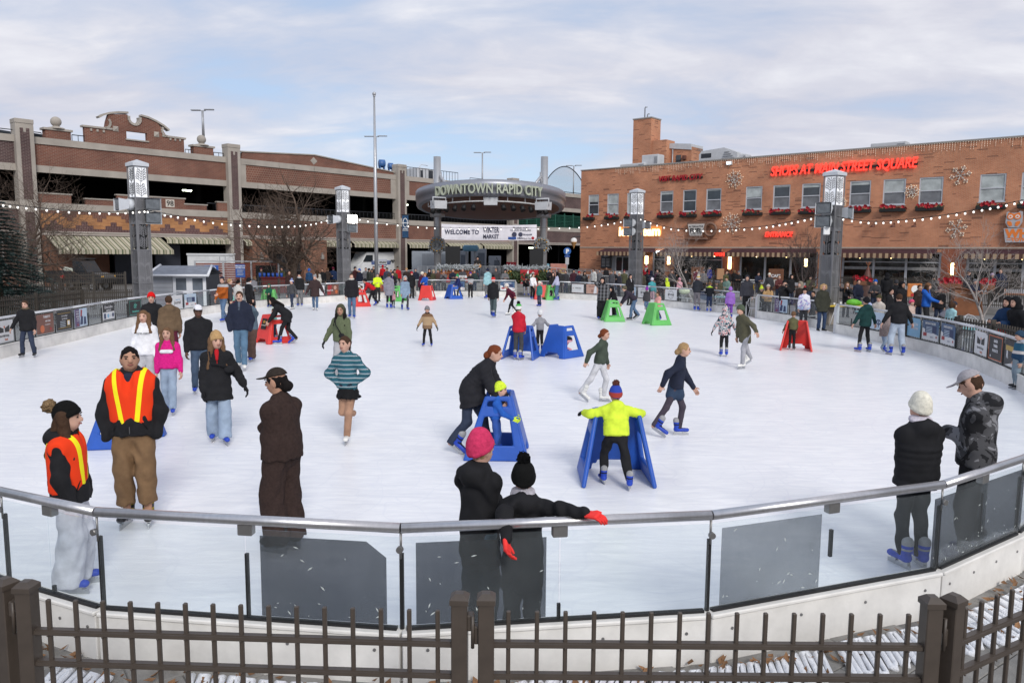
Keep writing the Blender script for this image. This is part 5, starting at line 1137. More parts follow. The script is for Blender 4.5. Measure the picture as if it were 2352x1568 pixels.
AIDC={'blue':mat('aid_blue',(.018,.085,.40),.42,.12,3,.1,40,spec=.4),'red':mat('aid_red',(.60,.035,.028),.42,.1,3,.1,40,spec=.4),'green':mat('aid_green',(.115,.44,.105),.45,.1,3,.1,40,spec=.4)}
def aid(px,py,face,col,label,dy=0.,sc=1.,logo=False):
 p=G(px,py,ICE_Z);r=empty('skating_aid',p,math.radians(face),label,'skating aid','plastic skating aids');r.scale=(sc,)*3
 for n_,me in (('side_panel',_sl),('side_panel',_sr),('front_panel',_sf)):
  o=mkobj(n_,me,r);o.material_slots[0].link='OBJECT';o.material_slots[0].material=AIDC[col]
  m=o.modifiers.new('bevel','BEVEL');m.width=.022;m.segments=2;m.limit_method='ANGLE'
 if logo:
  b=MB();b.bx(-.13,.13,-.004,.004,-.16,.16);o=b.build('label',M_ink,r,loc=(0,-.32,.58),rot=(-.26,0,0));text('lettering','MONUMENT',.045,M_stone,o,(0,-.006,-.06),off=.001);text('lettering','M',.12,mat('gold_print',(.5,.27,.02),.5,0),o,(0,-.006,.02),off=.003)
 return r
aid(292,1015,100,'blue','blue skating aid behind the young man in the orange vest');aid(1196,822,165,'blue','blue skating aid around the child in the red hoodie');aid(1290,818,-42,'blue','blue skating aid with its solid panel facing right in mid rink');aid(1140,1040,88,'blue','blue skating aid pushed by the skater in the long black coat');aid(1412,1098,180,'blue','blue skating aid held by the child in neon yellow');aid(1042,686,-58,'blue','blue skating aid at the far barrier')
aid(630,786,-42,'red','red skating aid with a black label under the bending woman',logo=True);aid(828,703,-60,'red','red skating aid beside the woman in the red jacket');aid(981,689,-8,'red','red skating aid around the child in blue and lilac');aid(1243,687,0,'red','red skating aid with the toddler at the far gate');aid(1828,803,160,'red','red skating aid held by the boy in the olive sweatshirt')
aid(619,703,8,'green','green skating aid around the child in the green hood');aid(914,691,75,'green','green skating aid behind the grey quilted coat');aid(1266,688,-75,'green','green skating aid held by the woman in lavender');aid(1408,737,-85,'green','green skating aid pushed by the plum jacket');aid(1508,745,-70,'green','green skating aid around the child in the pink coat')
# ================================================================ POSTERS ON THE BARRIER
PC={'white':(.62,.62,.63),'black':(.018,.018,.02),'blue':(.06,.11,.20),'pale':(.42,.52,.62),'purple':(.11,.08,.16),'red':(.30,.03,.035),'peach':(.46,.28,.22),'grey':(.30,.34,.38),'navy':(.02,.035,.10),'orange':(.5,.13,.05),'gold':(.42,.28,.06),'teal':(.10,.42,.34),'sky':(.18,.36,.52),'brown':(.16,.07,.05)}
PM={k:mat('print_'+k,v,.45,.05,4)for k,v in PC.items()}
used=set()
def poster(px,py,base,label,items=(),w=.88,h=.54,dz=0.):
 q=min((p for p in PANELS if p['run']!='near' and id(p)not in used),key=lambda p:(lambda a:(a[0]-px)**2+((a[1]-py)*2.2)**2)(PX(p['c']+Vector((0,0,.68)))));used.add(id(q))
 rz=q['rz'];n=q['n'];t=Vector((math.cos(rz),math.sin(rz),0));
 if Vector((t.y,-t.x,0)).dot(n)>0:rz+=PI
 r=empty('poster',q['c']-n*.016+Vector((0,0,.685+dz)),rz,label,'poster','posters on the rink barrier');w=min(w,q['w']*.94)
 b=MB();b.bx(-w/2,w/2,-.003,.003,-h/2,h/2);sh_=b.build('sheet',PM[base],r)
 for k,it in enumerate(items):
  y=-.005-.0012*k
  if it[0]=='r':b=MB();b.bx(it[1]*w,it[2]*w,y,y+.0008,it[3]*h,it[4]*h);b.build('print',PM[it[5]],sh_)
  elif it[0]=='c':b=MB();b.tube([(it[1]*w,y,it[2]*h),(it[1]*w,y+.0008,it[2]*h)],it[3]*h,20);b.build('print',PM[it[4]],sh_)
  elif it[0]=='p':b=MB();b.prism([(x*w,z*h)for x,z in it[1]],y,y+.0008);b.build('print',PM[it[2]],sh_)
  elif it[0]=='l':
   b=MB()
   for k2 in range(it[1]):b.bx(it[2]*w,it[3]*w,y,y+.0008,(it[4]-k2*it[5])*h,(it[4]-k2*it[5]+it[5]*.45)*h)
   o=b.build('small_print',PM[it[6]],sh_);tag(o,kind='stuff')
  else:text('lettering',it[1],it[4]*h,PM[it[5]],sh_,(it[2]*w,y,it[3]*h),off=it[6]if len(it)>6 else .003,sx=it[7]if len(it)>7 else 1.)
T='t'
ENERGY=[('r',-.3,-.02,-.05,.28,'black'),('r',.05,.3,-.05,.28,'black'),('p',[(-.3,.28),(.3,.28),(.0,.12)],'white'),('c',.02,.2,.06,'orange'),(T,'Black Hills Energy',0,-.25,.13,'black',.002,.9),(T,'Ready.',.1,-.42,.11,'orange')]
SKATEAD=[('r',-.5,-.12,-.5,.5,'purple'),('p',[(.0,.45),(.12,.4),(.05,0),(-.05,.05)],'red'),('p',[(-.1,-.4),(.12,-.4),(.15,.05),(.0,.08)],'navy'),('p',[(.2,-.42),(.4,-.42),(.38,.0),(.24,.02)],'navy'),(T,'BEST ENJOYED',-.28,.34,.075,'white',.001,.8),(T,'ON ICE',-.3,.2,.09,'white'),(T,'with Coke',-.28,.06,.09,'white'),(T,'AT THE',-.28,-.06,.07,'white'),(T,'SKATE RINK',-.28,-.17,.07,'white',.001,.8),('c',-.3,-.38,.07,'red')]
PARTY=lambda t1:[('p',[(-.5,-.5),(.5,-.5),(.5,-.2),(.2,-.12),(-.2,-.02),(-.5,.1)],'white'),('r',-.32,.38,-.12,.24,'navy'),('l',5,-.26,.12,.15,.075,'pale'),(T,t1,0,.3,.15,'white',.003,.8),('r',-.42,-.2,-.32,-.14,'red'),(T,'MAIN ST',.12,-.36,.08,'blue',.001),('c',.4,-.3,.06,'red')]
poster(30,761,'white','white energy company poster at the far left of the barrier',ENERGY);poster(95,746,'brown','red drinks poster reading thirsty behind the boy in black',[(T,'THIRSTY?',.1,.3,.16,'white'),(T,'with Coke',.15,.1,.12,'white'),(T,'AT THE SKATE RINK',.12,-.08,.08,'white',.001,.7),('c',-.2,-.25,.2,'orange'),('c',.3,-.3,.09,'red')])
poster(140,734,'black','black poster with gold border for gift cards',[('r',-.42,.42,.38,.40,'gold'),('r',-.42,.42,-.40,-.38,'gold'),(T,'Downtown Rapid',0,.22,.11,'white',.001,.8),(T,'City Gift Cards',0,.06,.12,'white',.001,.8),('l',4,-.3,.05,-.06,.09,'grey'),('r',.15,.34,-.3,.0,'gold'),('r',.18,.31,-.26,-.04,'white')])
poster(194,727,'pale','blue skate advert poster on the left barrier',SKATEAD);poster(250,717,'white','black and white hospitality poster',[('r',-.5,.5,.02,.5,'black'),(T,'Chris & Bro',0,.24,.24,'white',.002),(T,'HOSPITALITY',0,.07,.12,'white'),('r',-.42,-.26,-.38,-.06,'navy'),('c',-.06,-.22,.13,'sky'),('c',.36,-.2,.13,'navy'),(T,'MONUMENTAL',.14,-.24,.06,'grey',.001,.7),('r',-.5,.5,-.5,-.44,'black')])
poster(299,710,'black','black poster with mint border and mint monogram',[('r',-.46,.46,.44,.46,'teal'),('r',-.46,.46,-.46,-.44,'teal'),('r',-.46,-.45,-.44,.44,'teal'),('r',.45,.46,-.44,.44,'teal'),(T,'dr',0,-.02,.5,'teal'),(T,'DakotaRoots',0,-.3,.17,'teal')])
poster(409,699,'white','white newspaper poster reading journal',[(T,'Rapid City',.1,.12,.16,'sky',.001),(T,'Journal',.05,-.14,.34,'black',.002)]);poster(452,692,'pale','pale blue rink poster in front of the shed',PARTY('RATES'))
poster(743,669,'white','white realty poster on the far left barrier',[(T,'ALPHA',0,.12,.30,'black',.0),(T,'REALTY',0,-.14,.26,'black',.0)]);poster(776,667,'brown','brown drinks poster with a red script band',[('p',[(-.46,-.48),(-.2,-.48),(-.08,.48),(-.4,.48)],'red'),(T,'Coca-Cola',-.25,-.1,.2,'white'),('c',.2,.2,.2,'peach'),('c',.3,-.2,.18,'orange')])
poster(822,662,'white','white poster with a round black emblem behind the red jacket',[('c',0,0,.42,'black'),('c',0,0,.34,'white'),('r',-.3,.3,-.12,.12,'black'),(T,'SUSHI',0,-.06,.2,'gold')]);poster(870,662,'brown','dark red drinks poster beside the grey quilted coat',[('c',-.2,.1,.25,'orange'),('c',.2,-.1,.3,'red'),(T,'WITH COKE',.2,.25,.1,'white')])
poster(1052,662,'blue','blue birthday poster behind the child in navy',PARTY('PASSES'));poster(1147,660,'blue','blue skate rental poster at the far barrier',PARTY('SKATE RENTALS'))
poster(1311,666,'white','white poster with brown border reading prairie edge',[('r',-.5,.5,.46,.5,'brown'),('r',-.5,.5,-.5,-.46,'brown'),(T,'PRAIRIE EDGE',.06,-.02,.15,'black',.001,.9),(T,'A NATIVE TRADING POST',.06,-.14,.06,'grey',.0),('c',-.38,.0,.05,'red')]);poster(1352,668,'peach','peach coloured poster with a hand reading saldare',[(T,'SALDARE',0,.2,.24,'brown',.001),('p',[(.1,-.5),(.36,-.42),(.34,.3),(.2,.34)],'white'),('l',4,-.1,.1,-.1,.08,'brown')])
poster(1440,676,'pale','blue skate advert poster below the black haired woman',SKATEAD)
RND=[('c',0,0,.40,'black'),('c',0,0,.37,'white'),('c',0,0,.27,'black'),('c',0,0,.25,'white'),('r',-.24,-.15,-.07,.07,'black'),('r',.15,.24,-.07,.07,'black'),(T,'FUEL',0,-.06,.2,'black')]
poster(1478,680,'white','white poster with a round stamp behind the purple hat',RND);poster(1527,683,'white','white poster with a round stamp beside the pink coat',RND);poster(1615,692,'navy','navy skate rental poster between the two leaning skaters',[(T,'SKATE RENTAL',0,.25,.16,'white',.001,.9),('l',5,-.3,.3,.1,.1,'pale'),('p',[(-.5,-.5),(.5,-.5),(.5,-.3),(-.5,-.15)],'white')])
poster(1787,708,'pale','blue skate advert poster on the short barrier',SKATEAD);poster(2000,745,'pale','white and blue poster behind the dark green jacket',[(T,'xp',.1,-.2,.6,'navy',.01)]);poster(2045,752,'white','white poster with large blue letters behind the black jacket',[(T,'xp',.1,-.15,.7,'navy',.01),(T,'REALTY',-.1,-.36,.14,'grey')]);poster(2090,758,'sky','sky blue poster reading scan now',[(T,'SCAN',.2,.1,.2,'white'),(T,'NOW',.2,-.12,.2,'white')])
poster(2129,766,'blue','blue birthday parties poster on the right barrier',PARTY('BIRTHDAY PARTIES'));poster(2179,777,'blue','blue passes and rentals poster on the right barrier',PARTY('PASSES & RENTALS'));poster(2233,790,'white','white energy company poster on the right barrier',ENERGY);poster(2281,803,'black','black poster with orange border for timber products',[('r',-.5,.5,.46,.5,'orange'),('r',-.5,.5,-.5,-.46,'orange'),('r',-.5,-.47,-.46,.46,'orange'),('r',.47,.5,-.46,.46,'orange'),(T,'BAKER',.02,.24,.15,'white',.005),(T,'TIMBER',.02,.04,.15,'white',.005),(T,'PRODUCTS',.02,-.16,.15,'white',.005,.85),('c',-.3,-.36,.05,'white')]);poster(2330,818,'black','black and yellow poster at the right edge',[('r',-.4,.4,.1,.3,'gold'),(T,'R',-.25,-.2,.4,'white',.01),('p',[(-.4,-.5),(.5,-.5),(.5,-.25)],'white')])
# ================================================================ TREES
def bare_tree(px,py,ytop,label,bark,lean=0.,spread=1.,seed=1,levels=6,r0=.14,Y=None,fork=.3,thin=1.,up=.35,name='bare_tree',nb=3):
 p=G(px,py)if Y is None else Vector((DY(px,py,Y).x,Y,0));Hh=DY(px,ytop,p.y).z;rg=random.Random(seed);tr=MB();cr=MB()
 r=empty(name,p,0,label,'tree','leafless trees round the rink');cnt=[0]
 def grow(b,a,d,ln,rad,lev):
  n=4 if lev<2 else 3;pts=[a.copy()];rr=[rad];q=a.copy();dd=d.copy()
  for i in range(n):
   dd=(dd+Vector((rg.gauss(0,.13),rg.gauss(0,.13),rg.gauss(.02,.07)+.05*up))).normalized();q=q+dd*ln/n;pts.append(q.copy());rr.append(rad*(1-.45*(i+1)/n))
  b.tube(pts,[max(v,.0035*thin)for v in rr],7 if lev<2 else (5 if lev<3 else 3),False);cnt[0]+=1
  if lev>=levels or ln<.1:return
  k=(2+(rg.random()<.62))if lev>2 else (nb+(rg.random()<.5)if lev else nb+2)
  for i in range(k):
   f=rg.uniform(.35 if lev else fork,1.)if i else 1.;j=f*n;i0=min(int(j),n-1);pp=pts[i0].lerp(pts[i0+1],j-i0);rc=rr[i0]*(.78 if i==0 else .58)
   az=rg.random()*2*PI;side=dd.orthogonal().normalized();side.rotate(Matrix.Rotation(az,3,dd));an=rg.uniform(.18,.45)if i==0 else rg.uniform(.5,1.0)*spread
   nd=(dd*math.cos(an)+side*math.sin(an));nd.z+=up*.25;nd.normalize()
   grow(cr if lev>=0 else b,pp,nd,ln*rg.uniform(.58,.80),rc,lev+1)
 grow(tr,Vector((0,0,0)),Vector((lean,0,1)).normalized(),Hh*.36,r0,0)
 zmax=max(v[2]for v in cr.V);s=Hh/zmax
 for m_ in (tr,cr):m_.V=[(v[0]*s,v[1]*s,v[2]*s)for v in m_.V]
 tr.build('trunk',bark,r);cr.build('crown',bark,r);return r
M_bark=mat('grey_bark',(.12,.085,.065),.9,.3,8);M_pale=mat('pale_birch_bark',(.32,.285,.265),.85,.35,12);M_dbark=mat('dark_bark',(.075,.055,.05),.9,.3,8)
bare_tree(672,640,372,'broad leafless tree in front of the garage kiosk',M_bark,.0,1.5,4,6,.30,Y=52.,fork=.25,up=.28,nb=5)
bare_tree(58,680,345,'leafless tree at the left edge in front of the garage',M_bark,.0,1.45,9,6,.17,Y=40.,up=.28,nb=6)
bare_tree(1588,672,505,'pale slender leafless tree in front of the coffee shop',M_pale,.0,1.0,5,6,.085,Y=42.,up=.3)
bare_tree(1838,680,510,'dark leafless tree left of the right pylon',M_dbark,.02,.8,8,6,.08,Y=36.,up=.5)
bare_tree(2262,722,480,'white barked leafless tree leaning before the right shop windows',M_pale,.06,1.05,12,6,.075,Y=27.5,up=.25)
def spruce(px,py,ytop,Y,rad,label):
 p=Vector((DY(px,py,Y).x,Y,0));Hh=DY(px,ytop,Y).z;r=empty('spruce_tree',p,0,label,'tree');b=MB();b.tube([(0,0,0),(0,0,Hh*.97)],[.16,.02],8);b.build('trunk',M_bark,r)
 f=MB();rg=random.Random(2);mn=mat('spruce_needles',(.05,.085,.078),.8,.4,2)
 nl=30
 for i in range(nl):
  z=.35+(Hh-.5)*i/nl;R0=rad*(1-z/Hh)**.85+.12
  for k in range(22):
   a=rg.random()*2*PI;R1=R0*rg.uniform(.75,1.1);n=max(3,int(R1/.09))
   for j in range(n):
    t=(j+.7)/n;c=Vector((math.cos(a)*R1*t,math.sin(a)*R1*t,z-.22*R1*t*t+.10*t));
    for q in range(3):
     a2=a+rg.uniform(-1.1,1.1);u=Vector((math.cos(a2),math.sin(a2),rg.uniform(-.25,.45)))*rg.uniform(.10,.19);v=Vector((-math.sin(a2),math.cos(a2),rg.uniform(-.4,.4)))*.034
     f.add([c-v,c+v,c+u],[[0,1,2]])
 f.build('crown',mn,r)
spruce(2,690,450,31.,2.5,'dark blue green spruce at the left edge')
# ================================================================ LEFT SIDE: fences, shed, slatted fence, kiosk
def fpx(a,b,Y0,Y1,zt,n,label,z0=0.,group='bronze fences on the left',post=(True,True),m=None):
 p=DY(a,640,Y0);q=DY(b,640,Y1);return fence((p.x,Y0,z0),(q.x,Y1,z0),zt,(zt-.12,zt-.3,.15),n,label,group,post,.09,.028,1,.04,.06,m or M_bronze2)
fpx(-60,80,24.5,27.5,1.15,26,'nearest bronze fence at the left edge');fpx(80,185,27.5,30.2,1.15,26,'bronze fence below the utility vehicle left part');fpx(185,310,30.2,31.6,1.15,26,'bronze fence below the utility vehicle right part')
fpx(-20,118,33.,34.5,1.2,24,'second row of bronze fence by the spruce');fpx(118,214,34.5,35.2,1.35,20,'second row bronze fence behind the left barrier');fpx(60,214,41.,42.,1.5,26,'tall bronze fence in front of the utility vehicle');fpx(214,288,42.,42.5,1.5,16,'tall bronze fence left of the pylon');fpx(640,800,47.5,49.,1.0,30,'low bronze fence behind the far left barrier');fpx(500,640,45.,47.5,1.0,28,'low bronze fence in front of the slatted wood')
# retaining kerb and ramp
b=MB();b.bx(-9,2,-.1,.1,0,.45,.02);o=b.build('low_wall',M_stg,None,loc=(DY(150,640,43.).x,43.,0),rot=(0,0,.1));tag(o,'low concrete wall under the left fences','wall')
# shed
M_shedw=mat('shed_white',(.66,.67,.70),.5,.05,3);M_shedg=mat('shed_siding',(.40,.41,.44),.7,.08,2);M_shroof=mat('shed_roof',(.17,.185,.22),.7,.2,4)
YSH=34.5;p=DY(415,690,YSH);k=YSH/F;shed=empty('white_shed',(p.x,YSH,0),.14,'small white shed with grey roof and glass doors behind the left barrier','shed');w=118*k;h0=DY(400,632,YSH).z;h1=DY(400,611,YSH).z
x0,x1=-w*.5,w*.5;xd=x0+w*.36
for kk in range(9):b=MB();b.bx(x0,xd,-.02+.004*(kk%2),.02,h0*kk/9,h0*(kk+1)/9-.012);b.build('siding_board',M_shedg,shed)
b=MB();b.bx(x0,x1,.04,2.4,0,h0);b.build('shed_body',mat('shed_inside',(.04,.045,.055),.6,.2),shed)
b=MB();b.add([(x0-.15,-.35,h0-.02),(x1+.12,-.35,h0-.02),(x1-.05,1.2,h1),(x0+.0,1.2,h1),(x1+.12,2.7,h0-.02),(x0-.15,2.7,h0-.02)],[[0,1,2,3],[3,2,4,5]]);b.build('roof',M_shroof,shed)
b=MB();b.tube([(x0-.17,-.37,h0),(x1+.14,-.37,h0)],.06,6);b.tube([(x1+.14,-.37,h0),(x1-.04,1.2,h1+.02)],.06,6);b.tube([(x0-.17,-.37,h0),(x0-.0,1.2,h1+.02)],.06,6);b.build('fascia',M_shedw,shed)
for i in range(2):
 a,c=xd+.03+(x1-xd-.06)*i/2,xd+.03+(x1-xd-.06)*(i+1)/2;d=empty('door',(0,0,0),0,parent=shed);b=MB()
 for q in ((a,a+.13,.02,h0),(c-.13,c,.02,h0),(a+.13,c-.13,.02,.2),(a+.13,c-.13,h0-.13,h0),(a+.13,c-.13,h0*.55,h0*.55+.06)):b.bx(q[0],q[1],-.06,-.0,q[2],q[3])
 b.build('frame',M_shedw,d);b=MB();b.bx(a+.09,c-.09,-.035,-.02,.16,h0-.1);b.build('pane',wglass('shed_glass',(.12,.14,.17)),d)
M_slat=mat('redwood_slat',(.16,.032,.018),.65,.3,2,stretch=(1,1,12));M_contw=mat('container_white',(.55,.56,.57),.6,.1,2)
YF=50.;pa,pb=DY(448,620,YF),DY(640,620,YF+1.5);d=pb-pa;zt_=DY(540,601,YF).z;fs_=empty('slatted_wood_fence',(pa.x,YF,0),math.atan2(d.y,d.x),'dark red horizontal slat fence with steel posts beside the shed','fence');ln=Vector((d.x,d.y)).length
ns=16
for i in range(3):
 for q in range(ns):z=.12+(zt_-.2)*q/ns;b=MB();b.bx(ln*i/3+.06,ln*(i+1)/3-.06,-.02,.02,z,z+(zt_-.2)/ns-.03);b.build('slat',M_slat,fs_)
for i in range(4):b=MB();b.bx(ln*i/3-.05,ln*i/3+.05,-.06,.06,0,zt_+.05);b.build('post',M_galv,fs_)
b=MB();b.bx(0,ln,-.03,.03,zt_-.02,zt_+.05);b.build('top_rail',M_galv,fs_)
b=MB();b.bx(ln*.72,ln*.97,-.09,-.04,.3,zt_-.25);b.build('dark_panel',M_dark,fs_)
M_sblue=mat('rules_sign_blue',(.03,.10,.36),.5,.05)
for px,py,w_,h_,lab in ((486,621,31,23,'wide blue notice sign with white text on the slatted fence'),(552,622,21,30,'tall blue notice sign with white text on the slatted fence')):
 Y=YF-.6;p=DY(px,py,Y);k=Y/F;r=empty('notice_sign',p,.07,lab,'sign');b=MB();b.bx(-w_*k/2,w_*k/2,-.02,.02,-h_*k/2,h_*k/2);s_=b.build('board',M_sblue,r);b=MB()
 text('lettering','WELCOME TO',h_*k*.12,M_swht,s_,(0,-.03,h_*k*.33),off=.004);text('lettering','MAIN STREET SQUARE',h_*k*.1,M_swht,s_,(0,-.03,h_*k*.2),off=.004,sx=.9 if w_>25 else .7)
 for q in range(5):b.bx(-w_*k*(.36-.04*(q%2)),w_*k*(.36-.05*(q%3)),-.028,-.022,h_*k*(.08-.1*q),h_*k*(.115-.1*q))
 o=b.build('small_print',M_sgrey,s_);tag(o,kind='stuff')
 b=MB();b.tube([(0,.04,-h_*k/2),(0,.04,-p.z)],.04,6);b.build('sign_post',M_galv,r)
YC=60.;p=DY(487,620,YC);k=YC/F;ct=empty('shipping_container',(p.x,YC,0),.35,'white shipping container behind the slatted fence','container');zt_=DY(490,583,YC).z;b=MB();b.bx(-1.7,1.7,-.9,4,.1,zt_,.03)
for q in range(16):x=-1.65+q*.21;b.bx(x,x+.1,-.94,-.9,.3,zt_-.15)
b.build('body',M_contw,ct);b=MB();b.bx(-1.75,1.75,-.98,-.9,zt_-.1,zt_+.03);b.build('top_beam',M_contw,ct);b=MB();b.tube([(.6,-.97,.2),(.6,-.97,zt_-.2)],.03,5);b.tube([(1.0,-.97,.2),(1.0,-.97,zt_-.2)],.03,5);b.build('lock_rod',M_galv,ct)
# red counter with blue cups at the kiosk
YK=50.;p=DY(630,645,YK);k=YK/F;ctr=empty('red_counter',(p.x,YK,0),.05,'dark red serving counter below the broad tree','counter');b=MB();b.bx(-26*k,30*k,-.3,.3,0,1.0,.02);b.build('front',mat('counter_red',(.12,.012,.012),.5,.15),ctr);b=MB();b.bx(-28*k,32*k,-.4,.4,1.0,1.06,.02);b.build('top',mat('counter_top',(.15,.02,.02),.5,.1),ctr)
for q in range(6):b=MB();b.lathe([(.0,0),(.075,0),(.09,.26),(.0,.26)],(0,0,0),10);o=b.build('blue_cooler_bottle',AIDC['blue'],None,loc=(p.x-.9+q*.28,YK-.05,1.06));tag(o,ordn[q]+' blue bottle from the left on the red counter','bottle','row of blue bottles on the counter')
# ================================================================ STAGE SURROUNDINGS
M_chil=mat('chiller_grey',(.28,.31,.35),.6,.1,1.5)
YH=78.;p0_=DY(946,620,YH);p1_=DY(1055,620,YH);ch=empty('chiller_unit',((p0_.x+p1_.x)/2,YH,0),.03,'row of grey rink chiller units behind the stage','chiller');w=p1_.x-p0_.x;zt_=DY(1000,577,YH).z
b=MB();b.bx(-w/2,w/2,0,3,0,zt_,.04);b.build('casing',M_chil,ch)
for q in range(9):x=-w*.28+q*w*.085;b=MB();b.bx(x,x+w*.078,-.06,0,.4,zt_-.25);b.build('coil_panel',mat('coil_fin',(.19,.21,.24),.6,.25,20,stretch=(6,1,1)),ch)
p0_=DY(1092,620,YH-2);ch2=empty('electrical_cabinet',(p0_.x,YH-2,0),0,'grey electrical cabinets right of the guitarist','cabinet')
for x,w_,h_ in ((-1.4,1.3,2.9),(.3,1.5,3.1),(1.9,1.2,2.4)):b=MB();b.bx(x-w_/2,x+w_/2,0,1.2,0,h_,.03);b.build('cabinet_box',M_chil,ch2);b=MB();b.bx(x-.05,x+w_*.4,-.03,-.001,.5,h_-.4);b.build('cabinet_door',mat('cab_door',(.10,.12,.15),.5,.1),ch2)
Yt=72.;p=DY(1081,570,Yt);k=Yt/F;tk_=empty('blue_tank',(p.x,Yt,p.z),0,'pale blue horizontal tank behind the stage','tank');b=MB();b.tube([(-19*k,0,0),(-17*k,0,0),(-14*k,0,0),(14*k,0,0),(17*k,0,0),(19*k,0,0)],[.1*k,5*k,7.2*k,7.2*k,5*k,.1*k],18,False);b.build('drum',M_tblue,tk_);b=MB()
for q in (-10,10):b.tube([(q*k,0,-5*k),(q*k,0,-p.z)],.08,6)
b.build('stand',M_galv,tk_)
def pa_speaker(px,y0,y1,Y,label):
 p=DY(px,(y0+y1)/2,Y);k=Y/F;h=(y1-y0)*k;r=empty('loudspeaker',(p.x,Y,.55),0,label,'loudspeaker','black loudspeakers on stands');zc_=p.z-.55
 b=MB();b.prism([(-h*.36,zc_-h/2),(h*.36,zc_-h/2),(h*.38,zc_+h/2),(-h*.38,zc_+h/2)],-.2,.25);b.build('cabinet',mat('speaker_black',(.009,.009,.010),.6,.1),r);b=MB();b.tube([(0,0,0),(0,0,zc_-h/2)],.03,8);b.build('pole',M_black,r)
 for q in range(3):a=q*2.1;b=MB();b.tube([(0,0,.7),(math.cos(a)*.5,math.sin(a)*.5,0)],.02,5);b.build('leg',M_black,r)
pa_speaker(1040,566,610,58.,'black loudspeaker on a stand at the left of the stage');pa_speaker(1232,571,613,60.,'black loudspeaker on a stand beside the right stage column')
p=DY(1149,620,57.);b=MB();b.tube([(0,0,0),(0,0,1.3),(-.1,0,1.55)],.02,6);b.tube([(-.06,0,1.45),(-.25,0,1.75)],.015,5);b.ball((-.26,0,1.78),.045,8,6);b.tube([(0,0,0),(.25,.1,0)],.015,5);b.tube([(0,0,0),(-.25,.1,0)],.015,5);o=b.build('microphone_stand',M_black,None,loc=(p.x,57.,.55));tag(o,'thin black microphone stand on the stage','microphone stand')
M_gar=mat('frosted_garland',(.34,.36,.37),.8,.6,14);M_garg=mat('green_garland',(.05,.075,.03),.8,.6,10);M_gold=mat('gold_bauble',(.6,.32,.06),.25,0,metal=.6)
def garland(b,pts,r,rg,n):
 for i in range(n):
  t=rg.random()*(len(pts)-1);i0=int(t);c=Vector(pts[i0]).lerp(Vector(pts[min(i0+1,len(pts)-1)]),t-i0)+Vector((rg.gauss(0,r*.5),rg.gauss(0,r*.5),rg.gauss(0,r*.5)))
  u=Vector((rg.gauss(0,1),rg.gauss(0,1),rg.gauss(0,1))).normalized()*r*rg.uniform(.7,1.3);v=u.orthogonal().normalized()*r*.28;b.add([c-u*.4-v,c-u*.4+v,c+u],[[0,1,2]])
def booth(px0,px1,y0,y1,Y,base,label,lit):
 a,c=DY(px0,y1,Y),DY(px1,y0,Y);w=c.x-a.x;h=c.z-a.z;r=empty('decorated_booth',((a.x+c.x)/2,Y,a.z),0,label,'booth');b=MB();b.bx(-w/2,w/2,0,.5,0,h*.86);b.build('front',base,r)
 rg=random.Random(int(px0));b=MB();garland(b,[(-w/2-.15,-.1,h*.93),(0,-.12,h*.86),(w/2+.15,-.1,h*.93)],.16,rg,900);o=b.build('garland',M_gar,r);tag(o,kind='stuff')
 b=MB()
 for q in range(lit):b.ball((rg.uniform(-w/2,w/2),-.12,rg.uniform(.1,.8)*h),rg.uniform(.04,.09),8,5)
 if lit:o=b.build('baubles',M_gold,r);tag(o,kind='stuff')
 return r,w,h
M_bor=mat('booth_orange',(.33,.115,.04),.7,.2,3);M_bred=mat('booth_red',(.32,.02,.025),.6,.1,3)
r,w,h=booth(1012,1092,610,648,55.5,M_bor,'orange wooden booth with red script lettering and frosted garland',10);text('lettering','Santa Claus',h*.52,mat('script_red',(.10,.02,.015),.6,0),r,(0,-.02,h*.3),off=.012,shear=.25)
b=MB();b.bx(-w*.45,w*.4,-.25,-.02,0,h*.3,.03);b.build('sleigh_trim',M_bred,r)
r,w,h=booth(1165,1256,612,651,55.,M_garg,'garland covered booth with a red sponsor banner and gold baubles',60);rg=random.Random(5);b=MB();garland(b,[(-w/2,-.05,h*.4),(w/2,-.05,h*.4)],.3,rg,1500);o=b.build('greenery',M_garg,r);tag(o,kind='stuff')
b=MB();b.bx(-w*.17,w*.28,-.32,-.28,.0,h*.82);bn=b.build('red_banner',M_redp if False else mat('banner_red',(.36,.012,.02),.6,.1),r);b=MB();b.prism([(-.0*w,h*.3),(.04*w,h*.3),(.04*w,h*.78),(.0*w,h*.7)],-.335,-.325);b.prism([(.05*w,h*.5),(.15*w,h*.7),(.19*w,h*.62),(.12*w,h*.5),(.17*w,h*.38),(.1*w,h*.3)],-.335,-.325);b.build('emblem',M_swht,bn);text('lettering','NEWSCENTER1',h*.13,M_swht,bn,(.055*w,-.335,h*.08),off=.006)
for px,lab in ((1003,'frosted wreath on the left stage column'),(1244,'frosted wreath on the right stage column')):
 p=DY(px,563,YS-.2);r=empty('wreath',(p.x,YS+.2,p.z),0,lab,'wreath','frosted wreaths on the stage columns');rg=random.Random(px);b=MB();garland(b,[(.5*math.cos(a*PI/8),0,.5*math.sin(a*PI/8))for a in range(17)],.2,rg,700);o=b.build('sprigs',M_gar,r);tag(o,kind='stuff');b=MB()
 for q in range(12):b.ball((.5*math.cos(q*.52),-.22,.5*math.sin(q*.52)),.07,7,5)
 o=b.build('baubles',M_gold,r);tag(o,kind='stuff')
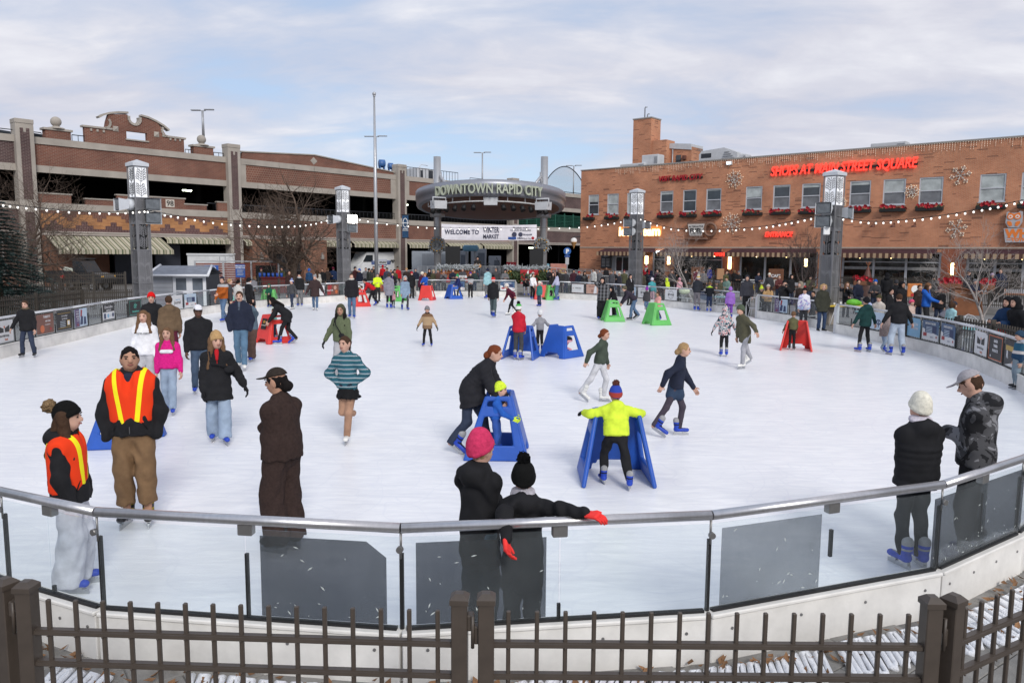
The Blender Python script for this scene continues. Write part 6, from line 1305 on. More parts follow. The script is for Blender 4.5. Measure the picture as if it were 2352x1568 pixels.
p=DY(1318,558,70.);k=70/F;r=empty('ice_cream_cone_sign',p,0,'ice cream cone shaped sign hanging at the brick corner','sign');b=MB();b.ball((0,0,5*k),(7.4*k,4*k,6.8*k),16,10);b.build('scoop',mat('cream_white',(.72,.71,.70),.5,.05),r);b=MB();b.lathe([(.0,-14*k),(6.4*k,1*k),(7.2*k,2*k),(.0,3*k)],(0,0,0),14);b.build('cone',mat('cone_tan',(.42,.22,.08),.6,.2),r);b=MB();b.tube([(0,0,9*k),(0,0,14*k),(16*k,.2,15*k)],.04,5);b.build('bracket',M_rail,r)
p=DY(1303,577,66.);k=66/F;r=empty('parking_sign',p,0,'round blue parking sign with a white P','sign');b=MB();b.tube([(0,-.02,0),(0,.02,0)],8.6*k,22);b.build('disc',mat('parking_blue',(.02,.10,.34),.4,.05),r);text('lettering','P',13*k,M_swht,r,(0,-.04,-4.4*k),off=.03);b=MB();b.bx(-6*k,6*k,-.02,.02,-13*k,-9.5*k);b.build('plate',M_vblue,r);b=MB();b.bx(-4*k,4*k,.0,.03,-30*k,-14*k);b.build('lower_plate',M_sgrey,r);b=MB();b.tube([(0,.05,6*k),(0,.05,-p.z)],.05,6);b.build('post',M_galv,r)
for px0,px1,y0,y1,c,lab in ((1238,1262,606,626,(.16,.33,.42),'pale blue food cart behind the right stage column'),(1264,1302,606,626,(.45,.20,.16),'food cart painted with bright flower rings'),(1163,1186,602,616,(.42,.02,.03),'red drinks cooler behind the garland booth')):
 Y=72.;a,c_=DY(px0,y1,Y),DY(px1,y0,Y);w=c_.x-a.x;r=empty('food_cart',((a.x+c_.x)/2,Y,0),0,lab,'cart');b=MB();b.bx(-w/2,w/2,0,1.1,.3,c_.z,.04);b.build('body',mat('cart_'+lab[:6].replace(' ','_'),c,.5,.25,2),r)
 for q in (-1,1):wheel(r,q*w*.3,-.05,.22,.1)
 if 'flower' in lab:
  for q,cc in ((-.5,'orange'),(0,'red'),(.5,'gold')):b=MB();b.tube([(q*w*.6,-.02,c_.z*.62),(q*w*.6,-.005,c_.z*.62)],.3,16);b.build('flower_ring',PM[cc],r);b=MB();b.tube([(q*w*.6,-.03,c_.z*.62),(q*w*.6,-.021,c_.z*.62)],.16,14);b.build('flower_eye',PM['brown'],r)
M_wire=mat('white_wire',(.52,.53,.55),.5,.05);M_ttop=mat('teal_top',(.10,.36,.38),.4,.05);M_ytop=mat('yellow_top',(.60,.42,.03),.45,.05)
def fr(a,b,Y0,Y1,z0,zt,n,label):p=DY(a,640,Y0);q=DY(b,640,Y1);return fence((p.x,Y0,z0),(q.x,Y1,z0),zt,(zt-.1,zt-.32,.12),n,label,'bronze fences on the right',(True,True),.09,.026,1,.04,.06,M_bronze2)
b=MB();b.bx(-18,18,-3,3,0,.3,.02);p=DY(2060,680,41.5);tv=Vector((.760,-.649));o=b.build('terrace',M_stg,None,loc=(p.x,41.5,0),rot=(0,0,SP.rz));tag(o,'raised shop terrace behind the right barrier','terrace')
tf=lambda a,b,n,lab:fr(a,b,0,0,0,1,n,lab)
def terr(px,off):
 a,b_,c=ray(px,640);n=Vector((.649,.760,0));q=Vector((p.x,41.5,0))+n*off;t=(q.x*n.x+q.y*n.y)/(a*n.x+b_*n.y);return Vector((a*t,b_*t,.3))
prev=None
for i,px in enumerate((1905,1965,2030,2105,2185,2275,2385)):
 q=terr(px,-2.9)
 if prev is not None:fence(prev,q,1.35,(1.25,1.0,.15),22,ordn[i-1]+' bronze terrace fence panel from the left','bronze terrace fence',(True,i==6),.09,.026,1,.045,.06,M_bronze2)
 prev=q
prev=None
for i,px in enumerate((1545,1640,1745,1840)):
 q=Vector((DY(px,640,53-i*3.).x,53-i*3.,0))
 if prev is not None:fence(prev,q,1.0,(.92,.7,.15),26,ordn[i-1]+' bronze patio fence panel in front of the coffee shop','bronze patio fence',(True,True),.09,.026,1,.04,.06,M_bronze2)
 prev=q
fr(2085,2205,22.6,20.8,0,1.05,20,'bronze fence behind the birthday poster');fr(2213,2283,20.6,19.4,0,1.1,10,'bronze fence behind the energy poster');fr(2290,2420,18.0,15.4,0,1.2,20,'bronze fence in front of the navy puffer')
def table(px,py,Y,r_,m,label,z=.74,rect=None):
 p=DY(px,py,Y);o=empty('patio_table',(p.x,Y,0),.2,label,'table');b=MB()
 if rect:b.bx(-rect[0]/2,rect[0]/2,-rect[1]/2,rect[1]/2,z-.04,z,.015)
 else:b.lathe([(.0,z-.03),(r_,z-.03),(r_+.01,z-.015),(r_,z),(0,z)],(0,0,0),24)
 b.build('top',m,o)
 for q in range(4):a=q*PI/2+.6;rr=(rect[0]/2*.85,rect[1]/2*.8)if rect else (r_*.7,r_*.7);sx_,sy_=(1 if q in (0,3)else -1),(1 if q<2 else -1);x,y=(sx_*rr[0],sy_*rr[1])if rect else (math.cos(a)*rr[0],math.sin(a)*rr[1]);b=MB();b.tube([(x*.6,y*.6,z-.03),(x,y,0)],.018,5);b.build('leg',M_wire,o)
 return p
table(2200,707,21.5,.5,M_ttop,'round teal patio table right of the bending person');table(2000,690,27.5,.5,M_ttop,'round teal patio table behind the beige jacket');table(1660,695,36.5,.45,M_ttop,'small teal table behind the gate gap')
py_=table(1940,695,30.2,0,M_ytop,'long yellow table with cups beside the right pylon',.78,(1.9,.7))
for i,(x,h_,c)in enumerate(((-.7,.12,'red'),(-.45,.10,'white'),(-.2,.14,'white'),(.0,.11,'white'),(.3,.10,'white'),(.75,.13,'white'))):b=MB();b.lathe([(.0,0),(.035,0),(.043,h_),(.0,h_)],(0,0,0),10);o=b.build('drink_cup',PM[c],None,loc=(py_.x+x,30.1,.78));tag(o,'red drink can on the yellow table' if c=='red' else ordn[i-1]+' white paper cup from the left on the yellow table','cup','cups on the yellow table')
b=MB();b.ball((0,0,.12),(.28,.16,.14),12,8);b.ball((.2,.03,.10),(.16,.12,.1),10,6);o=b.build('green_backpack',mat('bag_green',(.12,.42,.03),.6,.25,8),None,loc=(py_.x+.25,30.0,.78));tag(o,'bright green backpack lying on the yellow table','backpack')
def wchair(px,Y,rz,label):
 p=DY(px,700,Y);r=empty('wire_chair',(p.x,Y,0),rz,label,'chair','white wire patio chairs')
 b=MB();b.tube([(.26*math.cos(a*PI/8),.26*math.sin(a*PI/8),.44)for a in range(17)],.012,5,False)
 for q in range(5):b.tube([(-.22+q*.11,-.2,.44),(-.22+q*.11,.2,.44)],.006,4)
 b.build('seat',M_wire,r);b=MB();b.tube([(-.28,.0,.5),(-.3,.2,.68),(-.2,.32,.85),(0,.36,.9),(.2,.32,.85),(.3,.2,.68),(.28,0,.5)],.012,5,False)
 for q in range(7):x=-.2+q*.067;b.tube([(x*.9,.24,.44),(x*1.1,.34,.84)],.006,4)
 b.build('backrest',M_wire,r)
 for sx_ in (-1,1):
  for sy_ in (-1,1):b=MB();b.tube([(sx_*.18,sy_*.18,.44),(sx_*.24,sy_*.24,0)],.011,5);b.build('leg',M_wire,r)
for px,Y,rz,lab in ((1578,40.,.6,'wire chair with a green towel behind the far right barrier'),(1560,40.8,-2.,'wire chair left of the towel chair'),(1660,36.,2.4,'wire chair at the small teal table'),(1640,36.8,-1.6,'wire chair behind the boy in black and lime'),(1860,29.3,.5,'wire chair behind the snow jacket child'),(1735,33.2,2.6,'wire chair in the gate gap'),(2222,21.8,2.,'wire chair right of the teal table'),(2175,21.4,-2.2,'wire chair under the turquoise jacket'),(2250,24.,.4,'wire chair beside the white barked tree'),(2290,22.5,-.5,'wire chair left of the navy puffer')):wchair(px,Y,rz,lab)
p=DY(1572,690,39.8);b=MB();b.ball((0,0,0),(.3,.12,.18),12,7);o=b.build('draped_towel',mat('towel',(.50,.55,.40),.9,.3,6),None,loc=(p.x,39.9,.82));tag(o,'pale green towel draped over a wire chair','towel')
M_wpl=mat('planter_wood',(.17,.07,.035),.7,.2,3)
for px0,px1,py,Y,lab in ((1962,1999,646,40.,'wooden planter of red flowers on the terrace fence at left'),(2158,2203,652,33.5,'wooden planter of red flowers below the tall wall lamp'),(2255,2282,655,31.,'wooden planter of red flowers behind the white tree')):
 a,c=DY(px0,py,Y),DY(px1,py,Y);w=(c.x-a.x)/2;r=empty('flower_planter',((a.x+c.x)/2,Y,a.z),SP.rz*.6,lab,'planter','planters of red flowers on the terrace');b=MB();b.bx(-w,w,-.15,.15,-.2,.02,.02);b.build('box',M_wpl,r);rg=random.Random(px0);b=MB()
 for q in range(int(w*60)):petals(b,(rg.uniform(-w,w),rg.uniform(-.2,.15),.1+rg.uniform(-.06,.16)),rg.uniform(.08,.15),7,rg)
 o=b.build('flowers',M_red,r);tag(o,kind='stuff')
p=DY(2222,690,32.);r=empty('wooden_kiosk',(p.x,32.,.3),SP.rz*.5,'curved brown wooden stand on the terrace beside the white barked tree','stand');b=MB();b.prism([(-.55,0),(.5,0),(.42,.55),(.15,.95),(-.2,1.08),(-.55,1.1)],-.4,.4);b.build('body',mat('stand_wood',(.20,.075,.03),.6,.2,3),r);b=MB();b.tube([(-.55,-.42,1.12),(-.2,-.42,1.1),(.15,-.42,.97),(.42,-.42,.57),(.5,-.42,.02)],.035,6);b.build('trim',M_wpl,r)
p=DY(2101,666,33.);r=empty('festive_board',(p.x,33.,p.z),0,'orange festive board with white and red shapes among the tables','sign');k=33/F;b=MB();b.bx(-17*k,16*k,-.03,.03,-16*k,15*k,.02);bd=b.build('board',mat('board_orange',(.48,.16,.04),.6,.2,4),r);b=MB();b.tube([(0,-.04,2*k),(0,-.031,2*k)],9*k,16);b.build('white_patch',M_swht,bd);b=MB();b.bx(-9*k,9*k,-.04,-.031,-14*k,-8*k);b.build('red_patch',M_redp,bd);b=MB();b.tube([(0,.05,-16*k),(0,.05,-p.z)],.03,5);b.build('leg',M_galv,r)
# serving table with paper bags at the coffee shop
p=DY(1722,632,60.);r=empty('serving_table',(p.x,60.,0),SP.rz,'white serving table in front of the shop window','table');b=MB();b.bx(-1.9,.6,-.4,.4,.74,.78,.01);b.build('top',M_swht,r)
for x in (-1.7,.4):b=MB();b.tube([(x,-.3,0),(x,.3,.74)],.02,5);b.tube([(x,.3,0),(x,-.3,.74)],.02,5);b.build('leg',M_galv,r)
M_kraft=mat('kraft_paper',(.34,.19,.10),.8,.1)
p=DY(1652,625,61.5);b=MB();b.prism([(-.28,0),(.28,0),(.26,.85),(-.27,.85)],-.16,.16);o=b.build('paper_bag',M_kraft,None,loc=(p.x,61.2,.75));tag(o,'tall brown paper bag held by the orange jacket','bag')
# sandwich boards
for px,Y,c,lab in ((1602,62.,M_wpl,'brown sandwich board with white lettering at the coffee shop'),(1782,56.,M_wpl,'brown sign board with a round emblem below the shop window')):
 p=DY(px,640,Y);r=empty('sandwich_board',(p.x,Y,0),SP.rz,lab,'sign');b=MB();b.bx(-.55,.55,-.04,.04,.1,1.7,.02);b.build('board',c,r);text('lettering','FUEL' if px<1700 else 'CAFE',.3,M_swht,r,(0,-.05,1.1),off=.01);b=MB();b.tube([(0,-.05,.7),(0,-.045,.7)],.25,16);b.build('emblem',M_stone,r)
M_cord=mat('black_cord',(.02,.02,.02),.7,0);M_gbulb=mat('string_bulb',(.95,.93,.88),.35,0,emit=(1.,.95,.88,.8))
bb=MB();bb.ball((0,0,-.075),(.037,.037,.044),9,6);bb.m=1;bb.tube([(0,0,-.03),(0,0,.02)],.03,6);bulb_me=bb.mesh('bulb',[M_gbulb,M_cord])
def string(pts,n,label,sc=1.):
 """pts: picture points with depth"""
 P=[DY(x,y,Y)for x,y,Y in pts];r=empty('string_lights',P[0],0,label,'string lights','strings of round bulbs over the rink')
 Q=[]
 m=len(P)
 for i in range(m-1):
  a,b,c,d=P[max(i-1,0)],P[i],P[i+1],P[min(i+2,m-1)]
  for k in range(10):t=k/10;Q.append(.5*((2*b)+(c-a)*t+(2*a-5*b+4*c-d)*t*t+(3*b-a-3*c+d)*t**3))
 Q.append(P[-1]);b=MB();b.tube([q-P[0]for q in Q],.011,4);b.build('cord',M_cord,r)
 for i in range(n):
  t=(i+.5)/n*(len(Q)-1);i0=min(int(t),len(Q)-2);v=Q[i0].lerp(Q[i0+1],t-i0)-P[0];mkobj('bulb',bulb_me,r,v,None,(sc,)*3)
string([(-10,465,26.),(60,474,27.),(170,484,28.),(270,486,29.),(336,482,29.4)],18,'string of bulbs from the left edge to the left pylon',.95);string([(336,482,29.4),(400,494,32.),(520,512,36.),(640,518,40.),(720,512,42.),(782,493,43.)],30,'string of bulbs between the left pylon and the flagpole pylon',1.05)
string([(792,493,43.),(860,508,46.),(960,519,51.),(1040,523,55.),(1120,524,58.)],17,'string of bulbs from the flagpole pylon towards the banner',1.25);string([(1120,524,58.),(1230,523,56.),(1330,520,52.),(1400,512,49.),(1455,500,45.)],17,'string of bulbs from the banner to the ice cream pylon',1.25)
string([(1468,500,45.),(1540,523,42.),(1640,527,39.),(1740,521,36.),(1820,508,33.5),(1892,492,30.8)],27,'string of bulbs between the ice cream pylon and the right pylon',1.1);string([(1900,493,30.6),(1990,508,29.5),(2080,504,28.5),(2180,492,27.5),(2280,474,26.5),(2365,456,26.)],26,'string of bulbs from the right pylon to the right edge',.95)
p=DY(1895,530,30.2);b=MB();b.bx(-.12,.12,-.05,.05,-.16,.16,.02);o=b.build('junction_box',M_swht,None,loc=(p.x,30.05,p.z));tag(o,'white junction box strapped to the right pylon','box')
# ================================================================ PEOPLE
def V3(*a):return np.array(a,np.float32)
class SDF:
 def __init__(s,k=.03):s.P=[];s.k=k
 def cap(s,a,b,ra,rb=None,flat=None,fk=1.,puff=0,amp=0.,clip=None,cut=False):
  s.P.append(('c',np.array(a,np.float32),np.array(b,np.float32),ra,ra if rb is None else rb,None if flat is None else np.array(flat,np.float32),fk,puff,amp,clip,cut));return s
 def ell(s,c,r,R=None,clip=None,cut=False):
  s.P.append(('e',np.array(c,np.float32),np.array(r,np.float32),np.array(R if R is not None else np.eye(3),np.float32),clip,cut));return s
 def mesh(s,vs,noise=0.,nf=1.,seed=0.):
  lo=np.full(3,1e9);hi=np.full(3,-1e9);bb=[]
  for p in s.P:
   if p[0]=='c':R=max(p[3],p[4])+p[8];a=np.minimum(p[1],p[2])-R;b=np.maximum(p[1],p[2])+R
   else:R=float(p[2].max());a=p[1]-R;b=p[1]+R
   bb.append((a,b))
   if not p[-1]:lo=np.minimum(lo,a);hi=np.maximum(hi,b)
  lo=lo-3*vs-noise;hi=hi+3*vs+noise;n=np.ceil((hi-lo)/vs).astype(int)+1
  D=np.full(n,1.,np.float32)
  ax=[(lo[i]+np.arange(n[i])*vs).astype(np.float32)for i in range(3)]
  for p,(a,b)in zip(s.P,bb):
   mg=max(s.k,2*vs)+.01
   i0=np.clip(((a-mg-lo)/vs).astype(int),0,n-1);i1=np.clip(((b+mg-lo)/vs).astype(int)+2,1,n)
   sl=tuple(slice(i0[i],i1[i])for i in range(3))
   X=ax[0][sl[0]][:,None,None];Y=ax[1][sl[1]][None,:,None];Z=ax[2][sl[2]][None,None,:]
   if p[0]=='c':
    _,A,B,ra,rb,fl,fk,pf,am,cl,ct=p
    d=B-A;L2=float(d@d)+1e-9
    px,py,pz=X-A[0],Y-A[1],Z-A[2]
    t=np.clip((px*d[0]+py*d[1]+pz*d[2])/L2,0,1)
    qx,qy,qz=px-t*d[0],py-t*d[1],pz-t*d[2]
    q2=qx*qx+qy*qy+qz*qz
    if fl is not None:q2=q2+(fk*fk-1)*(qx*fl[0]+qy*fl[1]+qz*fl[2])**2
    r=ra+t*(rb-ra)
    if pf:r=r+am*(np.abs(np.sin(PI*pf*t))-.5)
    q=np.sqrt(q2)-r
   else:
    _,C,r,R,cl,ct=p
    px,py,pz=X-C[0],Y-C[1],Z-C[2]
    u=[(px*R[0,i]+py*R[1,i]+pz*R[2,i])/r[i]for i in range(3)]
    q=(np.sqrt(u[0]**2+u[1]**2+u[2]**2)-1)*float(r.min())
   if cl:
    for c,nn in cl:q=np.maximum(q,-((X-c[0])*nn[0]+(Y-c[1])*nn[1]+(Z-c[2])*nn[2]))
   if ct:D[sl]=np.maximum(D[sl],-q);continue
   o=D[sl];h=np.clip(.5+.5*(q-o)/s.k,0,1);D[sl]=q*(1-h)+o*h-s.k*h*(1-h)
  if noise:
   X=ax[0][:,None,None]*nf;Y=ax[1][None,:,None]*nf;Z=ax[2][None,None,:]*nf
   D=D+noise*(np.sin(23*Z+6*np.sin(13*X+seed)+4*Y)*np.sin(15*X-9*Z+3*np.sin(11*Y+seed))+.6*np.sin(41*Z+9*np.sin(9*X+2*seed)+17*Y))
  return snet(D,lo,vs)
_ED=[(0,1),(2,3),(4,5),(6,7),(0,2),(1,3),(4,6),(5,7),(0,4),(1,5),(2,6),(3,7)]
_CO=np.array([[i,j,k]for i in (0,1)for j in (0,1)for k in (0,1)],np.float32)
def snet(D,lo,vs):
 S=D<0;c=np.zeros(tuple(x-1 for x in D.shape),np.uint8)
 for i in (0,1):
  for j in (0,1):
   for k in (0,1):c+=S[i:D.shape[0]-1+i,j:D.shape[1]-1+j,k:D.shape[2]-1+k]
 I,J,K=np.nonzero((c>0)&(c<8));n=len(I)
 idx=np.full(c.shape,-1,np.int32);idx[I,J,K]=np.arange(n)
 cv=np.stack([D[I+int(o[0]),J+int(o[1]),K+int(o[2])]for o in _CO],1)
 acc=np.zeros((n,3),np.float32);cnt=np.zeros(n,np.float32)
 for a,b in _ED:
  da,db=cv[:,a],cv[:,b];m=(da<0)!=(db<0)
  t=np.where(m,da/np.where(m,da-db,1),0)[:,None]
  acc+=np.where(m[:,None],_CO[a]+t*(_CO[b]-_CO[a]),0);cnt+=m
 V=(np.stack([I,J,K],1)+acc/np.maximum(cnt,1)[:,None])*vs+lo
 Q=[]
 for ax in range(3):
  sa=[slice(None)]*3;sb=[slice(None)]*3;sa[ax]=slice(0,-1);sb[ax]=slice(1,None)
  m=S[tuple(sa)]!=S[tuple(sb)];E=np.stack(np.nonzero(m),1)
  u,v=[(1,2),(2,0),(0,1)][ax]
  E=E[(E[:,u]>0)&(E[:,v]>0)&(E[:,u]<idx.shape[u])&(E[:,v]<idx.shape[v])]
  ins=S[E[:,0],E[:,1],E[:,2]]
  def g_(du,dv):e=E.copy();e[:,u]+=du;e[:,v]+=dv;return idx[e[:,0],e[:,1],e[:,2]]
  q=np.stack([g_(-1,-1),g_(0,-1),g_(0,0),g_(-1,0)],1)
  q[~ins]=q[~ins][:,::-1];Q.append(q)
 F_=np.concatenate(Q);F_=F_[(F_>=0).all(1)]
 return V.astype(np.float32),F_
def cl(c,kind='plain'):
 nm='cloth_%s_%02x%02x%02x'%(kind,*[int(v*255)for v in c])
 if nm in MATS:return MATS[nm]
 if kind=='denim':return mat(nm,c,.85,.2,5,.22,24,spec=.15)
 if kind=='knit':return mat(nm,c,.95,.2,40,.3,130,spec=.1)
 if kind=='shiny':return mat(nm,c,.45,.2,8,.15,60,spec=.35)
 if kind=='fur':return mat(nm,c,.95,.55,60,1.,200,spec=.05)
 return mat(nm,c,.85,.22,7,.22,17,spec=.2)
def patt(name,fn):
 if name in MATS:return MATS[name]
 m=mat(name,(.5,.5,.5),.9,0,spec=.15);b=m.node_tree.nodes['Principled BSDF'];tx=NN(m,'ShaderNodeTexCoord');sp=NN(m,'ShaderNodeSeparateXYZ');LK(m,tx.outputs['Object'],sp.inputs[0])
 LK(m,fn(m,tx.outputs['Object'],sp),b.inputs['Base Color']);return m
def _fr(m,s,per,off=0.):
 a=NN(m,'ShaderNodeMath',operation='MULTIPLY_ADD');LK(m,s,a.inputs[0]);a.inputs[1].default_value=1/per;a.inputs[2].default_value=off
 f=NN(m,'ShaderNodeMath',operation='FRACT');LK(m,a.outputs[0],f.inputs[0]);return f.outputs[0]
def _rp(m,s,stops,const=True):
 r=NN(m,'ShaderNodeValToRGB');e=r.color_ramp.elements
 if const:r.color_ramp.interpolation='CONSTANT'
 while len(e)<len(stops):e.new(.5)
 for q,(p,c)in zip(e,stops):q.position=p;q.color=(*c,1)
 LK(m,s,r.inputs[0]);return r.outputs[0]
def _sweater(m,o,sp):
 ns=NN(m,'ShaderNodeMath',operation='MULTIPLY_ADD');f1=_fr(m,sp.outputs[0],.022);LK(m,f1,ns.inputs[0]);ns.inputs[1].default_value=.012;LK(m,sp.outputs[2],ns.inputs[2])
 return _rp(m,_fr(m,ns.outputs[0],.062),[(0,(.012,.022,.055)),(.2,(.03,.14,.17)),(.40,(.010,.045,.05)),(.55,(.42,.47,.52)),(.72,(.012,.03,.055)),(.86,(.06,.24,.29))])
def _plaid(a,b,c,per):
 def f(m,o,sp):
  x=_rp(m,_fr(m,sp.outputs[0],per),[(0,a),(.5,b)]);z=_rp(m,_fr(m,sp.outputs[2],per),[(0,a),(.5,c)])
  mx=NN(m,'ShaderNodeMix',data_type='RGBA');mx.inputs[0].default_value=.5;LK(m,x,mx.inputs[6]);LK(m,z,mx.inputs[7]);return mx.outputs[2]
 return f
def _blotch(cols,sc,dist=1.):
 def f(m,o,sp):
  n=NN(m,'ShaderNodeTexNoise');n.inputs['Scale'].default_value=sc;n.inputs['Detail'].default_value=3;n.inputs['Distortion'].default_value=dist;LK(m,o,n.inputs['Vector'])
  k=len(cols);return _rp(m,n.outputs[0],[(.33+.36*i/k if i else 0,c)for i,c in enumerate(cols)])
 return f
def _bands(stops):
 """colour bands over height in metres / 2"""
 def f(m,o,sp):
  d=NN(m,'ShaderNodeMath',operation='MULTIPLY');LK(m,sp.outputs[2],d.inputs[0]);d.inputs[1].default_value=.5;return _rp(m,d.outputs[0],stops)
 return f
def _vest(m,o,sp):
 ab=NN(m,'ShaderNodeMath',operation='ABSOLUTE');LK(m,sp.outputs[0],ab.inputs[0])
 sl_=NN(m,'ShaderNodeMath',operation='MULTIPLY_ADD');LK(m,sp.outputs[2],sl_.inputs[0]);sl_.inputs[1].default_value=-.13;LK(m,ab.outputs[0],sl_.inputs[2])
 return _rp(m,sl_.outputs[0],[(0,(.80,.055,.012)),(.5,(.8,.05,.01))])if False else _vr(m,sl_.outputs[0])
def _vr(m,s):
 a=NN(m,'ShaderNodeMath',operation='ADD');LK(m,s,a.inputs[0]);a.inputs[1].default_value=.5
 return _rp(m,a.outputs[0],[(0,(.78,.05,.012)),(.405,(.88,.78,.02)),(.448,(.78,.05,.012))])
SKIN={'l':(.55,.33,.25),'m':(.42,.235,.16),'d':(.10,.055,.038)}
HAIR={'black':(.012,.010,.010),'brown':(.06,.034,.022),'lbrown':(.14,.08,.045),'blond':(.34,.22,.11),'red':(.16,.045,.02),'grey':(.25,.24,.23)}
# ---- footwear templates (origin on the ground under the ankle, toes to -y)
def boot_mesh(kind):
 s=SDF(.025);sk=kind!='shoe';z=.06 if sk else 0.
 s.cap((0,.05,z+.045),(0,-.15,z+.038),.045,.04,(0,0,1),1.15);s.cap((0,.03,z+.06),(0,.05,z+(.21 if sk else .09)),.05,.058 if sk else .045)
 V,Q=s.mesh(.011);mats=[cl((.1,.1,.1))];C=V[Q].mean(1);mi=np.zeros(len(Q),int)
 if sk:mi[C[:,2]>.245]=1;mi[(np.abs(C[:,2]-.20)<.012)|((np.abs(C[:,2]-.145)<.012)&(C[:,1]<.02))]=2
 Fs=[list(map(int,q))for q in Q];V=[tuple(v)for v in V];mi=list(mi);sm=[True]*len(Fs)
 if sk:
  b=MB();b.bx(-.0035,.0035,-.185,.10,0,.04);b.bx(-.02,.02,-.13,-.07,.035,.075);b.bx(-.02,.02,.02,.08,.035,.075);b.bx(-.012,.012,-.16,.095,.03,.05)
  k=len(V);V+=b.V;Fs+=[[i+k for i in f]for f in b.F];mi+=[3]*12+[3]*6+[3]*6+[3]*0;mi+=[3]*(len(Fs)-len(mi));sm+=[False]*(len(Fs)-len(sm))
 return fastmesh('skate' if sk else 'shoe',V,Fs,[mats[0]]*4,mi,sm)
BOOT={k:boot_mesh(k)for k in ('skate','shoe')}
M_blade=mat('skate_blade',(.45,.46,.48),.3,0,metal=.8)
BCOL={'blue':((.016,.055,.42),(.30,.30,.31),(.012,.014,.03)),'white':((.72,.71,.68),(.6,.6,.58),(.6,.6,.58)),'black':((.014,.014,.016),(.2,.2,.2),(.30,.22,.03)),'grey':((.016,.055,.42),(.33,.33,.33),(.33,.33,.33)),'shoe':((.02,.02,.022),)*3,'blackp':((.014,.014,.016),(.03,.03,.03),(.05,.05,.05))}
def boot(parent,kind,loc,yaw,pitch,sc):
 t=BOOT['shoe' if kind=='shoe' else 'skate'];o=mkobj('shoe' if kind=='shoe' else 'skate',t,parent,loc,(pitch,0,yaw),(sc,sc,sc))
 c=BCOL[kind]
 for i,m in enumerate((cl(c[0],'shiny'),cl(c[1]),cl(c[2]),M_blade)):
  o.material_slots[i].link='OBJECT';o.material_slots[i].material=m
def hand(b,w,d,nrm,side,sc,curl=.5):
 """palm and five fingers: w wrist, d direction, nrm back-of-hand normal, side thumb direction"""
 w,d,nrm,side=Vector(w),Vector(d).normalized(),Vector(nrm).normalized(),Vector(side).normalized();L_=.09*sc
 m=Matrix((side,d,nrm)).transposed()
 b.box(w+d*L_*.5,(.075*sc,L_*1.1,.03*sc),bev=.01*sc,mtx=m)
 for i,l in enumerate((.068,.08,.074,.058)):
  p=w+d*L_+side*(.0285-.019*i)*sc;e=p+(d*math.cos(curl)-nrm*math.sin(curl))*l*.55*sc;f=e+(d*math.cos(curl*2)-nrm*math.sin(curl*2))*l*.45*sc
  b.tube([p-d*.01*sc,e,f],[.0098*sc,.0092*sc,.007*sc],6)
 p=w+d*L_*.25+side*.033*sc;e=p+(side*.75+d*.6-nrm*.2).normalized()*.036*sc;b.tube([p-side*.01*sc,e,e+(d*.9+side*.25-nrm*.3).normalized()*.03*sc],[.013*sc,.011*sc,.008*sc],6)
ARM={'down':(.040,-.02,-.30),'relax':(.06,-.07,-.285),'pocket':(.026,-.05,-.285),'hips':(-.012,-.03,-.215),'cross':(-.09,-.135,-.12),'fwd':(-.01,-.24,-.16),'low':(-.01,-.15,-.26),'rail':(-.02,-.20,-.13),'out':(.22,-.02,-.18),'outlow':(.14,-.03,-.265),'up':(-.075,-.15,.05),'head':(-.05,-.04,.12),'face':(-.085,-.125,.02),'back':(.05,.14,-.24),'clasp':(-.085,-.15,-.2)}
LEG={'stand':((.055,0,0),(-.055,.01,0)),'wide':((.10,-.01,0),(-.10,.01,0)),'stride':((.05,-.10,0),(-.06,.20,.02)),'strideR':((.05,.20,.02),(-.05,-.10,0)),'glide':((.03,-.03,0),(-.13,.24,.05)),'glideR':((.13,.24,.05),(-.03,-.03,0)),'kick':((.03,.25,.17),(-.02,-.02,0)),'sit':((.075,-.26,0),(-.075,-.25,0)),'walk':((.045,-.09,0),(-.05,.09,0))}
def ik(a,t,l1,l2,pole):
 d=t-a;L_=d.length;mx=(l1+l2)*.995
 if L_>mx:t=a+d*(mx/L_);d=t-a;L_=mx
 L_=max(L_,abs(l1-l2)+.01);u=d.normalized();x=(l1*l1-l2*l2+L_*L_)/(2*L_);y=math.sqrt(max(0.,l1*l1-x*x))
 p=Vector(pole);p=p-u*p.dot(u);p=p.normalized()if p.length>1e-5 else u.orthogonal().normalized()
 return a+u*x+p*y,t
PEOPLE=[]
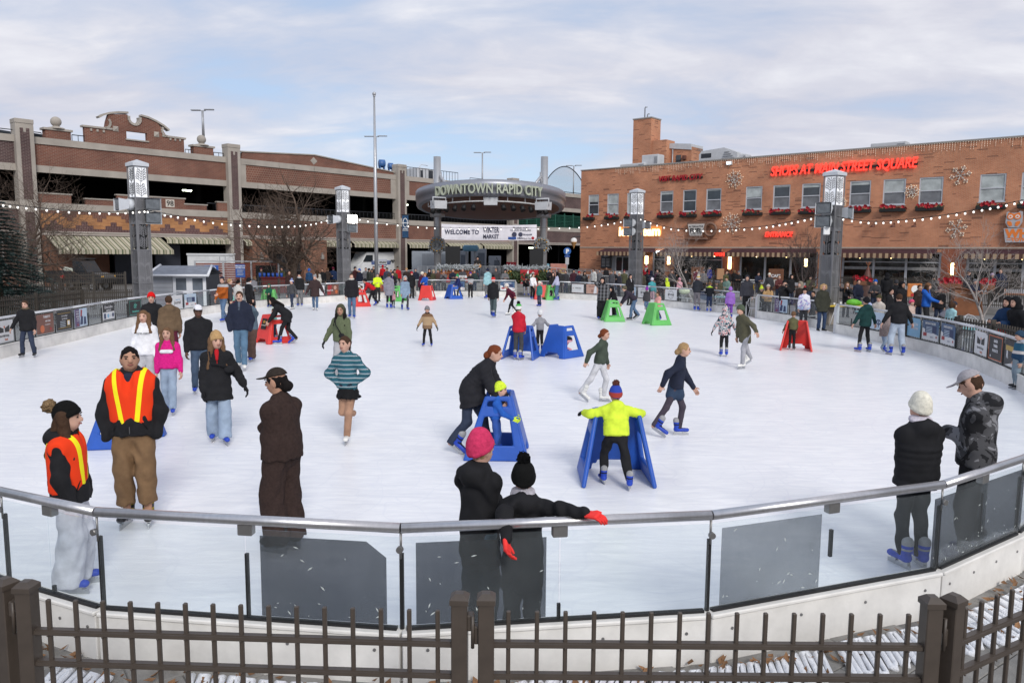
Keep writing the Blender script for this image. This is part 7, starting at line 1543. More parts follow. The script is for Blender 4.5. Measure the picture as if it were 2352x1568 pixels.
def person(loc,face,h,label,top=(.02,.02,.022),bot=(.02,.02,.022),feet='blue',skin='l',hair=('short','brown'),hat=None,arms=('down','down'),legs='stand',lean=0.,side=0.,hem=.0,puff=0,bulk=1.,wide=1.,flare=1.,yaw=0.,nod=0.,gloves=None,hood=None,tk='plain',bk='plain',tmat=None,bmat=None,group='skaters on the ice',crouch=0.,extra=None,sitz=None,skirt=None,scarf=None,legyaw=0.,base=None,detail=None,bmesh_=None,stubble=None,hairlen=.2,torso=1.,pom=None,cuff=0.,armk=1.):
 loc=Vector(loc);rz=math.radians(face);dist=Vector((loc.x,loc.y-0,loc.z-HC)).length
 vs=min(.030,max(.0105,dist*.00165));lod=vs>.02
 root=empty('person',loc,rz,label,'person',group);sc=h/1.72;hd=.115+.066*h
 az=(.115 if feet!='shoe' else .075)*sc
 ft=LEG[legs]if isinstance(legs,str)else legs;L1=.247*h;L2=.238*h
 ank=[Vector((f[0]*h,f[1]*h,f[2]*h+az))for f in ft]
 th=math.radians(lean);P0=Vector((0,math.sin(th)*.10*h,0))
 if sitz is None:P0.z=min(a.z+math.sqrt(max(.01,((L1+L2)*.992)**2-(a.x-P0.x-(.05*h if i==0 else -.05*h))**2-(a.y-P0.y)**2))for i,a in enumerate(ank))-crouch*h
 else:P0.z=sitz
 R=Matrix.Rotation(th,3,'X')@Matrix.Rotation(math.radians(side),3,'Y')
 tl=(h-hd-.045*h)-(.525*h);N=P0+R@Vector((0,0,tl))
 hips=[P0+Vector((.044*h*wide,0,0)),P0-Vector((.044*h*wide,0,0))]
 sw=.084*h*bulk;sh=[N+R@Vector((sw,0,-.052*h)),N+R@Vector((-sw,0,-.052*h))]
 kn=[]
 for i in (0,1):k,a=ik(hips[i],ank[i],L1,L2,(.12 if i==0 else -.12,-1,0));kn.append(k);ank[i]=a
 el,wr=[],[]
 for i in (0,1):
  sg=1 if i==0 else -1;A=arms[i];pole=Vector((sg*.5,.8,-.3))
  if isinstance(A,str):
   v=ARM[A];t=sh[i]+R@Vector((sg*v[0]*h,v[1]*h,v[2]*h))if A not in ('low',)else sh[i]+Vector((sg*v[0]*h,v[1]*h,v[2]*h))
   if A in ('hips','pocket'):pole=Vector((sg*1.,.45 if A=='pocket' else .15,.0))
   if A in ('up','face','head'):pole=Vector((sg*.7,-.2,-.8))
   if A=='out':pole=Vector((sg*.3,.6,-.6))
  else:t=Vector(A[:3]);pole=Vector(A[3])if len(A)>3 else pole
  e,w=ik(sh[i],t,.158*h*armk,.142*h*armk,R@pole);el.append(e);wr.append(w)
 Rh=R.to_quaternion().slerp(Matrix.Identity(3).to_quaternion(),.75).to_matrix()@Matrix.Rotation(math.radians(yaw),3,'Z')@Matrix.Rotation(math.radians(nod),3,'X')
 HCn=N+R@Vector((0,-.006*h,.022*h))+Rh@Vector((0,-.012*h,hd*.52));hw,hl=hd*.335,hd*.415
 H=lambda x,y,z:HCn+Rh@Vector((x*hd,y*hd,z*hd));RH=np.array(Rh)
 fl=R@Vector((0,1,0))
 s=SDF(.02*sc);s.ell(HCn+Rh@Vector((0,hd*.03,hd*.06)),(hw,hl,hd*.44),RH);s.ell(H(0,-.10,-.20),(hw*.80,hl*.70,hd*.30),RH)
 s.cap(H(0,-.40,-.0),H(0,-.465,-.10),.011*sc,.017*sc)
 if not lod:
  for q in (-1,1):s.ell(H(q*.335,.04,-.03),(.010*sc,.02*sc,.033*sc),RH)
 s.cap(N-R@Vector((0,0,.03*h)),H(0,.02,-.2),.033*h*bulk**.5,.03*h);s.cap(P0,N-R@Vector((0,0,.15*h)),.066*h,.066*h,fl,1.5)
 for i in (0,1):
  s.cap(sh[i],el[i],.026*h,.022*h);s.cap(el[i],wr[i],.024*h,.0165*h);s.cap(hips[i],kn[i],.036*h,.028*h);s.cap(kn[i],ank[i],.028*h,.02*h)
 V,Q=s.mesh(vs);Fs=[list(q)for q in Q.tolist()];V=V.tolist();sm=[True]*len(Fs)
 hb=MB()
 for i in (0,1):
  if arms[i]in ('pocket','cross'):continue
  if gloves:hb=MB()
  d=(wr[i]-el[i]).normalized();sg=1 if i==0 else -1;thumb=Vector((-sg*.2,-1,.1));thumb=thumb-d*thumb.dot(d)
  if thumb.length<.1:thumb=Vector((-sg,0,0))-d*(-sg*d.x)
  nrm=d.cross(thumb)*(-sg)
  hand(hb,wr[i]+d*.0*sc,d,nrm,thumb,sc*(1.25 if gloves else 1.05),.55)
  if gloves:mkobj('glove',hb.mesh('glove',cl(gloves)),root)
 sk=cl(SKIN[skin]);k=len(V)
 if not gloves:V+=hb.V;Fs+=[[i+k for i in f]for f in hb.F];sm+=hb.S
 mkobj('body',fastmesh('body',V,Fs,[sk],None,sm),root)
 if dist<24. or detail:
  for q in (-1,1):
   b=MB();b.ball((0,0,0),(hd*.055,hd*.03,hd*.028),8,5);b.build('eye',cl((.02,.015,.012)),root,loc=H(q*.15,-.375,.03),rot=Rh.to_euler())
   b=MB();b.tube([(-hd*.08,0,-q*hd*.012),(0,-hd*.02,hd*.01),(hd*.08,0,q*hd*.012)],hd*.02,5);b.build('eyebrow',cl(HAIR.get(hair[1],(.03,.02,.015))if hair else (.03,.02,.015)),root,loc=H(q*.155,-.385,.115),rot=Rh.to_euler())
  b=MB();b.tube([(-hd*.11,.0,hd*.012),(0,-hd*.035,0),(hd*.11,0,hd*.012)],[hd*.018,hd*.03,hd*.018],6);b.build('mouth',cl((.28,.10,.085)),root,loc=H(0,-.395,-.245),rot=Rh.to_euler())
  if stubble:b=MB();b.tube([(-hd*.13,0,-hd*.02),(0,-hd*.03,0),(hd*.13,0,-hd*.02)],[hd*.02,hd*.04,hd*.02],6);b.build('moustache',cl(HAIR[hair[1]]),root,loc=H(0,-.40,-.195),rot=Rh.to_euler())
 dn=Vector((0,0,-1));mb=bmat or cl(bot,bk);s=SDF(.025*sc);s.cap(P0+dn*.012*h,P0+R@Vector((0,0,.07*h)),.078*h*wide,.074*h*wide,fl,1.3)
 for i in (0,1):
  sd_=(kn[i]-ank[i]).normalized();s.cap(hips[i]+dn*.01*h,kn[i],.051*h*wide,.040*h*wide*flare**.5);s.cap(kn[i],ank[i]-sd_*.03*h,.040*h*wide*flare**.6,.033*h*wide*flare,None,1,0,0,[(ank[i]-sd_*.012*h*(flare>1.1)+sd_*cuff*h,sd_)])
 V,Q=s.mesh(vs,(.0035 if vs>.017 else .0062)*(wide>.95)+.001,.85,h*7);mkobj('trousers',fastmesh('trousers',V,Q,[mb],None,True),root)
 ti={'g':.006,'m':.014,'p':.026}['p' if puff else 'm']*sc;mt=tmat or cl(top,tk)
 s=SDF(.045*sc);up=R@Vector((0,0,1))
 pn=max(2,round(tl/.10))if puff else 0;am=.016*sc if puff else 0
 hb_=.028 if hem<=0 else 0.
 if hem>0:mid=((kn[0]+kn[1])/2-P0).normalized();hp=P0+mid*hem*h;cp_=[(hp,-mid)]
 else:mid=-up;hp=P0-up*.025*h;cp_=[(hp,up)]
 wq=max(1.,wide*.97)
 s.cap(P0+up*.03*h,N-up*.108*h,.082*h*torso*wq**.5+ti,.086*h*bulk*torso+ti,fl,1.30,pn,am,cp_);s.cap(sh[0],sh[1],.037*h+ti*.8,None);[s.cap(N+R@Vector((0,.004*h,.0)),q_,.036*h+ti*.3,.030*h+ti*.7)for q_ in sh];s.cap(N-up*.03*h,N+up*.004*h,.046*h+ti*.5,.036*h+ti*.4)
 s.cap(P0+up*.05*h,hp+mid*.10*h,.084*h*torso*wq+ti*1.2,(.086+(.05*hem+.01)*(hem>0))*h*torso*wq+ti*1.3,fl,1.24,round((hem+.1)*h/.09)if puff else 0,am,cp_)
 for i in (0,1):s.cap(sh[i],el[i],.033*h+ti,.029*h+ti,None,1,4 if puff else 0,am*.8);s.cap(el[i],el[i]+(wr[i]-el[i])*.95,.029*h+ti,.023*h+ti*.8,None,1,3 if puff else 0,am*.8)
 if hood:s.ell(N+R@Vector((0,.055*h,-.012*h)),(.070*h,.045*h,.055*h),np.array(R));s.ell(N+R@Vector((0,.012*h,.010*h)),(.052*h,.048*h,.02*h),np.array(R))
 V,Q=s.mesh(vs,(.0045 if vs>.017 else .0068)*(1 if not puff else .5),.85,h*3+len(label));mkobj('coat' if hem>.1 else 'jacket',fastmesh('jacket',V,Q,[mt],None,True),root)
 if vs<.017 and tk!='knit' and not tmat:
  F_=R@Vector((0,-1,0));fz=[]
  for q in range(9):
   t=q/8.;c=(P0-up*.01*h).lerp(N-up*.05*h,t);r_=(.086*h*torso*wq+ti*1.2)*(1-t)+(.080*h*bulk*torso+ti)*t;fz.append(c+F_*(r_/1.27+(.004 if t<.8 else -.012*h*(t-.8)*5)))
  b=MB();b.tube(fz,.0045,5);b.build('zip',cl((.10,.10,.105),'shiny'),root)
  for q in (-1,1):
   c=P0+up*.06*h+F_*(.066*h*torso+ti)+R@Vector((q*.055*h,0,0));b=MB();b.tube([c,c+R@Vector((q*.03*h,.010*h,-.05*h))],.005,5);b.build('pocket_seam',cl((.008,.008,.009)),root)
 if hair and hair[0]!='bald':
  mh=cl(HAIR[hair[1]],'fur' if False else 'knit');s=SDF(.02*sc);A=H(0,-.36,.30);n_=Rh@Vector((0,.83,.55));hp=hair[0]
  cps=[(A,n_)]
  if hp in ('short','bun','pony'):cps.append((H(0,0,-.20),Rh@Vector((0,.45,.9))))
  if hat and hat[0]!='hood':cps.append((H(0,0,.22),Rh@Vector((0,0,-1))))
  s.ell(H(0,.035,.08),(hw*1.07,hl*1.055,hd*.45),RH,cps)
  if hp=='long':
   for q in (-1,1):s.cap(H(q*.30,.10,.1),H(q*.36,.02,-.45),.05*hd/.23*1.0,.045*sc);s.cap(H(q*.36,.02,-.45),N+R@Vector((q*.075*h,-.05*h,-hairlen*.55*h)),.045*sc,.03*sc)
   s.cap(H(0,.25,-.05),N+R@Vector((0,.075*h,-hairlen*.5*h)),.085*sc,.075*sc,fl,1.5)
  if hp=='bob':
   for q in (-1,1):s.cap(H(q*.33,.0,.15),H(q*.38,-.02,-.28),.055*sc,.05*sc)
   s.cap(H(0,.2,.0),H(0,.24,-.28),.085*sc,.08*sc)
  if hp in ('bun','pony'):s.ell(H(0,.46,-.2 if hp=='bun' else .05),(.055*sc,.05*sc,.055*sc),RH)
  if hp=='pony':s.cap(H(0,.50,.05),H(0,.52,-.75),.035*sc,.02*sc)
  V,Q=s.mesh(max(vs*.85,.009),.004,2.,1.);mkobj('hair',fastmesh('hair',V,Q,[mh],None,True),root)
 if hat:
  kind,hc=hat[0],hat[1];mh=cl(hc,'knit')if not isinstance(hc,bpy.types.Material)else hc;s=SDF(.012*sc);upH=Rh@Vector((0,0,1));lo=H(0,0,.14)
  if kind in ('beanie','slouch'):
   tall=.56 if kind=='beanie' else .66;tl_=Rh@Vector((0,.46,1))
   s.ell(H(0,.06,.12),(hw*1.19,hl*1.16,hd*tall*.92),RH,[(H(0,-.3,.16),tl_.normalized())]);s.ell(H(0,.055,.10),(hw*1.27,hl*1.22,hd*.54),RH,[(H(0,-.3,.10),tl_.normalized()),(H(0,-.3,.27),-tl_.normalized())])
  if kind=='cap':
   s.ell(H(0,.05,.16),(hw*1.14,hl*1.10,hd*.42),RH,[(H(0,-.3,.19),(Rh@Vector((0,-.12,1))).normalized())]);s.cap(H(0,-.34,.21),H(0,-.62,.16),.075*sc,.06*sc,tuple(upH),7.)
  if kind=='hood':
   s.k=.02;s.ell(H(0,.08,.05),(hw*1.38,hl*1.25,hd*.60),RH);s.ell(N+R@Vector((0,.02*h,.02*h)),(.075*h,.065*h,.05*h),np.array(R));s.cap(H(0,-.28,-.02),H(0,-.9,-.10),hw*.98,hw*1.1,None,1,0,0,None,True)
  V,Q=s.mesh(max(vs*.85,.009),.0012 if kind!='cap' else 0,1.5,2.);mkobj('hood' if kind=='hood' else ('cap' if kind=='cap' else 'beanie'),fastmesh('hat',V,Q,[mh],None,True),root)
  if len(hat)>2 and kind in ('beanie','slouch'):s=SDF(.01);pp=H(0,.12,.70)if pom is None else H(0,*pom);s.ell(pp,(.058*sc,)*3);V,Q=s.mesh(.012 if not lod else .02,.012,4.,3.);mkobj('pompom',fastmesh('pompom',V,Q,[cl(hat[2],'fur')],None,True),root)
 if scarf:s=SDF(.02);s.ell(N+R@Vector((0,-.006*h,.03*h)),(.066*h,.062*h,.032*h),np.array(R));V,Q=s.mesh(vs,.004,2.);mkobj('scarf',fastmesh('scarf',V,Q,[cl(scarf,'knit')],None,True),root)
 if skirt:s=SDF(.02);s.cap(P0-up*.012*h,P0+dn*.22*h,.080*h,.155*h,fl,1.12,0,0,[(P0+dn*.115*h,Vector((0,0,1)))]);V,Q=s.mesh(vs,.012,2.,4.);mkobj('skirt',fastmesh('skirt',V,Q,[cl(skirt)],None,True),root)
 for i in (0,1):
  f=ft[i];sg=1 if i==0 else -1;lift=f[2]>.01;pitch=0.
  sd=(kn[i]-ank[i]).normalized();pitch=math.atan2(sd.y,sd.z)*.95 if lift else 0.
  rot=Matrix.Rotation(pitch,3,'X');o=ank[i]-(rot.inverted()@Vector((0,0,az))if False else Vector((0,math.sin(pitch)*az*-1,math.cos(pitch)*az)))
  boot(root,feet,o,sg*.18+legyaw,-pitch,sc)
 J=dict(root=root,N=N,P0=P0,R=R,sh=sh,wr=wr,el=el,H=H,Rh=Rh,h=h,hd=hd,sc=sc,up=up,fl=fl,vs=vs,kn=kn,ank=ank,ti=ti,bulk=bulk,torso=torso)
 if extra:extra(J)
 return J
def crop(ox,oy,k):return lambda x,y:((ox+x*k)*.57422,(oy+y*k)*.57422)
CA,CB,CC,CD,CE=(crop(ox,oy,.22957)for ox,oy in ((780,1060),(1240,1040),(1700,1000),(2180,1000),(2600,1000)))
CF=crop(3050,1000,.2551);CG=crop(3540,1000,.3571)
def sk(hd_,ft_,face,label,h=None,hat=None,feet='blue',**k):
 """skater: head-top and foot picture points"""
 loc=G(ft_[0],ft_[1],ICE_Z)
 if h is None:h=DY(hd_[0],hd_[1],loc.y).z-ICE_Z-(.05 if feet!='shoe' else .0)-(.03 if hat else .005)
 return person(loc,face,h,label,hat=hat,feet=feet,**k)
def sp_(hd_,tot,face,label,hat=None,z0=0.,Y=None,**k):
 """spectator: head-top point and total height"""
 loc=G(hd_[0],hd_[1],tot+z0);
 if Y is not None:
  p=DY(hd_[0],hd_[1],Y);loc=p;tot=p.z-z0
 k.setdefault('group','spectators around the rink');k.setdefault('feet','shoe')
 return person((loc.x,loc.y,z0),face,tot-(.03 if hat else .005),label,hat=hat,**k)
BLK=(.013,.013,.015);NVY=(.016,.020,.038);DGR=(.045,.045,.05);GRY=(.15,.15,.16);LGR=(.38,.38,.40);JEAN=(.085,.14,.23);LJEAN=(.27,.34,.44);DJEAN=(.028,.042,.07);KHAKI=(.175,.105,.055)
BRN=(.040,.026,.023);OLV=(.075,.078,.042);TAN=(.36,.215,.11);WHT=(.70,.70,.72);PNK=(.60,.018,.20);MAR=(.095,.012,.028);RED=(.44,.012,.018);ORG=(.36,.10,.02);BLU=(.02,.10,.42);TEAL=(.06,.26,.28);LTEAL=(.28,.47,.50);LIL=(.45,.38,.62);PUR=(.16,.05,.32);LIME=(.60,.76,.05);MINT=(.22,.55,.46);ROSE=(.62,.32,.30);DGN=(.010,.045,.040);CREAM=(.66,.62,.52);GRN=(.02,.22,.06)
def item(name,me_or_mb,m,J,p,label,cat,rot=None,group=None):
 o=me_or_mb.build(name,m,None);R=Matrix.Rotation(J['root'].rotation_euler.z,3,'Z');w=Vector(J['root'].location)+R@Vector(p)
 o.location=w;o.rotation_euler=(rot or (0,0,0))[:2]+((rot or (0,0,0))[2]+J['root'].rotation_euler.z,);tag(o,label,cat,group);return o
M_vest=patt('hi_vis_vest',_vest)
def vest(low,wide=1.,thick=.016):
 def f(J):
  h,P0,N,up,fl,ti,sc=(J[k]for k in ('h','P0','N','up','fl','ti','sc'));s=SDF(.02);b=J['bulk']*J['torso'];X=J['R']@Vector((1,0,0))
  cs=[(P0+up*low*h,up),(P0+X*.125*h*wide,-X),(P0-X*.125*h*wide,X)]
  s.cap(P0+up*(low-.05)*h,N-up*.075*h,(.090*J['torso'])*h*wide+ti+thick,.094*h*b+ti+thick,fl,1.30,0,0,cs);s.cap(J['sh'][0],J['sh'][1],.038*h+ti+thick*.9,None,None,1,0,0,cs)
  F_=J['R']@Vector((0,-1,0));s.cap(N+F_*.10*h+up*.05*h,N+F_*.13*h-up*.17*h,.052*h,.006*h,None,1,0,0,None,True);s.cap(N-up*.03*h,N+up*.1*h,.058*h,.075*h,None,1,0,0,None,True)
  V,Q=s.mesh(J['vs'],.002);mkobj('vest',fastmesh('vest',V,Q,[M_vest],None,True),J['root'])
 return f
def bag(x0,z0,c,strap=True):
 def f(J):
  h,N,P0,R=J['h'],J['N'],J['P0'],J['R'];s=SDF(.02);p=P0+R@Vector((x0*h,-.105*h,z0*h));s.ell(p,(.075,.035,.055));V,Q=s.mesh(J['vs']);mkobj('belt_bag',fastmesh('bag',V,Q,[cl(c)],None,True),J['root'])
  b=MB();b.tube([p+Vector((0,-.01,.03)),P0+R@Vector((-x0*.5*h,-.115*h,.2*h)),N+R@Vector((-.06*h,-.06*h,.0)),N+R@Vector((-.075*h,.0,.02*h))],.012,5);b.build('strap',cl(c),J['root'])
 return f
def vneck(c):
 def f(J):
  h,N,up=J['h'],J['N'],J['up'];F_=J['R']@Vector((0,-1,0));s=SDF(.01);s.cap(N+F_*.055*h+up*.005*h,N+F_*.095*h-up*.10*h,.024*h,.008*h,tuple(F_),1.6);V,Q=s.mesh(J['vs']);mkobj('shirt',fastmesh('shirt',V,Q,[cl(c)],None,True),J['root'])
 return f
def both(*fs):
 def f(J):
  for q in fs:q(J)
 return f
def openfront(c):
 def f(J):
  h,N,up,P0,ti=J['h'],J['N'],J['up'],J['P0'],J['ti'];F_=J['R']@Vector((0,-1,0));s=SDF(.01);s.cap(N+F_*.06*h-up*.01*h,P0+F_*.068*h+up*.06*h,.035*h,.05*h,tuple(F_),3.);V,Q=s.mesh(J['vs']);mkobj('shirt',fastmesh('shirt',V,Q,[cl(c)],None,True),J['root'])
 return f
sk((1207,692),(1190,826),160,'child in red hoodie and white green and black pompom hat in mid rink',top=(.46,.014,.03),bot=(.05,.05,.055),hat=('beanie',patt('novelty_knit',_bands([(0,(.02,.02,.02)),(.645,(.65,.65,.62)),(.69,(.05,.35,.06))])),(.012,.012,.012)),hair=('short','brown'),hood=1,arms=('low','low'),hem=.04,torso=1.1,feet='grey')
sk((1237,706),(1240,806),200,'child in grey sweatshirt and white beanie with arms spread',top=(.26,.26,.28),bot=BLK,hat=('beanie',(.66,.66,.66)),arms=('out','out'))
sk((1296,778),(1302,812),-60,'child in pink trousers crawling behind the blue aid',h=1.0,top=BLK,bot=(.6,.3,.35),hat=('beanie',PNK),lean=75,arms=('low','low'),legs='stride',gloves=PNK,crouch=.12)
sk((130,905),(172,1352),100,'woman in black beanie with fur pompom and orange vest at the near left rail',top=BLK,bot=(.55,.55,.60),hat=('beanie',(.008,.008,.008),(.30,.20,.11)),hair=('long','brown'),arms=('pocket','pocket'),wide=1.12,flare=2.0,hem=.07,hood=1,extra=vest(.0,1.02),feet='grey',pom=(.62,.42),torso=1.06)
sk((308,785),(318,1203),14,'young man in orange safety vest and khaki trousers standing with hands in pockets',top=BLK,bot=KHAKI,hair=('short','black'),skin='m',arms=('pocket','pocket'),wide=1.18,flare=1.2,bulk=1.14,torso=1.10,hood=1,extra=both(openfront(NVY),vest(.045)),feet='black',yaw=14,nod=-6,cuff=.075)
sk((640,828),(655,1262),-118,'person in brown sweatsuit and brown cap with folded arms',top=BRN,bot=BRN,hat=('cap',(.035,.028,.024)),hair=('bun','black'),skin='m',arms=('cross','cross'),wide=1.2,flare=1.75,torso=1.12,feet='blackp',tk='knit',bk='knit',yaw=14,nod=6)
J=sp_((1099,988),1.60,148,'person in pink knit beanie and long black hooded coat at the near rail',Y=5.12,z0=ICE_Z,top=BLK,bot=(.055,.10,.13),hat=('slouch',(.55,.04,.115)),hair=('short','blond'),hem=.16,torso=.96,bulk=.84,hood=1,puff=0,arms=('cross','cross'),feet='blue',flare=1.3,group='skaters on the ice',yaw=-14)
_wr=G(1345,1178,1.07);_wl=DY(1163,1240,4.66)
def _inv(loc,rz,p):return Matrix.Rotation(-rz,3,'Z')@(Vector(p)-Vector(loc))
_p=DY(1203,1040,5.02);_L=Vector((_p.x,5.02,ICE_Z));_r=math.radians(180)
person(_L,180,_p.z-ICE_Z-.08,'person in black fluffy beanie with red gloves draped over the near rail',top=BLK,bot=BLK,hat=('beanie',(.008,.008,.009),(.008,.008,.009)),hair=('short','black'),hem=.20,torso=1.06,bulk=.98,hood=1,gloves=(.78,.045,.04),scarf=(.40,.38,.42),arms=((*_inv(_L,_r,_wl),(.2,.9,.7)),(*_inv(_L,_r,DY(1348,1180,4.74)),(-.3,.6,.3))),feet='blue',flare=1.3,armk=1.04)
sk((2133,890),(2092,1300),188,'woman in cream beanie and black puffer with pale hood at the right rail',top=BLK,bot=(.014,.016,.019),hat=('slouch',(.70,.67,.57)),hair=('short','lbrown'),puff=1,hem=.06,torso=1.2,bulk=1.08,scarf=(.55,.51,.57),hood=1,arms=('cross','cross'),feet='grey',wide=1.0)
M_camo=patt('grey_camouflage',_blotch([(.018,.018,.02),(.07,.07,.075),(.20,.20,.215)],7.,1.2))
sk((2200,888),(2222,1292),-128,'man in grey cap and tie dye grey jacket looking down beside the cream beanie',top=GRY,tmat=M_camo,bot=BLK,hat=('cap',(.36,.34,.36)),hair=('short','brown'),bulk=1.06,torso=1.1,hood=1,arms=('cross','cross'),nod=26,feet='blue',wide=1.1,yaw=-5,h=1.74)
J=sk((1405,917),(1412,1108),182,'child in neon yellow puffer leaning on a blue skating aid',top=LIME,bot=BLK,hat=('beanie',patt('striped_beanie',_bands([(0,(.03,.06,.35)),(.515,(.35,.05,.04)),(.545,(.03,.06,.35))])),(.14,.05,.04)),hair=('short','brown'),puff=1,bulk=1.12,torso=1.15,hood=1,lean=14,arms=((.36,-.24,.80),(-.36,-.24,.80)),legs=((.12,.02,0),(-.10,.24,.01)),wide=1.12,gloves=BLK,h=1.22)
sk((1158,766),(1092,1040),78,'skater in long black coat bending forward over a blue aid',h=1.66,top=(.017,.017,.021),bot=(.03,.04,.07),hair=('bun','red'),hem=.13,puff=1,lean=38,arms=('low','low'),legs='stride',torso=1.12,extra=None)
sk((1130,925),(1140,1050),80,'small child in blue trousers and lime mittens inside the blurred blue aid',h=1.02,top=BLU,bot=(.03,.08,.3),hat=('beanie',LIME),gloves=LIME,arms=('fwd','fwd'),lean=10)
sk((1387,745),(1378,922),62,'skater in dark green jacket and pale grey trousers gliding right',top=(.050,.065,.048),bot=(.50,.50,.52),hair=('bun','red'),legs='glide',arms=('outlow','back'),feet='white',lean=8,hem=.02)
sk((1552,775),(1552,1000),80,'skater in black top and denim shorts striding right',top=NVY,bot=(.055,.045,.06),hair=('bun','blond'),legs='glide',arms=('low','back'),lean=10,wide=.86,skirt=None,hem=.03,extra=lambda J:mkobj('shorts',fastmesh('shorts',*(lambda s:s.mesh(J['vs']))((lambda s:[s.cap(J['P0'],J['kn'][i]*.45+J['P0']*.55,.075*J['h'],.062*J['h'])for i in (0,1)]and s)(SDF(.03))),[cl((.03,.05,.09),'denim')],None,True),J['root']))
sk((815,762),(802,1018),-8,'figure skater in teal striped sweater and black skirt with hands on hips',top=TEAL,tmat=patt('striped_knit',_sweater),bot=(.36,.21,.14),hair=('pony','brown'),arms=('hips','hips'),legs=((-.02,0,0),(-.03,.22,.17)),skirt=(.010,.010,.011),feet='white',wide=.92,hem=.03,torso=.94,gloves=NVY,side=-3,yaw=-12)
sk((783,693),(786,872),-12,'girl in olive sweatshirt with hood up and black belt bag',top=(.11,.13,.075),bot=(.36,.36,.38),hat=('hood',(.07,.07,.045)),hair=('long','black'),skin='m',arms=('relax','outlow'),gloves=BLK,feet='white',flare=1.5,wide=1.1,torso=1.14,extra=bag(.05,.06,BLK),tk='knit',h=1.60,yaw=10)
sk((983,697),(982,795),0,'child in tan and brown parka and grey beanie standing alone on the ice',top=TAN,tmat=patt('tan_parka',_bands([(0,(.20,.125,.075)),(.31,(.36,.25,.15)),(.43,(.16,.09,.05))])),bot=BLK,hat=('beanie',(.20,.19,.20)),arms=('outlow','outlow'),gloves=(.05,.055,.04),hem=.11,torso=1.25,bulk=1.15,legs='wide',wide=.95,scarf=BLK,nod=8)
sk((553,662),(556,848),10,'man with moustache in navy zip jacket and jeans',top=NVY,bot=(.09,.16,.24),bk='denim',hair=('short','brown'),arms=('pocket','pocket'),legs='walk',feet='white',bulk=1.12,torso=1.12,stubble=1,extra=vneck((.08,.10,.13)),hood=1)
sk((583,683),(580,828),-12,'girl in blue grey fleece and brown trousers touching her hair',top=(.085,.12,.155),bot=(.095,.055,.045),hair=('short','black'),arms=('head','low'),legs='walk',wide=1.1,flare=1.7,nod=12,torso=1.08,h=1.52,detail=1)
sk((632,680),(655,790),-82,'woman in black coat bending over the red skating aid',h=1.66,top=BLK,bot=BLK,hair=('long','black'),lean=52,arms=('low','low'),legs='stride',hem=.12,feet='grey',wide=.9)
sk((630,720),(632,783),-90,'small child in dark trousers inside the red skating aid',h=1.0,top=MINT,bot=DJEAN,hair=('short','brown'),arms=('fwd','fwd'))
sk((490,750),(505,1015),22,'woman in tan beanie and long black puffer with pale jeans',top=BLK,bot=LJEAN,bk='denim',hat=('slouch',(.42,.265,.125)),hair=('long','lbrown'),puff=1,hem=.15,torso=1.06,arms=('outlow','down'),gloves=BLK,flare=1.6,wide=1.08,extra=both(bag(.10,.14,BLK),vneck(RED)),yaw=16,hairlen=.26,legs='walk')
sk((483,690),(462,905),30,'man in white cap and black jacket behind the tan beanie',top=BLK,bot=(.06,.09,.14),hat=('cap',(.72,.71,.74)),hair=('short','black'),skin='d',arms=('down','down'),legs='walk',bulk=1.15,torso=1.15,hem=.04)
sk((374,742),(392,948),12,'girl in bright pink sweatshirt and pale jeans',top=PNK,bot=LJEAN,bk='denim',hair=('long','lbrown'),arms=('relax','down'),legs='walk',torso=1.14,flare=1.2,hem=.02,tk='knit',hairlen=.16,extra=lambda J:mkobj('chest_print',fastmesh('print',*(lambda s:s.mesh(J['vs']))((lambda s:s.cap(J['N']+Vector((-.075,-.118,-.15)),J['N']+Vector((.075,-.118,-.15)),.036,.036,(0,1,0),1.0))(SDF(.005))),[cl(WHT)],None,True),J['root']))
sp_((330,712),1.66,8,'girl in white hoodie with long brown hair looking ahead',z0=ICE_Z,top=(.74,.74,.76),bot=LGR,hair=('long','lbrown'),group='skaters on the ice',feet='blue',torso=1.12,hood=1,detail=1,arms=('down','down'),hairlen=.14,extra=lambda J:mkobj('chest_print',tmesh('HUNTER JUMPER',.035,.0,.001).copy(),J['root'],J['N']+Vector((0,-.158,-.15))).data.materials.append(M_ink))
sp_((277,815),1.18,100,'dark haired child behind the young man in the orange vest',z0=ICE_Z,top=BLK,bot=BLK,hair=('short','brown'),group='skaters on the ice',feet='blue',arms=('fwd','fwd'),lean=12)
sp_((347,670),1.74,20,'person in bright red beanie and black jacket by the left barrier',z0=ICE_Z,top=BLK,bot=BLK,hat=('beanie',(.62,.012,.012)),group='skaters on the ice',feet='blue',bulk=1.1)
sp_((387,675),1.72,-150,'person in brown quilted jacket and maroon trousers facing the barrier',z0=ICE_Z,top=(.13,.085,.05),puff=1,bot=(.08,.012,.025),hair=('short','brown'),group='skaters on the ice',feet='blue',legs='stride',hood=1)
sk((60,685),(66,820),12,'boy in black parka with fur hood skating at the left edge',top=BLK,bot=DJEAN,hair=('short','brown'),arms=('relax','outlow'),legs='wide',feet='blackp',hem=.08,torso=1.15,bulk=1.1,scarf=(.12,.09,.06))
sk(CA(400,165),CA(510,985),-22,'man in orange and grey jacket and jeans skating by the shed',top=ORG,tmat=patt('orange_jacket',_bands([(0,(.34,.085,.015)),(.67,(.36,.36,.37)),(.72,(.08,.06,.05))])),bot=JEAN,bk='denim',hat=('cap',NVY),arms=('fwd','relax'),legs='walk',bulk=1.12,torso=1.12)
sk(CA(700,435),CA(690,800),-70,'girl in mint top beside the orange jacket',top=MINT,bot=MAR,hair=('short','brown'),arms=('fwd','fwd'),feet='blackp')
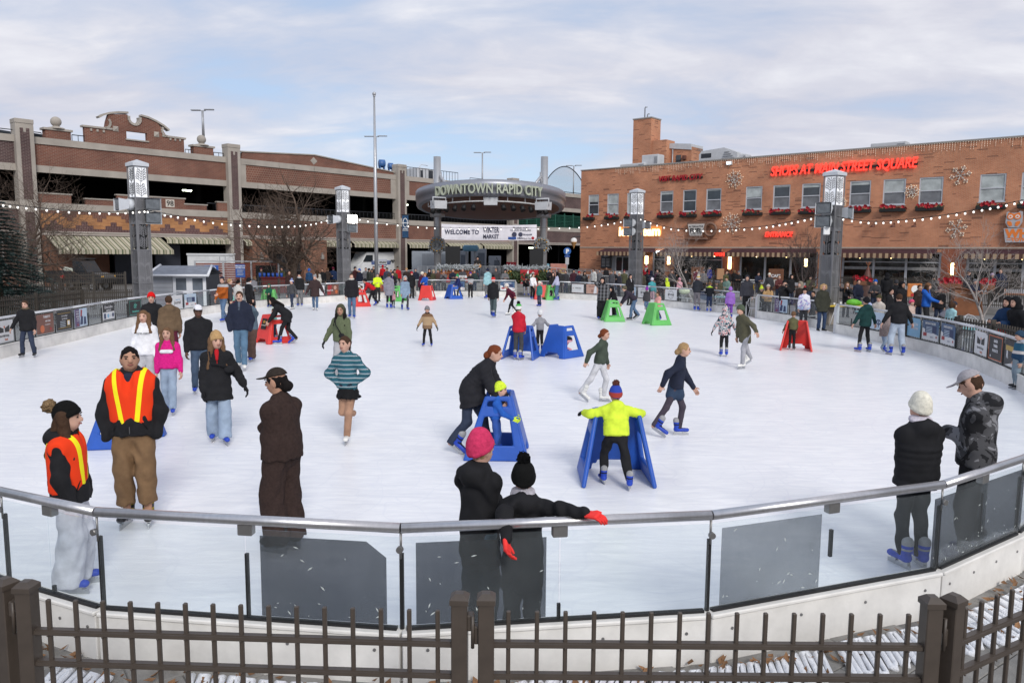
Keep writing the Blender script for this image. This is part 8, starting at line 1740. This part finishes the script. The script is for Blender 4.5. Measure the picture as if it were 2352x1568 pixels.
sk(CA(1050,262),CA(1000,740),165,'girl in grey sweater leaning over the left barrier',h=1.62,top=(.17,.165,.18),bot=BLK,hair=('short','lbrown'),lean=38,arms=('rail','rail'),scarf=(.03,.03,.03))
sk(CA(1030,425),CA(1010,920),150,'dark haired woman in black fleece behind the blue grey fleece',top=(.022,.022,.026),bot=BLK,hair=('long','black'),hairlen=.3)
sk(CA(1285,318),CA(1300,730),0,'child in green hooded jacket inside the light green aid',top=(.010,.075,.045),bot=BLK,hat=('hood',(.010,.085,.05)),arms=('fwd','fwd'),h=1.12,bulk=1.1)
sk(CA(1632,222),CA(1700,772),-25,'boy in blue and white pompom beanie and dark grey jacket',top=(.06,.06,.065),bot=DJEAN,hat=('beanie',patt('blue_white_knit',_bands([(0,(.03,.06,.32)),(.66,(.6,.6,.63)),(.685,(.03,.06,.32)),(.70,(.6,.6,.63)),(.72,(.05,.08,.34))])),(.25,.3,.5)),arms=('outlow','relax'),legs='walk',bulk=1.08,feet='white')
sk(CA(1800,113),CA(1830,715),8,'teen in black jacket and grey sweatpants by the left barrier',top=BLK,bot=(.15,.15,.155),hat=('beanie',BLK,BLK),arms=('down','relax'),hem=.05,torso=1.1,wide=1.1,scarf=(.5,.5,.5))
sk(CA(2020,137),CA(2100,790),12,'woman in long brown quilted coat and grey beanie',top=(.042,.026,.026),puff=1,hem=.16,bot=JEAN,bk='denim',hat=('beanie',(.24,.24,.25)),gloves=MAR,feet='white',hood=1,arms=('outlow','outlow'),bulk=1.05,torso=1.08,legs='walk')
sk(CB(612,205),CB(735,1010),10,'man in black parka with pale fur collar skating centre left',top=(.014,.013,.016),bot=JEAN,bk='denim',hair=('short','brown'),hem=.08,scarf=(.5,.47,.42),legs='walk',bulk=1.08,torso=1.1)
sk(CB(920,305),CB(1075,795),-88,'woman in red jacket bending over a red skating aid',h=1.62,top=RED,bot=BLK,hat=('beanie',BLK),lean=52,arms=('low','low'),legs='stride')
sk(CB(905,520),CB(905,760),-80,'small child in white snowsuit inside the far red aid',h=.95,top=WHT,bot=WHT,hair=('short','brown'),arms=('fwd','fwd'))
sk(CB(1325,197),CB(1380,848),178,'woman in long grey quilted coat seen from behind',top=(.23,.22,.26),puff=1,hem=.17,bot=BLK,hat=('beanie',(.05,.04,.04)),hood=1,wide=.85,torso=1.05)
sk(CB(1455,495),CB(1450,835),175,'small child in pink coat beside the grey quilted coat',top=(.60,.30,.36),bot=BLK,hat=('beanie',(.55,.25,.33)),hem=.1)
sk(CB(1620,238),CB(1660,870),20,'skater in pale denim blue coat and grey hood',top=(.20,.27,.36),bot=DGR,hat=('hood',(.36,.36,.38)),hem=.18,legs='stride',scarf=MAR,torso=1.05,wide=.85)
# far barrier skaters
sk(CB(2030,207),CB(2010,672),-20,'child in blue and lilac coat with orange beanie in a red aid',top=BLU,tmat=patt('blue_lilac',_bands([(0,(.42,.36,.6)),(.35,(.02,.09,.4))])),bot=NVY,hat=('beanie',(.36,.17,.06)),arms=('fwd','fwd'),hem=.14)
sk(CC(540,395),CC(590,850),-60,'child in navy and magenta coat with green hat in a blue aid',top=(.015,.025,.10),bot=DGR,hat=('beanie',(.03,.25,.10),(.03,.25,.10)),lean=14,arms=('fwd','fwd'),legs='stride',hem=.07)
sk(CC(785,362),CC(792,840),5,'child in purple beanie with grey and black jacket at the far barrier',top=GRY,tmat=patt('grey_black_jacket',_bands([(0,(.02,.02,.022)),(.36,(.13,.13,.14)),(.44,(.36,.36,.37)),(.575,(.02,.02,.022))])),bot=BLK,hat=('beanie',(.08,.03,.22)),feet='blackp',arms=('clasp','clasp'))
sk(CC(1060,297),CC(1090,848),-150,'woman in pale teal hooded coat at the far barrier',top=LTEAL,bot=(.13,.13,.135),hat=('beanie',NVY),hem=.09,hood=1,torso=1.1)
sk(CC(1132,438),CC(1185,1172),165,'skater in black jacket and red and white knit hat',top=BLK,bot=(.06,.085,.09),hat=('beanie',patt('red_white_knit',_bands([(0,(.5,.03,.03)),(.77,(.65,.6,.6)),(.795,(.5,.03,.03))]),),BLK),hem=.08,legs='walk',flare=1.4,arms=('relax','down'))
sk(CC(1465,568),CC(1500,1130),-70,'skater in maroon jacket and white fur hat leaning forward',h=1.5,top=MAR,bot=BLK,hat=('beanie',(.6,.56,.52)),lean=36,arms=('out','fwd'),legs='stride',feet='white',wide=.85)
sk(CC(1760,500),CC(1752,790),6,'person in black sweater seated on the steps resting chin on hand',h=1.66,sitz=.50,legs='sit',top=BLK,bot=(.24,.24,.26),hat=('cap',NVY),arms=('face','clasp'),lean=22,wide=1.05,nod=14)
sk(CC(1962,393),CC(1872,852),30,'woman in white jacket and headband at the far gate',top=(.72,.72,.73),bot=BLK,hair=('pony','brown'),arms=('low','low'),lean=8,torso=1.1)
sk(CC(1960,518),CC(1992,982),-40,'child in teal coat in front of the white jacket',top=(.03,.16,.14),bot=DJEAN,hat=('beanie',CREAM),hem=.12)
sk(CC(2040,588),CC(2030,838),0,'toddler in pink hat inside the far red aid',h=.92,top=(.5,.03,.12),bot=PNK,hat=('beanie',(.7,.35,.38),(.7,.5,.5)),arms=('fwd','fwd'))
sk(CD(200,362),CD(212,875),-110,'woman in lavender sweater and jeans holding a green aid',top=(.42,.42,.56),bot=JEAN,bk='denim',hair=('long','black'),arms=('low','low'),flare=1.4,torso=1.06,hairlen=.3)
sk(CD(1090,450),CD(990,1212),-18,'teen in black and grey plaid shirt with a hand raised to the head',top=DGR,tmat=patt('grey_plaid',_plaid((.012,.012,.013),(.19,.19,.20),(.10,.10,.11),.14)),bot=BLK,hat=('hood',BLK),arms=('relax','head'),wide=1.2,flare=1.8,hem=.1,torso=1.1)
sk(CD(1120,590),CD(1200,1180),-60,'child in black hooded coat inside the near green aid',h=1.36,top=BLK,bot=BLK,hat=('hood',BLK),lean=26,arms=('low','low'),hem=.05)
sk(CD(1365,640),CD(1500,1225),-85,'skater in dark plum jacket and jeans pushing a green aid',h=1.62,top=(.035,.028,.042),bot=JEAN,bk='denim',hat=('beanie',(.10,.09,.06)),lean=50,arms=('low','low'),legs='glide',feet='blackp')
sk(CD(1730,618),CD(1765,1090),170,'child in grey coat and purple hat skating away',top=DGR,bot=JEAN,hat=('beanie',(.22,.03,.30),PUR),hem=.1,legs='kick',feet='blackp',hood=1)
sk(CD(1850,458),CD(1855,960),160,'woman in turquoise jacket and white hat by the far right barrier',top=(.06,.30,.33),bot=(.5,.32,.38),hat=('beanie',(.6,.55,.62)),bulk=1.1,torso=1.15)
sk(CD(1910,695),CD(1960,1240),-60,'curly haired child in pink coat walking inside a green aid',top=(.62,.30,.27),bot=DJEAN,hair=('short','brown'),arms=('low','low'),gloves=PNK,legs='stride',hem=.09,torso=1.15,hood=1,skin='m')
sk(CE(940,438),CE(810,1062),150,'man in dark quilted jacket and mustard beanie leaning on the barrier',h=1.70,top=(.022,.024,.032),puff=1,bot=(.15,.14,.155),hat=('beanie',patt('mustard_knit',_bands([(0,(.5,.5,.48)),(.80,(.45,.28,.06)),(.83,(.55,.52,.45)),(.86,(.45,.28,.06))])),(.6,.55,.45)),lean=16,arms=('rail','rail'))
sk(CE(1060,548),CE(1025,1078),165,'boy in black and lime jacket leaning on the barrier',h=1.42,top=BLK,tmat=patt('black_lime',_bands([(0,(.012,.014,.018)),(.575,(.38,.55,.03))])),bot=(.018,.03,.07),hair=('short','lbrown'),lean=6,arms=('rail','rail'),feet='grey')
sk(CE(1400,618),CE(1385,1190),175,'child in purple snow jacket and purple hat',top=(.26,.12,.44),bot=PUR,hat=('slouch',(.30,.15,.48)),bulk=1.15,torso=1.2,hem=.08)
sk((1668,697),(1662,818),170,'girl in pastel camouflage coat and black leggings',top=GRY,tmat=patt('pastel_camouflage',_blotch([(.015,.018,.03),(.12,.22,.25),(.55,.52,.52),(.60,.30,.30),(.02,.025,.04)],9.,1.8)),bot=BLK,hat=('hood',patt('pastel_camouflage',None)if 'pastel_camouflage' in MATS else GRY),hem=.12,feet='grey',gloves=BLK,arms=('outlow','outlow'),torso=1.18,wide=.9)
sk((1690,690),(1706,846),-70,'skater in long olive coat with green and red hat leaning into a glide',top=(.085,.080,.050),bot=(.33,.33,.36),hat=('beanie',patt('green_red_knit',_bands([(0,(.07,.09,.06)),(.79,(.4,.05,.06)),(.82,(.08,.1,.07))]))),lean=18,arms=('out','relax'),legs='glide',hem=.14,feet='white')
# right side skaters
sk(CF(470,928),CF(455,1562),150,'boy in olive sweatshirt holding a bright red aid',top=(.10,.095,.045),bot=BLK,hair=('short','lbrown'),arms=('outlow','low'),lean=10,feet='blackp',wide=.92,torso=1.08)
sk(CF(1590,698),(1984,808),-168,'woman in dark green hooded jacket and black leggings',top=(.010,.040,.038),bot=BLK,hat=('beanie',BLK),hem=.07,hood=1,torso=1.12,arms=('outlow','outlow'),wide=.88,legs='wide',feet='grey')
sk((2028,735),(2030,806),120,'child in taupe fur coat bending between two adults',h=1.12,top=(.30,.24,.23),tk='fur',bot=LJEAN,bk='denim',hat=('hood',(.30,.24,.23)),lean=42,hem=.12,legs='stride',arms=('low','low'),bulk=1.2,torso=1.25)
sk((2057,670),(2058,815),178,'man in black jacket and pale jeans seen from behind at right',top=BLK,bot=(.36,.42,.50),bk='denim',hair=('short','brown'),bulk=1.14,torso=1.14,legs='wide',wide=1.16,arms=('outlow','outlow'),flare=1.2)
sk((2338,752),(2334,893),-100,'child in navy striped jersey and ripped jeans at the right edge',top=NVY,tmat=patt('navy_jersey',_bands([(0,(.02,.05,.10)),(.25,(.55,.5,.48)),(.28,(.02,.05,.10)),(.37,(.55,.5,.48)),(.40,(.03,.10,.16)),(.48,(.5,.48,.46)),(.50,(.03,.10,.16))])),bot=(.20,.25,.29),bk='denim',hat=('beanie',(.03,.06,.10)),feet='blackp',wide=1.2,torso=1.2,hem=.03)
# ---------------- spectators
S=sp_
S(CA(745,238),1.62,150,'person in white and black fleece behind the left barrier',top=(.62,.60,.57),bot=BLK,hair=('short','black'),tk='fur',bulk=1.15,torso=1.2)
S(CA(930,197),1.72,140,'person in black beanie and black coat by the slatted fence',top=BLK,bot=BLK,hat=('beanie',BLK),scarf=(.5,.5,.5))
S(CA(590,218),1.70,110,'blond person in dark top behind the orange jacket',top=(.05,.05,.055),bot=BLK,hair=('short','blond'))
S(CA(1640,92),1.64,20,'long haired attendant behind the red counter',top=(.04,.02,.02),hair=('long','brown'),hairlen=.3)
S(CA(1985,45),1.72,170,'person in blue coat at the kiosk',top=(.02,.06,.14),hat=('beanie',BLU))
S(CB(125,160),1.66,-160,'woman in white fleece coat near the tree',top=(.6,.56,.5),hair=('long','brown'),hairlen=.2)
S(CB(215,137),1.68,5,'person in black hoodie with a pale chest print',top=BLK,hair=('short','black'),skin='m')
S(CB(400,107),1.76,175,'man in navy quilted jacket and maroon beanie facing the garage',top=(.014,.03,.08),puff=1,hat=('beanie',MAR),bulk=1.12)
S(CB(780,102),1.76,60,'man in maroon coat and navy beanie holding a cup',top=(.05,.014,.016),hat=('beanie',NVY),arms=('face','down'),bulk=1.1)
S(CB(1020,130),1.74,120,'person in dark green coat left of the flagpole',top=(.03,.035,.03),hair=('short','black'))
S(CB(1078,138),1.70,10,'person in grey and black vest and dark beanie',top=(.05,.05,.05),hat=('beanie',(.06,.06,.065)),skin='m')
S(CB(1150,135),1.72,40,'man in camouflage cap beside the flagpole',top=(.12,.10,.08),hat=('cap',(.14,.10,.07)))
S(CB(1172,207),1.64,20,'person in neon yellow safety jacket behind the barrier',top=(.62,.80,.03),hat=('beanie',(.09,.09,.10)),bulk=1.15,arms=('rail','rail'))
S(CB(1265,77),1.74,170,'person in red coat seen from behind by the flagpole',top=RED,hat=('beanie',RED),bulk=1.1)
S(CB(1412,157),1.62,10,'boy in blue shirt among the crowd',top=(.03,.07,.22),hair=('short','lbrown'))
S(CB(1440,187),1.66,0,'woman in black coat and black beanie over a purple shirt',top=BLK,hat=('beanie',BLK),extra=vneck(PUR),arms=('rail','rail'))
S(CB(1525,92),1.80,15,'man in red jacket and black cap in the far crowd',top=RED,hat=('cap',BLK),bulk=1.1,skin='m')
S(CB(1770,187),1.64,20,'person in red beanie and black coat at the far gate',top=BLK,hat=('beanie',(.42,.015,.03)),hem=.1,scarf=BLK)
S(CB(1838,127),1.74,10,'person in grey beanie behind the red beanie',top=NVY,hat=('beanie',(.12,.12,.14)))
S(CB(1925,182),1.66,120,'woman in maroon quilted coat and cream hat leaning on the far barrier',top=(.085,.015,.035),puff=1,hat=('beanie',CREAM),lean=14,hem=.1,arms=('rail','rail'))
S(CC(140,328),1.68,60,'person in olive coat and tan beanie beside the left stage column',top=(.055,.055,.03),hat=('beanie',(.34,.27,.19)),bulk=1.1)
S(CC(325,333),1.66,0,'woman in grey jacket holding up a phone at the far barrier',top=(.11,.10,.105),hat=('beanie',(.20,.18,.23)),arms=('face','face'),bulk=1.1,torso=1.1)
S(CC(652,297),1.78,5,'man in charcoal and white jacket leaning on the far barrier',top=DGR,tmat=patt('charcoal_white',_bands([(0,(.05,.05,.055)),(.50,(.55,.55,.56)),(.62,(.06,.06,.068))])),hair=('short','grey'),arms=('rail','rail'),lean=8,nod=18,bulk=1.12)
S(CC(925,350),1.45,-30,'child in navy jacket behind the far barrier',top=NVY,hair=('short','lbrown'),arms=('face','rail'))
S(CC(1236,303),1.76,0,'bearded man in grey jacket behind the far barrier',top=(.06,.058,.062),hair=('short','brown'),bulk=1.12,stubble=1,detail=1)
S(CC(2092,288),1.68,90,'red haired woman in black coat at the right stage column',top=BLK,hair=('long','red'),hairlen=.35)
S(CD(140,378),1.62,10,'woman in dark coat between the red hair and lavender sweater',top=(.02,.018,.018),hair=('long','black'),hairlen=.2)
S(CD(265,328),1.74,170,'person in tan fuzzy beanie and dark coat',top=(.03,.028,.03),hat=('beanie',(.30,.19,.10)),bulk=1.1)
S(CD(690,358),1.66,10,'person in black hooded leather jacket below the brick corner',top=(.012,.012,.014),tk='shiny',hat=('hood',(.012,.012,.014)),skin='m')
S(CD(850,312),1.76,-50,'bearded man in white quilted jacket',top=(.62,.61,.58),puff=1,hair=('short','brown'),hood=1,stubble=1,detail=1)
S(CD(1068,278),1.76,20,'man in black jacket and cap on the ramp',top=BLK,hat=('cap',BLK),skin='m',Y=60.)
S(CD(1165,338),1.70,-40,'person in grey coat and patterned beanie',top=(.10,.10,.11),hat=('beanie',(.13,.10,.08)))
S(CD(1300,368),1.62,-60,'person in white knit beanie and dark jacket',top=(.05,.05,.06),hat=('beanie',(.66,.62,.52)))
S(CD(1482,413),1.68,30,'woman with long black hair in black puffer at the barrier',top=BLK,puff=1,hair=('long','black'),extra=vneck((.6,.58,.6)),hairlen=.3,detail=1)
S(CD(1692,360),1.72,160,'person in olive brown coat beside the pylon',top=(.085,.075,.055),hair=('short','brown'))
S(CD(1765,262),1.90,150,'person in red coat and red hat with white curls',top=(.30,.012,.02),hat=('beanie',(.40,.012,.02),WHT),hair=('long','grey'),scarf=WHT,bulk=1.2,torso=1.25,hairlen=.15)
S(CD(1785,338),1.70,170,'person in black pompom beanie under the red hat',top=BLK,hat=('beanie',BLK,BLK),bulk=1.1)
S(CD(1962,328),1.66,-30,'person in plum sweater reaching to the left',top=(.05,.018,.035),hair=('short','brown'),arms=('out','fwd'))
S(CD(2003,343),1.72,170,'man in black coat right of the glowing wall lamp',top=BLK,hair=('short','black'),bulk=1.12)
S(CD(2125,470),1.30,170,'child in lime coat behind the barrier',top=LIME,hat=('hood',LIME))
S(CD(2035,425),1.60,175,'person in black jacket with hood beside the lime coat',top=(.02,.019,.018),hair=('short','brown'),hood=1)
S(CE(465,245),1.80,70,'man in black puffer at the coffee shop',top=(.016,.017,.022),puff=1,hair=('short','black'),hem=.05)
S(CE(490,508),1.25,-30,'brown haired child in navy coat behind the white trunk tree',top=NVY,hair=('bob','brown'))
S(CE(520,468),1.40,-160,'child in pale pink coat by the white trunk tree',top=(.6,.33,.38),hat=('beanie',(.6,.33,.38)))
S(CE(1040,275),1.72,10,'person in royal blue coat at the coffee shop door',top=(.015,.025,.19),hem=.15,hat=('beanie',NVY),scarf=MAR)
S(CE(1170,275),1.68,5,'person in orange jacket and purple beanie holding a paper bag',top=(.55,.085,.02),hat=('beanie',(.13,.08,.30),WHT),arms=('clasp','clasp'),hair=('long','brown'))
S(CE(1385,335),1.66,-140,'person in black with a grey backpack',top=BLK,hair=('short','brown'),lean=14)
S(CE(1470,338),1.64,170,'person in black fleece at the serving table',top=(.02,.018,.018),hair=('bob','lbrown'),tk='fur')
S(CE(1590,283),1.66,60,'woman in denim jacket at the serving table',top=(.10,.17,.25),hair=('bob','lbrown'),tk='denim')
S(CE(1662,288),1.66,-20,'woman with curly blond hair in dark green at the serving table',top=(.035,.04,.028),hair=('long','blond'),hairlen=.2)
S(CE(1805,238),1.86,5,'tall bearded man in long black coat in front of the shop window',top=BLK,hem=.18,hair=('short','brown'),bulk=1.12,stubble=1,detail=1)
S(CE(1972,257),1.72,-60,'person in red plaid jacket looking down',top=RED,tmat=patt('red_plaid',_plaid((.015,.012,.012),(.45,.02,.02),(.40,.015,.018),.12)),hair=('bun','black'),arms=('clasp','clasp'),nod=20,bulk=1.05)
S(CE(1240,487),1.40,30,'seated bearded man in brown beanie and camouflage',top=(.07,.065,.04),hat=('beanie',(.10,.06,.045)),bulk=1.2)
S(CE(1342,443),1.66,-40,'woman in sage green jacket and olive beanie at the barrier',top=(.14,.22,.19),hat=('beanie',(.075,.065,.02)),hood=1,arms=('rail','clasp'),hair=('short','blond'),torso=1.1)
S(CE(1165,590),1.15,-30,'child in grey pompom hat leaning at the barrier',top=(.09,.075,.06),hat=('beanie',(.10,.085,.085),(.3,.25,.2)),lean=20)
S(CE(1700,418),1.84,-20,'tall man in charcoal hooded jacket with yellow stripe in the gate gap',top=(.045,.045,.055),hat=('hood',(.045,.045,.055)),bot=BLK,bulk=1.15,torso=1.12,Y=34.2,hem=.04,extra=lambda J:(lambda b:b.build('yellow_stripe',cl((.75,.48,.01)),J['root']))((lambda b:b.tube([J['sh'][0]+Vector((.02,0,.062)),J['sh'][0]+Vector((.085,.01,-.02)),J['el'][0]+Vector((.075,0,.02))],.018,6))(MB())))
S(CE(1945,618),1.22,5,'child in neon yellow pompom beanie behind the short barrier',top=(.05,.05,.045),hat=('beanie',LIME,LIME),Y=33.2)
S(CE(2065,578),1.50,-25,'woman in tan puffer and beige beanie behind the short barrier',top=(.42,.26,.12),hat=('beanie',(.46,.40,.35)),puff=1,hair=('long','brown'),arms=('rail','rail'),Y=32.8,detail=1)
def phone(J):b=MB();b.box((0,0,0),(.15,.012,.08),bev=.005);item('smartphone',b,M_black,J,(J['wr'][0]+J['wr'][1])/2+Vector((0,-.07,.09)),'black smartphone held up by the man in black','phone')
S(CF(350,448),1.72,-5,'man in black jacket and beanie holding up a phone',top=BLK,hat=('beanie',BLK),arms=('up','up'),bulk=1.15,torso=1.15,Y=31.2,extra=phone)
S(CF(605,473),1.72,-60,'person in brown coat and camouflage hood',top=(.045,.03,.024),hat=('hood',(.26,.22,.17)),Y=30.6,hem=.1)
S(CF(665,568),1.50,-15,'child in white and violet snow jacket and black knit hat',top=WHT,tmat=patt('snow_print',_blotch([(.66,.66,.74),(.70,.70,.74),(.35,.30,.55),(.45,.60,.72)],8.,1.)),hat=('beanie',(.015,.013,.012),(.4,.05,.05)),bot=DGR,Y=28.9,hem=.09,torso=1.12,hair=('short','brown'),detail=1)
S(CF(805,628),1.42,-50,'person in dark jacket in front of the right pylon',top=(.02,.02,.024),hair=('short','black'),skin='m',Y=29.2)
S(CF(955,508),1.68,0,'blond woman in dark olive coat standing in the right gate gap',top=(.035,.036,.026),bot=(.03,.05,.10),hair=('bob','blond'),hem=.13,puff=0,Y=27.7,torso=1.12,arms=('pocket','pocket'),detail=1,legs='stand')
S(CF(1140,433),1.72,20,'person in navy coat and beanie drinking beside the pylon',top=(.015,.016,.022),hat=('beanie',NVY),arms=('face','face'),hem=.13,Y=35.)
S(CF(1330,488),1.62,-10,'woman in black coat with pale scarf at the yellow table',top=BLK,hair=('long','lbrown'),arms=('face','clasp'),extra=vneck((.55,.56,.62)),hem=.1,Y=34.)
S(CF(1835,678),1.56,-40,'woman in beige jacket and olive beanie behind the right barrier',top=(.44,.40,.36),hat=('beanie',(.06,.055,.03)),bot=BLK,hood=1,Y=24.6,torso=1.1,hair=('short','blond'),detail=1)
S(CF(1685,808),1.2,-40,'child in pale blue hat behind the dark green jacket',top=(.25,.3,.45),hat=('beanie',(.36,.42,.62)),Y=25.2)
S(CF(2012,588),1.62,30,'woman with glasses in black coat over a white jumper',top=BLK,hair=('short','black'),extra=vneck((.62,.58,.55)),Y=28.5,detail=1)
S(CG(192,338),1.76,20,'man in black hooded jacket standing among the tables',top=BLK,hat=('hood',BLK),skin='m',bulk=1.12,Y=29.5)
S(CG(28,245),1.78,150,'person in black behind the raised fence',top=BLK,hat=('hood',BLK),bulk=1.15,Y=38.)
S(CG(478,352),1.66,50,'woman in bright blue hooded jacket and brown beanie pointing left',top=(.02,.11,.45),hat=('beanie',(.17,.085,.045)),arms=('cross','fwd'),Y=28.,torso=1.1,hair=('long','brown'),hood=1,hairlen=.08)
S(CG(690,505),1.60,80,'person in grey sweater bending over a table',top=(.16,.16,.19),hat=('beanie',(.03,.035,.05)),lean=48,arms=('low','low'),Y=25.5)
S(CG(752,568),1.20,110,'girl in pale turquoise jacket at the teal table',top=(.30,.50,.53),hair=('bob','brown'),Y=24.)
S(CG(298,538),1.15,20,'small child in pink hat among the tables',top=(.5,.38,.33),hat=('beanie',(.6,.08,.16)),Y=26.)
S(CG(540,288),1.74,0,'person with sunglasses and white beard near the brick pier',top=(.04,.045,.05),hat=('beanie',BLK),hair=('short','grey'),Y=44.)
S(CG(1388,500),1.66,-70,'woman in navy puffer with black hood at the right fence',top=(.012,.035,.09),puff=1,bot=DJEAN,hat=('hood',(.012,.012,.014)),arms=('rail','rail'),hem=.1,Y=18.4,torso=1.1,extra=lambda J:(lambda s:mkobj('red_bag',fastmesh('bag',*s.mesh(J['vs']),[cl(RED)],None,True),J['root']))(SDF(.02).ell(J['P0']+Vector((.0,-.17,-.02)),(.14,.06,.10))))
S(CG(1515,490),1.74,-80,'person in black jacket and jeans at the right picture edge',top=BLK,bot=(.06,.09,.14),hat=('hood',BLK),Y=18.0,lean=12)
S(CG(1200,248),1.70,10,'person in red white and blue knit hat on the shop terrace',top=NVY,hat=('beanie',(.4,.3,.4)),Y=42.)
S(CG(1300,198),1.80,-40,'man in navy team jacket on the shop terrace',top=(.014,.022,.05),hair=('short','brown'),Y=41.,bulk=1.15)
S(CG(930,218),1.76,80,'man in navy cap and jacket on the shop terrace',top=(.016,.02,.04),hat=('cap',NVY),Y=42.,bulk=1.1)
S((142,610),1.72,-60,'man in red and black jacket beside the utility vehicle',top=RED,tmat=patt('red_black_jacket',_bands([(0,(.40,.012,.015)),(.56,(.03,.03,.032))])),hat=('beanie',BLK),Y=50.,arms=('out','down'))
S((180,608),1.72,60,'person in black standing behind the utility vehicle',top=BLK,hair=('short','brown'),Y=52.)
# guitarist on the stage
def guitar(J):
 w0=J['wr'][1];b=MB();M_gt=mat('guitar_top',(.42,.20,.055),.35,.15,5)
 b.tube([(-.02,-.045,0),(-.02,.045,0)],.19,20);b.tube([(.24,-.045,.05),(.24,.045,.05)],.14,18);b.tube([(.12,-.045,.03),(.12,.045,.03)],.12,16)
 b.m=1;b.tube([(.34,-.02,.07),(.86,-.02,.20)],[.028,.022],6);b.box((.93,-.02,.22),(.16,.02,.07),bev=.005);b.tube([(.16,-.047,.04),(.16,-.052,.04)],.05,14)
 item('acoustic_guitar',b,[M_gt,M_ink],J,(-.12,-.24,J['P0'].z+.16),'acoustic guitar held by the musician on stage','guitar')
S(CC(915,98),1.78,8,'musician in dark jacket and beanie playing guitar on the stage',z0=.55,Y=56.5,top=(.022,.018,.017),bot=(.05,.07,.10),hat=('beanie',BLK),arms=('cross','clasp'),extra=guitar,bulk=1.08,skin='l')
# ---------------- more of the crowd behind the far barrier and before the shops
CROWD=[(600,50.5,1.70,20,DGR,('beanie',MAR),'person in charcoal coat and maroon beanie at the slatted fence'),(648,51.,1.74,-20,OLV,None,'bare headed person in olive jacket under the broad tree'),(676,52.5,1.66,150,MAR,('beanie',GRY),'person in maroon coat and grey beanie by the trunk'),(752,51.,1.72,160,(.05,.035,.03),None,'person in brown coat left of the navy quilted jacket'),(800,54.,1.75,10,BLK,('cap',NVY),'person in black coat and navy cap behind the flagpole pylon'),(826,50.,1.70,-30,NVY,('beanie',BLU),'person in navy coat and blue beanie near the flagpole'),(840,52.,1.74,20,GRY,None,'bare headed person in grey coat near the flagpole'),(858,54.,1.80,0,BLK,None,'tall person in black behind the neon jacket'),(889,53.,1.72,-10,(.05,.06,.09),('beanie',DGR),'person in slate jacket between the two red coats'),(906,50.5,1.66,30,OLV,('beanie',BLK),'person in olive jacket and black beanie under the red jacket'),(934,52.,1.72,-20,BRN,('beanie',TAN),'person in brown coat and tan beanie left of the far gate'),(986,51.,1.68,10,BLK,('hood',BLK),'hooded person in black at the left stage column'),(1006,50.,1.70,0,(.09,.05,.04),('beanie',OLV),'person in rust brown coat and olive beanie before the column'),(1040,50.5,1.72,15,NVY,None,'bare headed person in navy left of the charcoal and white jacket'),(1090,51.,1.66,-15,(.03,.05,.05),('beanie',GRY),'person in dark teal coat and grey beanie below the guitarist'),(1160,50.5,1.70,10,GRY,('beanie',BLK),'person in grey jacket and black beanie right of the bearded man'),(1262,53.,1.74,20,BLK,('beanie',BLK),'person in black beanie behind the lavender sweater'),(1300,51.,1.68,-30,DGR,None,'bare headed person in charcoal coat at the ramp railing'),(1318,52.,1.72,0,(.06,.02,.03),('beanie',NVY),'person in wine red coat and navy beanie at the ramp'),(1330,50.,1.62,10,NVY,('beanie',RED),'person in navy coat and red beanie by the white poster'),(1378,53.,1.72,-40,GRY,('cap',BLK),'person in grey coat and black cap under the menu board'),(1412,51.,1.66,20,BLK,None,'dark haired person in black below the takeaway hatch'),(1434,52.,1.70,-10,OLV,('beanie',MAR),'person in olive coat and maroon beanie left of the pylon'),(1496,50.,1.70,170,NVY,('hood',NVY),'hooded person in navy near the red hat'),(1524,49.,1.68,160,BRN,('beanie',BLK),'person in brown coat and black beanie before the shop door'),(1543,52.,1.72,10,DGR,None,'bare headed person in charcoal left of the slender tree'),(1575,54.,1.70,0,BLK,('beanie',GRY),'person in black coat and grey beanie behind the slender tree'),(1600,56.,1.72,20,MAR,None,'bare headed person in maroon at the coffee shop'),(1617,54.,1.70,-30,GRY,('beanie',NVY),'person in grey coat and navy beanie at the coffee shop'),(1668,53.,1.66,30,OLV,None,'bare headed person in olive left of the serving table'),(1697,50.,1.72,-20,BLK,('cap',GRY),'person in black and grey cap at the serving table'),(1742,49.,1.70,10,NVY,('beanie',BLK),'person in navy coat and black beanie at the shop window'),(1768,45.,1.72,-30,DGR,('beanie',CREAM),'person in charcoal coat and cream beanie left of the dark tree'),(1790,43.,1.66,0,(.10,.03,.03),None,'bare headed person in brick red behind the phone'),(1818,42.,1.72,20,BLK,('hood',BLK),'hooded person in black behind the dark tree'),(1862,41.,1.70,-10,OLV,('beanie',BLK),'person in olive coat and black beanie left of the right pylon'),(1972,36.,1.68,10,NVY,None,'bare headed person in navy at the terrace fence'),(2012,35.,1.70,-30,DGR,('beanie',BLU),'person in charcoal and blue beanie at the terrace fence'),(2060,34.,1.72,160,BLK,('beanie',DGR),'person in black and dark grey beanie among the tables'),(2112,31.,1.64,20,BRN,None,'bare headed person in brown behind the bright blue jacket'),(2160,30.,1.60,-20,BLK,('beanie',MAR),'person in black and maroon beanie right of the bright blue jacket'),(2240,36.,1.72,0,NVY,('beanie',GRY),'person in navy and grey beanie behind the wooden stand')]
for x,Y,t,f,c,hh,lab in CROWD:
 yt=PX((0,Y,t))[1];p=DY(x,yt,Y);tot=t
 person((p.x,Y,0),f,tot-.03,lab,top=c,bot=BLK if (x%2)else DJEAN,hat=hh,hair=('short',('brown','black','lbrown')[x%3]),feet='shoe',group='spectators around the rink',hem=.1 if x%3==0 else 0.,arms=(('down','pocket','rail')[x%3],)*2,bulk=1.04+.02*(x%5),torso=1.05,skin='m' if x%4==1 else 'l')
